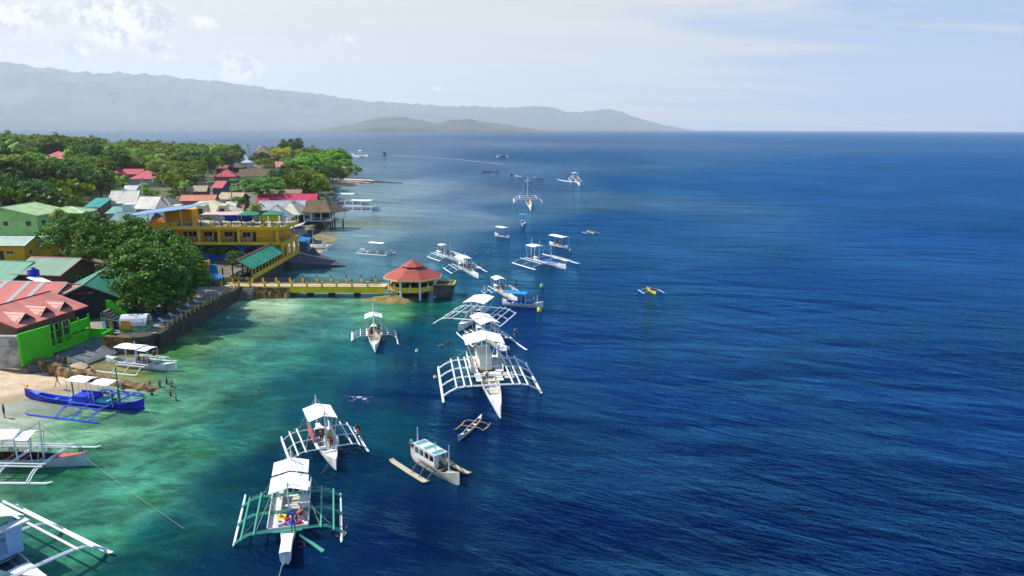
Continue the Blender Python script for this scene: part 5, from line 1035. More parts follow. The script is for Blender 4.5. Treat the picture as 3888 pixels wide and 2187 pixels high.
def banca(label, L=None, Rr=None, bow=None, stern=None, beam=1.3, fb=.75, sheer=.55, hull=WH, inner=(150, 160, 170), deck=WH, arm=WH, flt=WH, arms=3, armx=None, floats=True, fr=.11, ndb=1, stringers=(.55, .8), canopy=(), masts=(), name='outrigger_boat', cat='outrigger boat',
          group=None, S=None, B=None, span=None, fl=None, blunt=0.0, tip=None, benches=4, stays=True, mh=3.4, fdeck=.22, armz=.95, arc=.0, stripe=None, cross=None, nose=.035):
    """L, Rr: the two floats in the photo as (stern end, bow end) pixels; or S, B: hull ends at the waterline plus span/fl"""
    if L:
        a0, a1, b0, b1 = [P(*q, .1) if len(q) == 2 else Vector(q) for q in (L[0], L[1], Rr[0], Rr[1])]; ctr = (a0 + a1 + b0 + b1) / 4
        d = ((a1 - a0).normalized() + (b1 - b0).normalized()); d.z = 0; d.normalize(); perp = Vector((-d.y, d.x, 0))
        ya = ((a0 + a1) / 2 - ctr).dot(perp); sp = abs(ya); fxa = sorted(((a0 - ctr).dot(d), (a1 - ctr).dot(d))); fxb = sorted(((b0 - ctr).dot(d), (b1 - ctr).dot(d)))
        fx = {1: fxa if ya > 0 else fxb, -1: fxb if ya > 0 else fxa}
    else:
        s_, b_ = P(*S), P(*B); ctr = (s_ + b_) / 2; d = (b_ - s_).normalized(); sp = span or 0; fl = fl or (b_ - s_).length * .7; fx = {1: (-fl / 2, fl / 2), -1: (-fl / 2, fl / 2)}; perp = Vector((-d.y, d.x, 0))
        bow = bow or 0; 
    if isinstance(bow, tuple): x1 = (P(*bow, fb + sheer * .6) - ctr).dot(d)
    else: x1 = (P(*B) - ctr).dot(d) + .5 if B else max(fx[1][1], fx[-1][1]) + (bow or 1.5)
    if isinstance(stern, tuple): x0 = (P(*stern, fb) - ctr).dot(d)
    else: x0 = (P(*S) - ctr).dot(d) - .3 if S else min(fx[1][0], fx[-1][0]) - (stern or 1.0)
    ctr.z = 0; e = empty(name, ctr, math.atan2(d.y, d.x), label, cat, group)
    e['x0'] = x0; e['x1'] = x1
    rings, bt, zg = hull_mesh(x0, x1, beam, fb, sheer, blunt=blunt, nose=nose)
    m = MB(); n = 12
    for i in range(len(rings) - 1):
        for j in range(12):
            k = len(m.v); m.v += [rings[i][j], rings[i][(j + 1) % 12], rings[i + 1][(j + 1) % 12], rings[i + 1][j]]; m.f.append((k, k + 3, k + 2, k + 1)); m.m.append(0 if j < 6 else (1 if 7 <= j <= 10 else 2))
    m.add([rings[0][q] for q in range(7)], [tuple(range(7))]); m.add([rings[-1][q] for q in range(7)], [tuple(range(7))[::-1]])
    hm_ = mat('hull_%d_%d_%d' % tuple(hull), hull, .5, .16, .8, rust=((int(hull[0] * .66), int(hull[1] * .62), int(hull[2] * .52)), .5)); gw = plain(stripe) if stripe else hm_
    ho = m.build('hull', [hm_, plain(inner), gw], e)
    Lh = x1 - x0; xt = lambda t: x0 + Lh * t
    if fdeck:
        k = MB(); ts = np.linspace(1 - fdeck, 1.0, 6); 
        k.loft([[(xt(t), -bt(t) * .97, zg(t) + .03), (xt(t), 0, zg(t) + .08), (xt(t), bt(t) * .97, zg(t) + .02), (xt(t), 0, zg(t) - .05)] for t in ts]); k.build('foredeck', plain(deck), e)
        k = MB(); ts = np.linspace(.015, fdeck * .6, 5); k.loft([[(xt(t), -bt(t) * .97, zg(t) + .02), (xt(t), 0, zg(t) + .06), (xt(t), bt(t) * .97, zg(t) + .02), (xt(t), 0, zg(t) - .05)] for t in ts]); k.build('aft_deck', plain(deck), e)
    for i in range(benches):
        t = .2 + .5 * (i + .5) / benches; k = MB(); k.box(xt(t) - .14, -bt(t) * .9, fb * .62, xt(t) + .14, bt(t) * .9, fb * .62 + .06); k.build('bench', plain(deck), e)
    az = armz if sp else 0
    if sp:
        lo, hi = max(fx[1][0], fx[-1][0]), min(fx[1][1], fx[-1][1]); xs_ = armx or [lo + (hi - lo) * (.06 + .88 * i / (arms - 1)) for i in range(arms)]
        for xa in xs_:
            for q in ([0] if ndb == 1 else [-.13, .13]):
                pts = []
                for i in range(15):
                    y = -1 + 2 * i / 14; dr = max(0, abs(y) - .62) / .38; pts.append((xa + q, y * sp * 1.02, az + arc * (1 - y * y) - (az - .16) * dr ** 1.7))
                k = MB(); k.tube(pts, fr * .5, 5); k.build('outrigger_arm', plain(arm), e)
        for f_ in stringers:
            for s_ in (-1, 1):
                dr = max(0, f_ - .62) / .38; z = az + arc * (1 - f_ * f_) - (az - .16) * dr ** 1.7 + fr
                k = MB(); k.tube([(min(xs_) - .5, s_ * sp * f_, z), ((min(xs_) + max(xs_)) / 2, s_ * sp * f_, z + .03), (max(xs_) + .5, s_ * sp * f_, z)], fr * .6, 5); k.build('outrigger_beam', plain(arm), e)
        for s_ in (-1, 1):
            a, b = fx[s_]; nn = 3 if cross else 1
            k = MB()
            for q in range(nn):
                o = (q - (nn - 1) / 2) * fr * 1.9; k.tube([(a, s_ * sp + o, .22), (a + .5, s_ * sp + o, .08), ((a + b) / 2, s_ * sp + o, .06), (b - .6, s_ * sp + o, .1), (b, s_ * sp + o, .3)], [fr * .6, fr * .95, fr * 1.02, fr * .95, fr * .5], 6)
            k.build('outrigger_float', plain(flt), e)
    tops = []
    for i, (ma, mhh) in enumerate(masts):
        k = MB(); k.tube([(ma, 0, .1), (ma, 0, mhh * .6), (ma + .02, 0, mhh)], [.09, .075, .045], 6); k.build('mast', MAST, e); tops.append((ma, mhh))
        if stays and sp:
            for s_ in (-1, 1):
                for xx in (min(xs_), max(xs_)):
                    k = MB(); k.tube([(ma, 0, mhh * .93), (xx, s_ * sp * (.8 if i % 2 else .6), az + .05)], .022, 3); k.build('stay', ROPE, e)
    for cp in canopy:
        ca, cb, hw, z, rise = cp[:5]; col = cp[5] if len(cp) > 5 else (246, 246, 246); flat = len(cp) > 6
        k = MB(); n = 7; V = []; 
        for ix in range(n):
            x = ca + (cb - ca) * ix / (n - 1); sg = -.10 * math.sin(math.pi * ix / (n - 1)) + .03 * math.sin(ix * 2.3)
            V.append([(x + .03 * math.sin(j + ix), -hw + 2 * hw * j / 8, z + rise * (1 - abs(j / 4 - 1)) + sg * (.4 + .6 * abs(math.sin(math.pi * j / 4)))) for j in range(9)])
        k.loft([[p for p in r_] + [(p[0], p[1], p[2] - .035) for p in r_[::-1]] for r_ in V])
        co = k.build('canopy', mat('canvas_%d_%d_%d' % tuple(col), col, .75, .05, 2.0, bump=.02, bscale=3), e)
        k = MB(); npp = 2 if cb - ca < 3.2 else 3
        for ix in range(npp):
            x = ca + (cb - ca) * ix / (npp - 1)
            for s_ in (-1, 1):
                yb = s_ * min(hw * .92, beam * .5); pp = MB(); pp.tube([(x, yb, fb * .8), (x, s_ * hw * .94, z)], .04, 5); pp.build('canopy_post', MAST, e)
    return e
def on(e, x, y, z=0):
    a = e.rotation_euler.z; return Vector((e.location.x + x * math.cos(a) - y * math.sin(a), e.location.y + x * math.sin(a) + y * math.cos(a), e.location.z + z))
def crew(e, x, y, z, kind, rz, label, **k): return person(kind, on(e, x, y, z), e.rotation_euler.z + R(rz), label, **k)
def done(e):
    for k in ('x0', 'x1'):
        if k in e: del e[k]

# the blue outrigger boat by the beach
bl = (30, 62, 190)
b1 = banca('bright blue outrigger boat with yellow tips and white awnings beside the beach', L=((97, 1572), (380, 1606)), Rr=((420, 1490), (552, 1504)), bow=(544, 1528), stern=(124, 1484), beam=1.25, fb=.62, sheer=1.0, hull=(22, 40, 176), inner=(50, 90, 210), deck=(90, 130, 220), arm=(70, 104, 214), flt=(52, 84, 206), arms=3, ndb=2, stringers=(.45, .68), canopy=((-3.0, -.2, 1.0, 3.3, .15), (.4, 2.9, 1.0, 3.2, .15)), stripe=(90, 130, 230))
for x in (-3.4, 3.1):
    k = MB(); k.tube([(x, .3, .2), (x - .1, .3, 5.0)], [.1, .07], 6); mo = k.build('mast', plain((30, 130, 100)), b1); k = MB(); k.tube([(x - .1, .3, 5.0), (x - .12, .3, 5.7)], [.08, .06], 6); k.build('mast_tip', plain((226, 176, 40)), mo)
k = MB(); k.box(-2.6, -.75, .9, .3, .75, 1.35); k.box(-2.6, .7, 1.35, 1.4, .76, 1.6); k.build('cabin', plain((26, 60, 196)), b1); k = MB(); k.box(.7, -.7, .85, 2.4, .7, 1.15); k.build('engine_box', plain((60, 170, 190)), b1)
k = MB(); k.tube([(b1['x0'] + .5, 0, 1.62), (b1['x0'] - .25, 0, 1.85)], [.16, .03], 6); k.build('prow_tip', plain((230, 190, 40)), b1)
crew(b1, 2.5, -.2, .7, 'sit', 0, 'person in orange shirt sitting in the bow of the blue boat', shirt=(204, 84, 40)); crew(b1, 1.0, .1, .75, 'bend', 20, 'person in dark clothes bending over the engine of the blue boat', shirt=(30, 34, 50))
crew(b1, 2.6, .7, .4, 'stand', 60, 'person in black standing behind the awning of the blue boat', shirt=(20, 22, 26))
# white boat by the stone jetty
b2 = banca('white outrigger boat with orange ring moored beside the stone jetty and green court', L=((362, 1410), (527, 1426)), Rr=((560, 1360), (672, 1374)), bow=(654, 1388), stern=(386, 1365), beam=1.8, fb=.8, sheer=.5, inner=(180, 186, 190), arms=3, stringers=(.5, .7), canopy=((-3.1, .6, 1.1, 2.9, .1), (.6, 2.2, 1.1, 2.8, .1)), masts=((-.6, 3.6),), stays=False)
k = MB(); c_ = (2.6, 0, 2.55); k.tube([(c_[0] + .0, .32 * math.cos(a), c_[2] - .3 + .32 * math.sin(a)) for a in np.linspace(0, 2 * math.pi, 13)], .08, 6); tag(k.build('life_ring', plain((216, 84, 50)), None, loc=b2.location, rz=b2.rotation_euler.z), 'orange ring buoy hanging at the front of the white boat near the jetty', 'life ring')
crew(b2, -.4, .3, .4, 'sit', -60, 'person in red sitting under the awning of the boat near the jetty', shirt=(180, 40, 50)); crew(b2, .6, .1, .4, 'sit', 30, 'person in dark clothes sitting mid-boat near the jetty', shirt=(50, 30, 34)); crew(b2, 1.5, -.2, .4, 'sit', 80, 'person in deep red sitting nearest the orange ring', shirt=(140, 30, 40))
# white boat with red bow at the left edge
b3 = banca('white outrigger boat with red bow deck at the left edge', S=(-150, 1762), B=(322, 1768), beam=1.9, fb=.95, sheer=.5, span=3.9, fl=11.0, hull=(190, 206, 208), inner=(36, 32, 38), deck=(206, 84, 72), arms=3, armx=[-4, 0, 3.2], ndb=2, stringers=(.5, .64), canopy=((-5.2, .3, 1.2, 3.2, .5), (.4, 1.7, 1.2, 3.1, .4)), masts=((2.2, 4.7),), fr=.13, stripe=(40, 70, 150), fdeck=.24)
crew(b3, -2.3, 0, .5, 'sit', 20, 'person in pink sitting under the awning of the boat with a red bow', shirt=(206, 110, 100)); crew(b3, -.6, .2, .5, 'sit', 160, 'person in blue sitting under the awning of the boat with a red bow', shirt=(40, 70, 130))
# big boat in the lower left corner
b4 = banca('large white outrigger boat with blue-white cabin in the lower left corner', L=((63, 1922), (431, 2106)), Rr=((-48.3, 48.3, .1), (-36.1, 41.0, .1)), bow=1.5, stern=2.0, beam=2.6, fb=1.2, sheer=.7, hull=(216, 222, 228), inner=(120, 130, 140), arms=3, ndb=2, stringers=(.6, .8), canopy=((-6.4, 2.3, 1.9, 3.7, .75),), fr=.16, armz=1.15, arc=.35, stays=False)
k = MB(); k.box(-3, -1.45, 1.1, 2.6, 1.45, 1.35); k.box(-3, 1.38, 1.35, 2.6, 1.45, 2.1); k.box(-3, -1.45, 1.35, 2.6, -1.38, 2.1); k.box(2.55, -1.45, 1.35, 2.62, -.5, 3.4); k.box(2.55, .4, 1.35, 2.62, 1.45, 3.4); k.box(1.0, 1.38, 2.1, 2.6, 1.45, 3.4); k.box(-3, 1.38, 2.1, -1.6, 1.45, 3.4); k.build('cabin', plain((150, 186, 220)), b4)
k = MB(); k.box(2.3, -1.9, 3.42, 3.1, 1.9, 3.56); k.build('cabin_roof', plain((206, 206, 204)), b4); k = MB(); k.tube([(2.7, 0, 3.4), (2.7, 0, 5.0)], .08, 6); mo = k.build('mast', MAST, b4); k = MB(); k.tube([(2.7, 0, 5.0), (2.7, 0, 5.9)], [.12, .03], 6); k.build('mast_flag', plain((30, 140, 50)), mo)

# boat with green outriggers, bottom centre
gr = (84, 176, 144)
b5 = banca('white outrigger boat with sea-green outrigger arms carrying bright swim rings', L=((1292, 1879), (1298, 2067)), Rr=((933, 1883), (885, 2082)), bow=(1088, 2104), stern=(1122, 1800), beam=1.7, fb=.8, sheer=.35, inner=(176, 176, 170), deck=(232, 228, 218), arm=gr, arms=3, ndb=2, stringers=(.62, .86), canopy=((-5.0, -2.4, 1.5, 3.0, .35), (-2.2, .7, 1.55, 2.9, .4)), masts=((-4.6, 4.6), (.9, 4.0)), fr=.12, blunt=.3, nose=.5, fdeck=.3)
k = MB(); k.box(-5.0, -1.55, .75, 3.0, -.75, .87); k.box(-5.0, .75, .75, 3.0, 1.55, .87); k.box(-5.0, -1.6, .87, 3.0, -1.54, 1.25); k.box(-5.0, 1.54, .87, 3.0, 1.6, 1.25); k.box(2.95, -1.6, .87, 3.0, 1.6, 1.15); k.build('side_deck', plain((214, 210, 202)), b5)
k = MB(); k.slab([(3.6, .9, .8), (3.9, .9, .8), (5.6, 2.6, .1), (5.3, 2.8, .1)], .08); k.tube([(3.4, -1.1, 1.0), (3.5, 1.1, 1.0)], .08, 6); k.build('boarding_plank', plain(gr), b5)
for i, (x, y, c, l) in enumerate(((1.2, -.55, (236, 200, 30), 'yellow swim ring under the awning edge of the green-armed boat'), (2.0, -.62, (232, 224, 222), 'white swim ring on the deck of the green-armed boat'), (1.9, .0, (216, 60, 90), 'pink-red swim ring on the deck of the green-armed boat'), (2.3, .3, (40, 130, 210), 'blue swim ring on the deck of the green-armed boat'), (2.15, .62, (220, 30, 120), 'magenta swim ring on the deck of the green-armed boat'), (1.1, .2, (60, 110, 190), 'blue cool box under the awning of the green-armed boat'))):
    k = MB()
    if 'box' in l: k.box(-.35, -.25, 0, .35, .25, .4); k.box(-.37, -.27, .4, .37, .27, .46)
    else: k.tube([(.3 * math.cos(a), .3 * math.sin(a), .12) for a in np.linspace(0, 2 * math.pi, 13)], .12, 7)
    o = k.build('cool_box' if 'box' in l else 'swim_ring', plain(c, .4), None, loc=on(b5, x, y, .9)); tag(o, l, 'cool box' if 'box' in l else 'swim ring')
crew(b5, 2.4, .75, .87, 'bend', 90, 'person in red bending over the deck of the green-armed boat', shirt=(206, 30, 36), shorts=(40, 20, 20)); crew(b5, 3.5, .45, .85, 'stand', 180, 'person in white shirt and blue shorts stepping off the green-armed boat', shirt=(222, 214, 210), shorts=(60, 90, 190), hair=(200, 120, 80))
crew(b5, 1.6, .85, .87, 'sit', 100, 'person in dark green sitting under the awning of the green-armed boat', shirt=(30, 70, 50))
person('swim', on(b5, 3.9, 1.25), R(200), 'swimmer in red vest beside the bow of the green-armed boat', vest=(150, 20, 30)); person('swim', on(b5, .3, 4.0), R(20), 'swimmer in red vest holding the right float of the green-armed boat', vest=(206, 40, 40)); person('swim', on(b5, 3.3, 4.35), R(160), 'swimmer in bright green life vest at the end of the green-armed float', vest=(70, 230, 80)); person('swim', on(b5, 2.4, 4.1), R(100), 'swimmer with light hair just behind the bright green vest', shirt=(30, 26, 30), hair=(190, 130, 80))
k = MB(); s_ = on(b5, b5['x1'], 0, 1.0); k.tube([s_, s_ + Vector((.15, -2.4, -.7)), s_ + Vector((.2, -4.6, -1.1))], .035, 4); tag(k.build('mooring_rope', ROPE), 'mooring rope running down from the bow of the green-armed boat', 'rope')

# white boat with red side, centre-left
b6 = banca('white outrigger boat with red side panel and swimmers on its right float', L=((1345, 1627), (1401, 1721)), Rr=((1068, 1662), (1105, 1761)), bow=(1262, 1752), stern=(1205, 1615), beam=1.9, fb=.85, sheer=.4, inner=(176, 178, 178), arms=3, stringers=(.6, .8), canopy=((-3.6, .3, 1.45, 3.0, .4),), masts=((-4.0, 4.2), (1.3, 4.4)), fr=.13, blunt=.2)
k = MB(); k.box(-3.2, -1.1, .75, .6, -1.02, 1.5); k.build('side_panel', plain((222, 70, 56)), b6); k = MB(); k.box(-3.2, 1.02, .75, 2.2, 1.1, 1.5); k.box(-3.2, -1.1, .7, 2.2, -.8, .78); k.box(-3.2, .8, .7, 2.2, 1.1, .78); k.build('coaming', plain((226, 226, 226)), b6)
crew(b6, 2.6, .25, .8, 'bend', 200, 'person in brown wetsuit bending on the foredeck of the red-sided boat', shirt=(120, 60, 40), shorts=(110, 50, 36)); crew(b6, 1.5, .35, .7, 'stand', 10, 'person in bright green vest standing at the mast of the red-sided boat', vest=(60, 214, 70)); crew(b6, 1.0, -.4, .7, 'stand', -30, 'person in dark red standing in the red-sided boat', shirt=(130, 30, 44))
crew(b6, -.8, 3.6 * 1.0, .35, 'sit', 150, 'person in black sitting on the right float of the red-sided boat', shirt=(24, 20, 22), skin=1); crew(b6, .2, 3.5, .2, 'sit', 200, 'person with reddish arms crouching on the same float lower down', shirt=(120, 50, 44))
person('swim', on(b6, 1.9, 3.1), R(250), 'swimmer in bright green vest below the right arm of the red-sided boat', vest=(60, 220, 80)); person('swim', on(b6, 2.1, 1.6), R(200), 'swimmer in magenta vest beside the bow of the red-sided boat', vest=(220, 30, 120))

# fishing boat with cabin
wd = (176, 166, 142)
b7 = banca('weathered fishing outrigger boat with white cabin and teal-striped roof', L=((1689, 1749), (1785, 1803)), Rr=((1487, 1746), (1623, 1836)), bow=(1722, 1812), stern=(1549, 1712), beam=1.5, fb=.75, sheer=.65, hull=(206, 202, 190), inner=(120, 112, 96), deck=(170, 170, 150), arm=(132, 118, 92), flt=(186, 176, 150), arms=3, stringers=(.45,), cross=True, fr=.10, masts=((-2.6, 3.6), (.4, 3.0), (2.6, 3.5)), stays=False)
k = MB()
for y in (-.66, .66):
    k.box(-2.2, y - .03, .8, 1.2, y + .03, 1.35); k.box(-2.2, y - .03, 2.0, 1.2, y + .03, 2.15)
    for i in range(5): k.box(-2.2 + i * .82, y - .035, 1.35, -2.08 + i * .82, y + .035, 2.0)
k.box(-2.24, -.66, .8, -2.18, .66, 2.1); k.box(1.16, -.66, .8, 1.22, -.2, 2.1); k.build('cabin', plain((222, 222, 216)), b7)
k = MB(); k.box(-2.4, -.72, 2.15, 1.4, .72, 2.22); cr_ = k.build('cabin_roof', plain((206, 206, 200)), b7); k = MB()
for a in (-2.2, -.8, .6): k.box(a, -.6, 2.225, a + .6, .6, 2.24)
k.build('roof_stripe', plain((84, 156, 160)), cr_)
crew(b7, -3.5, 0, .55, 'bend', 170, 'person in green hooded top working at the stern of the fishing boat', shirt=(30, 140, 100), hair=(50, 170, 130)); crew(b7, 2.2, .15, .5, 'work', 60, 'person in fluorescent yellow jacket at the bow of the fishing boat', shirt=(200, 226, 40), shorts=(24, 30, 60))

# large white boat, centre
b8 = banca('largest white outrigger boat with broad square awning and four-arm frame in the centre', L=((1994, 1382), (2062, 1498)), Rr=((1668, 1395), (1681, 1534)), bow=(1882, 1552), stern=(1842, 1330), beam=2.4, fb=1.0, sheer=.8, inner=(190, 186, 172), deck=(232, 226, 208), arms=4, ndb=2, stringers=(.42, .56, .72), canopy=((-7.2, -2.6, 2.6, 4.3, .7),), masts=((-7.4, 5.6), (-1.3, 5.8)), fr=.17, armz=1.2, arc=.2)
k = MB(); k.box(-7.6, -2.1, 1.05, -.6, -1.15, 1.2); k.box(-7.6, 1.15, 1.05, -.6, 2.1, 1.2); k.box(-7.6, -2.15, 1.2, -.6, -2.08, 1.95); k.box(-7.6, 2.08, 1.2, -.6, 2.15, 1.95); k.box(-7.6, -2.1, .9, -6.8, 2.1, 1.1); k.build('side_deck', plain((226, 222, 212)), b8)
k = MB(); k.loft([[(-6.6, -1.0, 1.0), (-1.9, -.8, 1.0), (-1.9, .8, 1.0), (-6.6, 1.0, 1.0)], [(-6.6, -1.0, 3.0), (-2.4, -.8, 3.0), (-2.4, .8, 3.0), (-6.6, 1.0, 3.0)]]); k.build('cabin', plain((222, 216, 196)), b8)
k = MB(); k.box(-.6, -1.7, 1.0, 2.6, -.95, 1.12); k.box(-.6, 1.0, 1.0, 2.6, 1.75, 1.12); k.box(-.4, -.5, 1.0, .4, 1.0, 1.25); k.build('foredeck_plank', plain((230, 226, 214)), b8)
for i in range(6): k = MB(); k.box(.2 + i * .42, 1.9, 1.28, .42 + i * .42, 3.1, 1.34); k.build('rack_slat', plain((226, 222, 214)), b8)
crew(b8, 1.9, -.35, .8, 'bend', 160, 'person in yellow crouching at the bow hatch of the largest boat', shirt=(222, 180, 40), shorts=(40, 60, 150))
# small canoe
b9 = banca('small empty outrigger canoe with thin bamboo arms below the largest boat', L=((1862, 1610), (1832, 1639)), Rr=((1763, 1602), (1725, 1637)), bow=(1758, 1662), stern=(1834, 1582), beam=.62, fb=.35, sheer=.45, hull=(206, 200, 190), inner=(70, 62, 56), arm=(206, 160, 106), flt=(206, 178, 140), arms=2, stringers=(), fr=.07, benches=2, armz=.45, name='outrigger_canoe', cat='canoe')
# two middle white boats
b10 = banca('white outrigger boat with wide pale awning just right of the pavilion block', L=((1954, 1188), (1900, 1246)), Rr=((1742, 1171), (1635, 1232)), bow=(1752, 1236), stern=(1852, 1176), beam=2.0, fb=.9, sheer=.4, arms=3, ndb=2, stringers=(.5, .66, .82), canopy=((-4.4, 1.6, 1.9, 3.1, .3),), masts=((-4.6, 4.6), (2.4, 4.4)), fr=.13, stays=False)
k = MB(); k.box(-4.4, -1.2, .85, 2.2, -1.12, 1.5); k.box(-4.4, 1.12, .85, 2.2, 1.2, 1.5); k.build('coaming', plain((230, 230, 228)), b10)
crew(b10, 2.0, .5, .5, 'sit', 20, 'person in dark clothes sitting at the front of the boat right of the pavilion', shirt=(44, 20, 20)); crew(b10, 1.2, -.4, .5, 'sit', -40, 'person with bare shoulders sitting under the awning front right of the pavilion', shirt=(90, 44, 36)); crew(b10, .3, .5, .5, 'sit', 40, 'person in maroon sitting under the wide pale awning', shirt=(110, 30, 36))
b11 = banca('white outrigger boat with two peaked awnings and swimmers beyond the largest boat', L=((1905, 1262), (2003, 1332)), Rr=((1734, 1264), (1800, 1320)), bow=(1912, 1322), stern=(1800, 1238), beam=1.8, fb=.8, sheer=.4, inner=(180, 200, 206), arms=3, stringers=(.55, .78), canopy=((-5.0, -2.6, 1.6, 3.0, .4), (-2.4, .6, 1.6, 2.9, .5)), masts=((-2.5, 4.0), (2.4, 3.6)), fr=.12)
crew(b11, 1.2, -.4, .5, 'sit', 20, 'person in red vest sitting left under the peaked awning', vest=(206, 50, 50)); crew(b11, 1.5, .3, .5, 'sit', -20, 'person in coral vest sitting right under the peaked awning', vest=(220, 90, 70)); crew(b11, 2.3, .2, .5, 'sit', 0, 'person in navy sitting at the front of the peaked-awning boat', shirt=(24, 26, 50)); crew(b11, -.2, 4.2, .3, 'bend', 90, 'person in dark blue crouching on the far float of the peaked-awning boat', shirt=(40, 40, 90))
person('sit', P(1786, 1302, .2), R(200), 'person in brown sitting on the near float of the peaked-awning boat', shirt=(60, 36, 30)); person('swim', P(1785, 1322), R(200), 'swimmer in red vest beside the near float', vest=(216, 40, 50)); person('swim', P(1800, 1325), R(160), 'swimmer in pink vest right of the red one at the near float', vest=(214, 80, 110))
for i, (s, t_, c, inn) in enumerate((((1876, 1312), (1926, 1330), (214, 220, 224), (90, 180, 200)), ((1894, 1332), (1922, 1344), (40, 70, 190), (60, 110, 200)))):
    banca(['white dinghy with turquoise inside', 'small deep blue dinghy'][i] + ' tied beside the peaked-awning boat', S=s, B=t_, beam=1.0, fb=.45, sheer=.25, hull=c, inner=inn, stripe=(220, 226, 230), name='dinghy', cat='dinghy', benches=2, fdeck=0)
# blue-canopy tour boat and boat behind
b12 = banca('white tour boat with bright blue flat canopy and people on board', S=(1912, 1157), B=(2052, 1170), beam=2.0, fb=.75, sheer=.55, inner=(40, 80, 190), hull=(222, 222, 226), stripe=(120, 150, 220), canopy=((-3.4, 1.1, 1.15, 2.6, .18, (30, 140, 206)),), masts=((3.0, 2.4),), stays=False, name='tour_boat', cat='tour boat', benches=5)
crew(b12, -3.1, .1, .4, 'sit', 0, 'person in dark blue sitting at the stern of the blue-canopy boat', shirt=(24, 40, 90)); crew(b12, .4, -.4, .4, 'stand', 60, 'person in dark red standing under the blue canopy', shirt=(110, 20, 40)); crew(b12, 2.3, .1, .4, 'stand', 0, 'person in salmon shirt standing ahead of the blue canopy', shirt=(220, 120, 100))
b13 = banca('white outrigger boat with pale blue float tips behind the blue-canopy boat', L=((1940, 1096), (1985, 1116)), Rr=((1833, 1105), (1858, 1132)), bow=(1922, 1136), stern=(1890, 1080), beam=1.6, fb=.75, sheer=.4, inner=(220, 190, 120), flt=(110, 176, 214), arms=3, stringers=(.55, .8), canopy=((-3.6, -.3, 1.1, 2.7, .3),), masts=((-1.6, 3.6),), stays=False, fr=.1)
for i, (x, y, c) in enumerate(((-.4, -.5, (216, 50, 40)), (.3, .1, (190, 30, 40)), (.9, .6, (120, 70, 60)))): crew(b13, x, y, .5, 'sit', 30 * i, ['person in bright red vest, left of three', 'person in dark red vest, middle of three', 'person in brown shirt, right of three'][i] + ' sitting in the pale blue-float boat', shirt=c)
crew(b13, -.3, 3.1, .7, 'work', 30, 'person in black standing on the right arm of the pale blue-float boat', shirt=(20, 22, 26), shorts=(24, 24, 28)); person('swim', P(1866, 1132), 0, 'swimmer in dark clothes by the pale blue float tip', shirt=(30, 30, 34)); crew(b13, -1.2, -3.2, .5, 'sit', 120, 'person in black sitting on the left float of the pale blue-float boat', shirt=(24, 24, 28))
# pair near the middle
b14 = banca('white outrigger boat with small stern awning, left of the pair beyond the pavilion', L=((1724, 965), (1786, 984)), Rr=((1625, 974), (1671, 993)), bow=(1744, 990), stern=(1672, 952), beam=1.6, fb=.8, sheer=.4, arms=3, ndb=1, stringers=(.55, .75), canopy=((-4.4, -2.0, 1.0, 3.0, .15),), masts=((-1.8, 5.0), (1.2, 4.6)), fr=.13, stays=False)
crew(b14, .4, 0, .5, 'work', 40, 'person in maroon standing amidships of the left one of the pair', shirt=(110, 24, 40)); crew(b14, -3.4, 0, .5, 'stand', 40, 'person in black at the stern under the small awning', shirt=(20, 22, 26)); crew(b14, 3.0, 0, .5, 'sit', 40, 'person in dark shirt sitting near the bow of the left one of the pair', shirt=(34, 34, 40)); crew(b14, -.8, .2, .5, 'stand', 40, 'person in deep green behind the mast of the left one of the pair', shirt=(24, 90, 60))
b15 = banca('white outrigger boat crowded with orange life vests beyond the pavilion', L=((1806, 1011), (1856, 1034)), Rr=((1687, 1016), (1714, 1041)), bow=(1798, 1042), stern=(1746, 998), beam=1.7, fb=.8, sheer=.4, arms=3, stringers=(.5, .72), canopy=((-3.8, .8, 1.5, 2.8, .3),), masts=((-.2, 4.2), (1.6, 3.8)), fr=.11, stays=False)
for i, (x, y, c, kk) in enumerate(((-1.0, -.5, (60, 30, 34), 'sit'), (1.3, .4, (20, 40, 110), 'stand'), (1.7, .7, (206, 60, 50), 'stand'), (2.2, .2, (230, 80, 40), 'sit'), (2.6, .5, (220, 96, 60), 'sit'), (.4, -.3, (70, 50, 46), 'sit'))): crew(b15, x, y, .5, kk, 20 * i, ['person in dark red shirt at the rear', 'person in navy standing', 'person in red vest standing', 'person in vivid orange vest sitting', 'person in pale orange vest foremost', 'person in brown shirt amidships'][i] + ' of the crowded orange-vest boat', shirt=c)
crew(b15, -.2, 3.2, .5, 'sit', 90, 'person in black sitting on the right arm of the crowded boat', shirt=(20, 20, 24)); crew(b15, 1.8, 2.2, .0, 'swim', 90, 'swimmer in red beside the bow of the crowded boat', vest=(170, 40, 40))
# the blue-inside boat
b16 = banca('white outrigger boat with bright blue inside and white square awning, right of the group', L=((2065, 964), (2195, 1003)), Rr=((1940, 998), (2040, 1025)), bow=(2146, 1006), stern=(2006, 978), beam=1.9, fb=.8, sheer=.5, inner=(24, 86, 206), arms=3, ndb=1, stringers=(.45, .65), canopy=((-5.4, -1.6, 1.6, 3.8, .2),), masts=((-5.0, 5.6), (-1.4, 5.6), (3.6, 5.0)), fr=.15, stays=False)
crew(b16, -4.9, 0, .4, 'sit', 0, 'person in dark clothes at the stern of the blue-inside boat', shirt=(24, 40, 60))
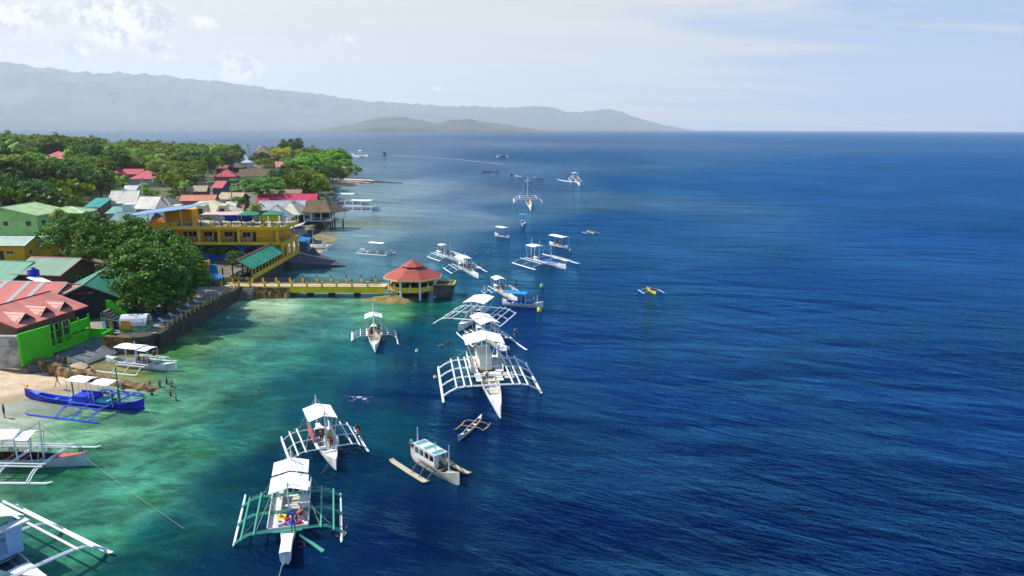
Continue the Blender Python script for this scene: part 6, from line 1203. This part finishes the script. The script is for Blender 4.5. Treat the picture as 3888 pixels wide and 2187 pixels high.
# small motor boats
def smallboat(label, S, B, col, inner, can, cz=2.3, hw=1.0, **k): return banca(label, S=S, B=B, beam=1.9, fb=.7, sheer=.35, hull=col, inner=inner, canopy=(can,), name='motor_boat', cat='motor boat', blunt=.35, stays=False, benches=3, **k)
b17 = smallboat('white motor boat with flat canopy full of standing people at the right of the group', (2156, 946), (2090, 931), (226, 226, 222), (170, 164, 150), (-3.0, 3.2, 1.3, 3.1, .15))
for i in range(4): crew(b17, -1.6 + i * .8, (-.3, .4, -.1, .3)[i], .45, 'stand', 80 + i * 30, 'person in %s standing on the crowded motor boat' % ['black', 'khaki', 'dark brown', 'beige'][i], shirt=[(24, 24, 26), (150, 136, 96), (60, 44, 36), (190, 170, 140)][i])
b18 = smallboat('small white motor boat with white canopy and blue cover inside', (1932, 906), (1882, 896), (226, 228, 230), (24, 60, 190), (-2.0, 2.2, 1.1, 3.1, .1)); crew(b18, 1.6, 0, .4, 'stand', 0, 'person in black standing in the small boat with blue cover', shirt=(20, 22, 26))
b19 = smallboat('small light blue boat with blue canopy, alone further out', (1984, 846), (1986, 862), (110, 170, 206), (90, 150, 200), (-2.2, 2.2, 1.3, 3.6, .1, (60, 120, 206))); crew(b19, 1.0, 0, .5, 'stand', 0, 'person in pink shirt on the light blue boat', shirt=(216, 120, 130))
# paddled outriggers
def paddler(label, p, ang, col, plabel, s=1.0, shirt=(30, 40, 60)):
    c = P(*p); e = empty('outrigger_canoe', c, R(ang), label, 'canoe'); e.scale = (s, s, s)
    r_, bt, zg = hull_mesh(-2.4, 2.6, .6, .35, .35); m = MB(); m.loft(r_); m.build('hull', plain(col), e)
    for x in (-1.0, 1.1): k = MB(); k.tube([(x, -2.1, .12), (x, -1.2, .45), (x, 1.2, .45), (x, 2.1, .12)], .05, 5); k.build('outrigger_arm', plain((214, 196, 150)), e)
    for s_ in (-1, 1): k = MB(); k.tube([(-1.7, s_ * 2.1, .1), (1.8, s_ * 2.1, .12)], .09, 5); k.build('outrigger_float', plain((170, 200, 220)), e)
    q = person('sit', (c.x, c.y, -.05), R(ang), plabel, shirt=shirt); return e
paddler('yellow outrigger canoe with paddler, alone far right of the boats', (2472, 1108), -80, (222, 190, 70), 'person in white paddling the yellow canoe far right', 1.0, (206, 206, 200))
paddler('pale outrigger canoe with paddler beyond the small motor boats', (2242, 884), -70, (220, 190, 150), 'person in dark shirt paddling the pale canoe', 1.0)
# boat in the cove below the pavilion
b20 = banca('white outrigger boat with tall mast seen bow-on in the bay before the bridge', L=((1504, 1264), (1512, 1311)), Rr=((1336, 1262), (1335, 1299)), bow=(1427, 1314), stern=(1424, 1232), beam=1.9, fb=.85, sheer=.4, inner=(196, 180, 150), deck=(226, 216, 190), arms=4, stringers=(.6, .95), canopy=((-3.4, -.6, 1.35, 3.1, .45),), masts=((-3.6, 5.4), (.9, 5.2)), fr=.1)
k = MB(); k.box(-2.6, -1.25, .8, 1.6, -.95, 1.0); k.box(-2.6, .95, .8, 1.6, 1.25, 1.0); k.build('side_deck', plain((220, 210, 180)), b20)
crew(b20, -.4, .7, .6, 'stand', 0, 'person in dark maroon under the awning of the bow-on boat', shirt=(50, 16, 20)); crew(b20, .9, -.4, .6, 'sit', 0, 'person in red sitting left in the bow-on boat', shirt=(190, 40, 30)); crew(b20, 1.0, .6, .6, 'sit', 10, 'person in brighter red sitting right in the bow-on boat', shirt=(214, 36, 26)); crew(b20, .1, -.5, .6, 'sit', 0, 'person in black sitting in the bow-on boat', shirt=(20, 20, 24))
person('swim', P(1518, 1308), 0, 'swimmer in tan shirt holding the right float of the bow-on boat', shirt=(170, 150, 100))
# farther white boats
b21 = banca('long white outrigger boat with flat awning lying alone between hotel and pavilion', L=((1365, 955), (1497, 962)), Rr=((1359, 963), (1490, 973)), bow=(1504, 960), stern=(1356, 950), beam=1.4, fb=.7, sheer=.35, inner=(150, 170, 160), arms=4, span=1.6, stringers=(), canopy=((-1.0, 4.2, 1.0, 2.9, .1),), fr=.12) if False else banca('long white outrigger boat with flat awning lying alone between hotel and pavilion', S=(1372, 958), B=(1486, 967), span=2.2, fl=9.5, beam=1.3, fb=.8, sheer=.35, inner=(120, 140, 130), arms=4, stringers=(), canopy=((-1.8, 2.6, 1.0, 2.9, .1),), fr=.14, stays=False)
b22 = banca('white outrigger boat pulled in beside the dark ramp behind the hotel', S=(1135, 948), B=(1262, 946), span=2.6, fl=7, beam=1.3, fb=.9, sheer=.6, inner=(170, 176, 180), arms=3, masts=((-.6, 5.0), (2.0, 5.2)), fr=.14, stays=False)
b23 = banca('white outrigger boat with long awning, nearer of the two beside the stilt hut', S=(1296, 797), B=(1436, 800), span=3.2, fl=13, beam=1.9, fb=1.1, sheer=.5, hull=(206, 216, 214), inner=(150, 160, 160), arms=4, stringers=(.6,), canopy=((-3.0, 5.4, 1.6, 4.0, .3),), masts=((-3.6, 7.0), (5.6, 7)), fr=.2, stays=False, armz=1.4, group=None)
b24 = banca('white outrigger boat with short high awning, rear of the two beside the stilt hut', S=(1266, 776), B=(1398, 778), span=3.0, fl=12, beam=1.9, fb=1.1, sheer=.5, hull=(214, 218, 214), inner=(150, 130, 50), arms=4, stringers=(.6,), canopy=((-3.8, 1.8, 1.5, 4.6, .3),), masts=((-4.2, 8.4), (2.2, 8.4), (6, 8.0)), fr=.2, stays=False, armz=1.4)
banca('slim red canoe beached beside the thatched stilt hut', S=(1228, 761), B=(1284, 764), beam=.9, fb=.6, sheer=.5, hull=(150, 50, 60), inner=(120, 40, 50), stripe=(170, 60, 70), name='canoe', cat='canoe')
b25 = banca('white outrigger boat with two tall masts seen end-on in the far shallows', L=((2050, 756), (2062, 771)), Rr=((1952, 754), (1950, 771)), bow=(2006, 785), stern=(2004, 748), beam=2.2, fb=1.3, sheer=.8, arms=3, stringers=(.6,), masts=((-4, 11), (3, 11.5)), fr=.22, armz=1.7, inner=(150, 140, 110))
crew(b25, 0, .6, 1.0, 'stand', 0, 'person in navy standing in the end-on boat with many stays', shirt=(24, 30, 80)); crew(b25, 1, -.4, 1.0, 'stand', 0, 'person in brown crouching by the masts of the end-on boat', shirt=(110, 80, 50))
b26 = banca('white outrigger boat speeding with foam spray, farthest right of the group', L=((2196, 674), (2208, 689)), Rr=((2158, 677), (2170, 692)), bow=(2192, 697), stern=(2176, 668), beam=1.9, fb=1.0, sheer=.7, arms=3, stringers=(.6,), canopy=((-5, 0, 1.9, 4.2, .4),), masts=((2, 6),), fr=.18, armz=1.6, inner=(110, 100, 90))
for i in range(3): crew(b26, 1 + i * 1.2, (-.5, .5, 0)[i], 1.0, 'stand', 30 * i, ['leftmost person in dark brown', 'middle person in khaki', 'rightmost person in grey'][i] + ' riding the speeding boat', shirt=[(70, 60, 50), (120, 110, 80), (110, 110, 116)][i])
b27 = banca('white outrigger boat with cabin far off beyond the headland trees', S=(1336, 592), B=(1396, 596), span=4, fl=16, beam=3.0, fb=1.8, sheer=1.0, arms=3, stringers=(), canopy=((0, 7, 2.4, 6.5, .5),), masts=((2, 11),), fr=.4, armz=2, inner=(200, 160, 130))
b28 = banca('far small dark outrigger boat on the open water below the horizon', S=(1893, 592), B=(1922, 596), span=6, fl=8, beam=1.6, fb=1.2, sheer=1.0, hull=(60, 66, 76), arms=2, stringers=(), fr=.3, inner=(40, 44, 50), stays=False)
banca('small white outrigger boat half hidden behind the headland thatch', S=(980, 568), B=(1000, 569), span=4, fl=10, beam=2.4, fb=1.6, sheer=.8, arms=2, stringers=(), fr=.35, canopy=((-3, 3, 2, 4.4, .3),)) 
k = MB(); c = P(1461, 589); k.add([(c.x - 1.6, c.y, .6), (c.x + 1.4, c.y, .6), (c.x - .1, c.y, 4.0), (c.x - 1.6, c.y, 3.8), (c.x - 1.6, c.y + .1, .6), (c.x + 1.4, c.y + .1, .6), (c.x - .1, c.y + .1, 4.0), (c.x - 1.6, c.y + .1, 3.8)], [(0, 1, 2, 3), (7, 6, 5, 4), (0, 4, 5, 1), (1, 5, 6, 2), (2, 6, 7, 3), (3, 7, 4, 0)])
sb = empty('sailing_canoe', (c.x, c.y, 0), 0, 'tiny sailing canoe with a black sail, far out near the headland', 'sailing boat'); so = k.build('sail', plain((20, 24, 34)), sb); so.location = (-c.x, -c.y, 0); k = MB(); k.loft(hull_mesh(-3, 3, .9, .5, .4)[0]); k.build('hull', plain((60, 66, 76)), sb)
for i, (px, py) in enumerate(((1836, 660), (1848, 654), (1868, 650), (1888, 654), (1943, 664), (1962, 670), (1972, 671), (2008, 690), (2044, 676))):
    c = P(px, py); e = empty('paddle_boat', c, R(20 * i), 'tiny %s paddle boat, number-less one of the loose far line' % ['dark', 'white'][i % 2] if False else ['white paddle canoe at the left end of the far line', 'dark paddle canoe just right of the left end of the far line', 'pale paddle canoe, topmost of the far line', 'grey paddle canoe right of the topmost one', 'dark paddle canoe in the middle of the far line', 'white paddle canoe right of the middle of the far line', 'pale canoe touching the white one in the far line', 'light blue canoe lowest in the far line', 'white canoe at the right end of the far line'][i], 'canoe', 'paddle canoes in the far line')
    m = MB(); m.loft(hull_mesh(-3.4, 3.4, .9, .5, .5)[0]); m.build('hull', plain([(200, 204, 210), (50, 60, 76), (214, 216, 220), (150, 160, 170), (60, 66, 80), (224, 226, 230), (206, 210, 214), (130, 190, 214), (220, 222, 226)][i]), e)
    person('sit', (c.x, c.y, .3), R(20 * i), ['person in dark top paddling the canoe at the left end', 'person in black paddling the dark left canoe', 'person in dark blue in the topmost far canoe', 'person in dark grey in the grey far canoe', 'person in black in the middle far canoe', 'person in navy in the white far canoe', 'person in brown in the pale touching canoe', 'person in dark teal in the lowest far canoe', 'person in dark red in the right-end canoe'][i], shirt=[(30, 34, 50), (20, 20, 24), (24, 34, 70), (60, 64, 70), (18, 20, 24), (24, 30, 70), (70, 50, 40), (20, 70, 80), (100, 30, 36)][i], s=1.3)
# foam of the speeding boat
fm = bpy.data.materials.new('foam'); fm.use_nodes = True; t = NT(fm.node_tree); b = fm.node_tree.nodes['Principled BSDF']; b.inputs['Base Color'].default_value = (.8, .84, .86, 1); b.inputs['Roughness'].default_value = .8
gp = t.new('ShaderNodeNewGeometry').outputs['Position']; at = t.new('ShaderNodeAttribute', attribute_name='edge').outputs['Fac']
t.l.new(t.ramp(t.math('ADD', t.noise(gp, 1.1, 5, .7), at), [(.62, 0), (.85, 1)]), b.inputs['Alpha'])
def foam(label, pts, wd, edge=.42):
    V, E_, q = [], [], []
    for i, p in enumerate(pts):
        a = P(*pts[max(i - 1, 0)]); b_ = P(*pts[min(i + 1, len(pts) - 1)]); d = (b_ - a).normalized(); n_ = Vector((-d.y, d.x, 0)); c = P(*p)
        for j in range(5): s_ = (j - 2) / 2; V.append(tuple(c + n_ * s_ * wd[i] + Vector((0, 0, .06)))); E_.append(edge * (1 - abs(s_) ** 1.5) * (1 if 0 < i < len(pts) - 1 else 0))
    for i in range(len(pts) - 1):
        for j in range(4): k = i * 5 + j; q.append((k, k + 1, k + 6, k + 5))
    o = link('foam', npmesh('foam', np.array(V), np.array(q), fm, False, [('edge', 'FLOAT', np.array(E_))])); o['kind'] = 'stuff'; o['label'] = label
foam('white foam trail behind the speeding boat', [(2104, 676), (2128, 684), (2155, 689), (2190, 692), (2226, 692)], [1.0, 2.2, 3.0, 2.8, 1.0], .36)
foam('long faint wake line across the far water', [(1180, 566), (1300, 576), (1440, 586), (1600, 596), (1760, 608), (1900, 622), (1960, 632)], [1.5, 3, 4, 4, 4, 3, 1], .2)

# ------------------------------------------------------------------ people in the water and on the beach, buoys, ropes
person('walk', P(220, 1466, .5) , R(200), 'person in pale swimwear walking on the beach beside the blue boat', shorts=(226, 206, 196), skin=0)
person('hips', P(18, 1588, -.05), R(30), 'bare-chested person in dark shorts with hands on hips at the water edge', shorts=(24, 22, 24), skin=1)
pj = Vector((-59.2, 91.3, 1.35)); person('stand', pj, R(-70), 'person in dark navy wrap standing on the stone jetty', shirt=(30, 32, 60), shorts=(26, 28, 56)); person('stand', pj + Vector((.9, -.3, -.2)), R(-90), 'person in black leaning beside the one in the navy wrap on the jetty', shirt=(24, 24, 26), shorts=(20, 20, 22))
for px, py, kd, c, l in ((566, 1466, 'wade', (26, 30, 50), 'bather in dark navy nearest the tip of the stone jetty'), (608, 1470, 'wade', (70, 40, 34), 'bather with brown shirt in the middle of the group off the jetty'), (633, 1458, 'wade', (24, 24, 30), 'bather in black, topmost of the group off the jetty'), (652, 1468, 'wade', (40, 120, 130), 'bather with teal cap at the right of the group off the jetty'), (577, 1500, 'wade', (24, 24, 28), 'bather in black standing below the group off the jetty'),
                         (648, 1503, 'wade', (200, 30, 70), 'bather in crimson top right below the group'), (668, 1520, 'wade', (30, 30, 34), 'bather in dark top lowest of the group off the jetty'), (470, 1490, 'wade', (170, 30, 50), 'bather in red shirt between the blue boat and the jetty'),
                         (980, 1487, 'swim', (190, 110, 70), 'lone swimmer in orange-brown in the green bay'), (1185, 1251, 'swim', (200, 200, 60), 'swimmer in yellow-green, left one of two in the bay'), (1224, 1251, 'swim', (190, 200, 70), 'swimmer in yellow-green, right one of two in the bay'), (1505, 1358, 'swim', (30, 30, 40), 'swimmer in black below the bow-on boat'), (1677, 1312, 'swim', (30, 34, 40), 'swimmer in black left of the peaked-awning boat'), (1706, 1297, 'swim', (40, 50, 80), 'swimmer in dark blue left of the peaked-awning boat'),
                         (1748, 972, 'float', (30, 40, 60), 'snorkeller in dark blue right of the pair of boats'), (1778, 975, 'float', (40, 40, 46), 'snorkeller in dark grey right of the pair of boats'), (1855, 962, 'float', (140, 170, 180), 'snorkeller in pale blue in the open water'), (1806, 964, 'float', (180, 190, 190), 'snorkeller in white in the open water'), (1512, 912, 'swim', (20, 24, 30), 'tiny lone swimmer in the pale shallows'), (1762, 673, 'swim', (20, 24, 40), 'tiny far swimmer left of the canoe line')):
    person(kd, P(px, py), R(hash(l) % 360 if False else (px * 37) % 360), l, shirt=c, shorts=(30, 30, 50))
for i, (px, py, c) in enumerate(((1340, 1508, (60, 120, 190)), (1358, 1512, (206, 210, 214)), (1376, 1510, (110, 160, 200)), (1388, 1518, (190, 200, 206)))):
    person('float', P(px, py), R((-20, 60, 200, 120)[i]), 'snorkeller in %s in the cluster above the red-sided boat' % ['blue', 'white', 'light blue', 'grey-white'][i], shirt=c, shorts=(40, 60, 120), group='cluster of snorkellers')
for px, py, r_, c, l in ((2058, 1092, .45, (120, 170, 130), 'pale green barrel buoy right of the blue-canopy boat'), (2048, 1184, .42, (206, 206, 60), 'yellow-green barrel buoy under the bow of the blue-canopy boat'), (2166, 956, .4, (110, 150, 150), 'grey buoy beside the crowded motor boat'), (1583, 1334, .25, (200, 206, 170), 'small pale round buoy below the pavilion'), (1652, 1434, .25, (190, 200, 150), 'small pale buoy left of the largest boat')):
    u = empty('buoy', P(px, py), 0, l, 'buoy'); m = MB(); m.cyl((0, 0), r_, -.3, .75 if r_ > .3 else .25, 12, r_ * .9); m.build('float', plain(c), u, True); m = MB(); m.cyl((0, 0), r_ * .5, .75 if r_ > .3 else .25, .9 if r_ > .3 else .35, 8); m.build('cap', plain(tuple(int(v * .8) for v in c)), u)
def rope(label, a, b_, r_=.02, za=.9, zb=0.02):
    p, q = P(*a, za), P(*b_, zb); m = MB(); m.tube([p, p.lerp(q, .5) + Vector((0, 0, -.12 * (za - zb) )), q], r_, 4); tag(m.build('mooring_rope', ROPE), label, 'rope')
rope('mooring rope from the bow of the blue boat into the water', (540, 1532), (610, 1606)); rope('mooring rope from the bow of the white boat near the jetty', (654, 1394), (712, 1430)); rope('long thin rope from the boat with a red bow', (326, 1738), (700, 2008), .014, 1.2)
rope('mooring rope from the bow of the red-sided boat', (1252, 1752), (1218, 1800), .03, .9); rope('rope between the bow of the boat right of the pavilion and the peaked-awning boat', (1756, 1238), (1782, 1300), .03, 1.0, .6)
for e in bpy.data.objects:
    for k in ('x0', 'x1', 'w', 'd'):
        if k in e: del e[k]
# ------------------------------------------------------------------ vegetation
T_ = tree_at
T_('big', 612, 965, .92, 'glossy dark tree right of the cluster before the hotel', frac=.62); T_('big', 470, 915, 1.05, 'tallest glossy dark tree in the cluster before the hotel', frac=.62); T_('big', 330, 900, .95, 'glossy tree at the left of the cluster beside the tarpaulin roof', frac=.62)
T_('big', 655, 1020, .85, 'glossy dark tree spreading over the sun deck by the red awning', frac=.62); T_('big', 560, 1040, 1.0, 'lowest glossy dark tree shading the sun deck', frac=.6); T_('big', 420, 970, .8, 'dark inner tree of the cluster before the hotel', frac=.6)
T_('shrub', 800, 945, 1.3, 'leafy shrub beside the blue arched wall, left one'); T_('shrub', 860, 950, 1.2, 'leafy shrub beside the blue arched wall, right one'); T_('shrub', 895, 975, 1.0, 'pale flowering shrub beside the restaurant roof'); T_('bush', 760, 930, 1.6, 'bright bush between the big tree and the blue wall')
T_('palm', 205, 850, .85, 'drooping palm between the mint house and the big trees', frac=.8); T_('palm', 230, 910, .6, 'short ragged palm in front of the yellow annex', frac=.8)
T_('bigdark', 60, 690, 1.05, 'huge dark tree at the left edge above the mint house', frac=.55); T_('bigdark', 190, 690, .95, 'huge dark tree right of the one at the left edge', frac=.55); T_('bigdark', -60, 720, 1.0, 'huge dark tree cut by the left edge', frac=.55); T_('bigdark', 130, 760, .8, 'dark lower tree in front of the two huge trees', frac=.55); T_('bigdark', 245, 735, .5, 'dark tree at the right foot of the huge trees', frac=.55)
T_('tiered', 990, 708, 1.4, 'spreading mid green tree with layered leaves behind the crimson hall', frac=.72)
T_('youngpalm', 952, 796, 1.5, 'potted palm beside the pale pyramid roof', frac=.8); T_('palm', 640, 760, .62, 'slim palm above the grey roof', frac=.85); T_('palm', 696, 690, 1.05, 'tall palm left of the red wall hut', frac=.86); T_('palm', 415, 690, .9, 'palm behind the teal roof, left one', frac=.86); T_('palm', 470, 700, .9, 'palm behind the white gabled house', frac=.86); T_('palm', 268, 650, .95, 'palm in front of the red-roofed villa', frac=.86); T_('palm', 555, 712, .8, 'palm right of the white roof', frac=.86)
T_('palm', 945, 560, 1.25, 'palm standing out against the sea left of the brown thatch', frac=.88); T_('palm', 1010, 556, 1.2, 'small palm behind the top of the brown thatch', frac=.88); T_('palm', 735, 660, 1.0, 'palm beside the rose-roofed house', frac=.86); T_('palm', 1030, 575, 1.0, 'palm right of the brown thatch', frac=.86)
for args in (('dense', 1116, 562, 1.8, 'tall dark tree rising alone at the top of the headland'), ('yellow', 1080, 588, 1.8, 'yellowish round tree in front of the tall dark headland tree'), ('dense', 990, 605, 1.1, 'dark tree in front of the brown thatch'), ('bright', 1255, 604, 2.0, 'bright green tree at the seaward tip of the headland, upper'), ('bright', 1290, 620, 1.6, 'bright tree overhanging the water at the very tip'), ('bright', 1190, 626, 1.8, 'bright green tree mid headland'), ('dense', 1310, 620, .9, 'dark tree hanging over the far beach'),
             ('broad', 1140, 630, 1.3, 'mid green tree left of the bright headland trees'), ('dense', 1100, 660, 1.1, 'dark tree above the seaside hut'), ('broad', 1180, 665, 1.1, 'green tree over the dark sea wall'), ('dense', 1060, 680, 1.0, 'dark tree right of the layered bright tree'), ('dense', 1220, 660, 1.0, 'dark tree close to the little far beach'), ('bright', 1262, 660, .9, 'low bright tree beside the little far beach'), ('broad', 1020, 640, .8, 'green tree left of the pink gable'), ('yellow', 1165, 590, .9, 'small yellowish tree between the headland crowns'),
             ('olive', 600, 640, 1.2, 'yellow-green tree right of the paired red roofs'), ('bright', 330, 660, 1.1, 'bright tree beside the huge dark trees'), ('bright', 150, 620, 1.3, 'bright-topped tree just below the crimson villa'), ('yellow', 325, 700, .8, 'yellowish hedge tree above the teal hall'), ('bright', 560, 740, .7, 'light green tree behind the grey roof')):
    T_(*args)
for i, (px, py) in enumerate(((335, 538), (345, 540), (380, 545), (455, 548), (525, 540), (557, 538), (562, 541), (468, 552))): T_('conifer', px, py, 1.25, 'slim dark column-shaped conifer standing up out of the far wood', 'conifers in the far wood')

T_('big', 545, 1110, .5, 'lowest dark tree behind the white balustrade'); T_('big', 640, 1125, .45, 'smallest dark tree close to the sun loungers'); T_('big', 640, 1095, .62, 'low dark tree over the sun loungers'); T_('big', 715, 1068, .5, 'low dark tree beside the red awning'); T_('big', 300, 870, .8, 'glossy tree between the drooping palm and the tarpaulin roof'); T_('shrub', 300, 960, 1.5, 'dark leafy shrub beside the ragged palm'); T_('shrub', 560, 1128, 1.9, 'dark shrub under the big trees, nearest the teal gable house'); T_('shrub', 628, 1112, 1.8, 'dark shrub under the big trees, nearest the sun loungers'); T_('shrub', 500, 1120, 1.6, 'dark shrub between the teal gable house and the tree trunks'); T_('big', 560, 960, .9, 'inner glossy tree in the middle of the cluster')
def proj(x, y, z):
    v = Vector((x, y, z - CAMH)); d = v.dot(fw); a, b = v.dot(rt) / d, v.dot(up) / d
    a, b = a * math.cos(ROLL) + b * math.sin(ROLL), -a * math.sin(ROLL) + b * math.cos(ROLL)
    return 1944 + a * F, 1093.5 - b * F, F / d
PROT = [(140, 577, 258, 614), (430, 648, 600, 690), (400, 534, 444, 549), (452, 708, 512, 730), (300, 735, 800, 800), (725, 680, 930, 760), (805, 645, 1030, 686), (860, 612, 930, 636), (912, 585, 956, 622), (945, 562, 1030, 600), (1038, 612, 1078, 640), (690, 735, 1200, 800), (560, 735, 700, 800), (1240, 680, 1400, 720)]
def blocks(x, y, H_, r_):
    px, pt, k = proj(x, y, g(x, y) + H_); pb = proj(x, y, g(x, y) + H_ * .3)[1]; w_ = r_ * k
    return any(px + w_ > a and px - w_ < c and pt < d and pb > b for a, b, c, d in PROT)
# the wood behind the village: single trees near, one mass far off
kinds = ['broad', 'dense', 'olive', 'bright', 'palm', 'broad', 'olive', 'dense', 'broad', 'yellow', 'palm']
r_ = random.Random(11); placed = []; count = 0
cand = []
for k in range(9000):
    y = 190 + 560 * r_.random() ** .75; x = -(.76 * y + 10) + r_.random() * (.76 * y + 10 - 40)
    cand.append((x, y))
cand = np.array(cand); sdv = sdist(cand[:, 0], cand[:, 1])
VILL = lambda x, y: (y < 215 and x > -130) or y < 190
zone = lambda x, y: ('near the red-roofed villa' if abs(x + .62 * y) < 45 and y < 420 else 'right behind the village roofs' if y < 330 else 'in the middle of the wood' if y < 480 else 'towards the far side of the wood')
KN = {'broad': 'mid green round tree', 'dense': 'dark green round tree', 'olive': 'olive green tree', 'bright': 'bright green flat-topped tree', 'palm': 'coconut palm', 'yellow': 'yellowish tree'}
for (x, y), s_ in zip(cand, sdv):
    if s_ < 9 or count >= 235: continue
    if VILL(x, y): continue
    if any((x - a) ** 2 + (y - b) ** 2 < (c + 5.0) ** 2 for a, b, c in TREES_AVOID): continue
    if blocks(x, y, 9.5, 4.5): continue
    if y < 320 and any(0 < (a - x) * .963 - (b - y) * .27 < 16 + c and abs((a - x) * .27 + (b - y) * .963) < c + 3 for a, b, c in TREES_AVOID): continue
    if y > 520: continue
    if any((x - a) ** 2 + (y - b) ** 2 < 58 for a, b in placed): continue
    kd = kinds[r_.randrange(len(kinds))]; sc = r_.uniform(.8, 1.25) * (1.1 if kd == 'palm' else 1)
    tree(kd, (x, y, g(x, y)), sc, KN[kd] + ' ' + zone(x, y), KN[kd] + 's ' + zone(x, y)); placed.append((x, y)); count += 1
print('single wood trees', count)
V, Q, Tn, off = [], [], [], 0
protos = [leaf_arrays(s, 6.0, 4.2, 26, 22, .75, 1.7) for s in (31, 32, 33, 34)]
n_far = 0; pl2 = []
for (x, y), s_ in zip(cand, sdv):
    if s_ < 6 or (x, y) in placed: continue
    if VILL(x, y): continue
    if any((x - a) ** 2 + (y - b) ** 2 < (c + 4.0) ** 2 for a, b, c in TREES_AVOID): continue
    if blocks(x, y, 9.5, 5): continue
    if y < 320 and any(0 < (a - x) * .963 - (b - y) * .27 < 16 + c and abs((a - x) * .27 + (b - y) * .963) < c + 3 for a, b, c in TREES_AVOID): continue
    lim = 30 if y > 470 else 45
    if any((x - a) ** 2 + (y - b) ** 2 < lim for a, b in placed) or any((x - a) ** 2 + (y - b) ** 2 < lim for a, b in pl2[-700:]): continue
    v, q, ti, _ = protos[n_far % 4]; sc = r_.uniform(.7, 1.25); a = r_.random() * 6.28; hh = r_.uniform(5.5, 8.5)
    M = np.array([[math.cos(a), -math.sin(a), 0], [math.sin(a), math.cos(a), 0], [0, 0, r_.uniform(.8, 1.2)]]) * sc
    V.append(v @ M.T + np.array([x, y, g(x, y) + hh * .72])); Q.append(q + off); off += len(v); Tn.append(np.clip(ti * .35 + r_.random() * .75, 0, 1)); n_far += 1; pl2.append((x, y))
print('wood crowns', n_far)
WL = leafmat('leaf_wood', (32, 64, 22), (138, 156, 50), .25, 0.0)
tag(link('wood', npmesh('wood', np.concatenate(V), np.concatenate(Q), WL, False, [('tint', 'FLOAT', np.concatenate(Tn))])), 'dense green wood covering the land behind the village', None, None, 'stuff')
# undergrowth between the houses
r2 = random.Random(5); nb = 0
for k in range(900):
    y = 165 + 200 * r2.random(); x = -58 - r2.random() * (.7 * y - 50)
    if nb >= 90: break
    if float(sdist(np.array([x]), np.array([y]))[0]) < 5 or any((x - a) ** 2 + (y - b) ** 2 < (c + 1.5) ** 2 for a, b, c in TREES_AVOID): continue
    tree('bush' if r2.random() < .6 else 'shrub', (x, y, g(x, y)), r2.uniform(1.0, 1.9), 'green bush growing between the village houses', 'bushes between the village houses'); nb += 1
# utility poles
for px, py, h, l in ((1000, 770, 17, 'tall thin white pole beside the crimson hall'), (843, 700, 9, 'dark utility pole beside the rose-roofed house'), (808, 660, 10, 'thin utility pole in front of the wood'), (548, 800, 12, 'thin metal antenna mast beside the white gabled house')):
    p = PG(px, py, 1); u = empty('utility_pole', (p.x, p.y, g(p.x, p.y)), 0, l, 'pole'); m = MB(); m.tube([(0, 0, -.5), (0, 0, h)], [.16, .1], 6); m.build('pole', plain((190, 190, 186) if 'white' in l else (84, 78, 70)), u); m = MB(); m.box(-.8, -.05, h - .6, .8, .05, h - .5); m.build('crossarm', plain((84, 78, 70)), u)
person('stand', (-51.2, 138.6, 2.15), R(-60), 'person in purple shirt at the landward end of the footbridge', shirt=(110, 60, 150)); person('walk', (-27.4, 139.6, 2.15), R(180), 'person in dark clothes walking on the footbridge close to the pavilion', shirt=(40, 40, 50)); person('stand', (-20.5, 136.6, 1.5), R(-90), 'person in white shirt standing inside the pavilion', shirt=(220, 220, 216)); person('stand', (-49.6, 168.5, 2.15), R(0), 'person in black standing at the top of the dark boat ramp', shirt=(24, 24, 28)); person('stand', (-49.0, 170.2, 2.0), R(40), 'person in pale trousers beside the one in black on the boat ramp', shirt=(60, 60, 70), shorts=(200, 200, 206))
poles = [o for o in bpy.data.objects if o.name.startswith('utility_pole') and o.parent is None]
for i, (a, b_) in enumerate(zip(poles[:-1], poles[1:])):
    p, q = a.location + Vector((0, 0, 9)), b_.location + Vector((0, 0, 9)); m = MB(); m.tube([p.lerp(q, k / 10) - Vector((0, 0, 5.0 * (k / 10) * (1 - k / 10))) for k in range(11)], .03, 3)
    tag(m.build('power_line', plain((40, 40, 42))), ['power line sagging between the white pole and the dark pole', 'power line sagging between the dark pole and the thin pole by the wood', 'power line sagging from the thin pole to the antenna mast'][i], 'power line')
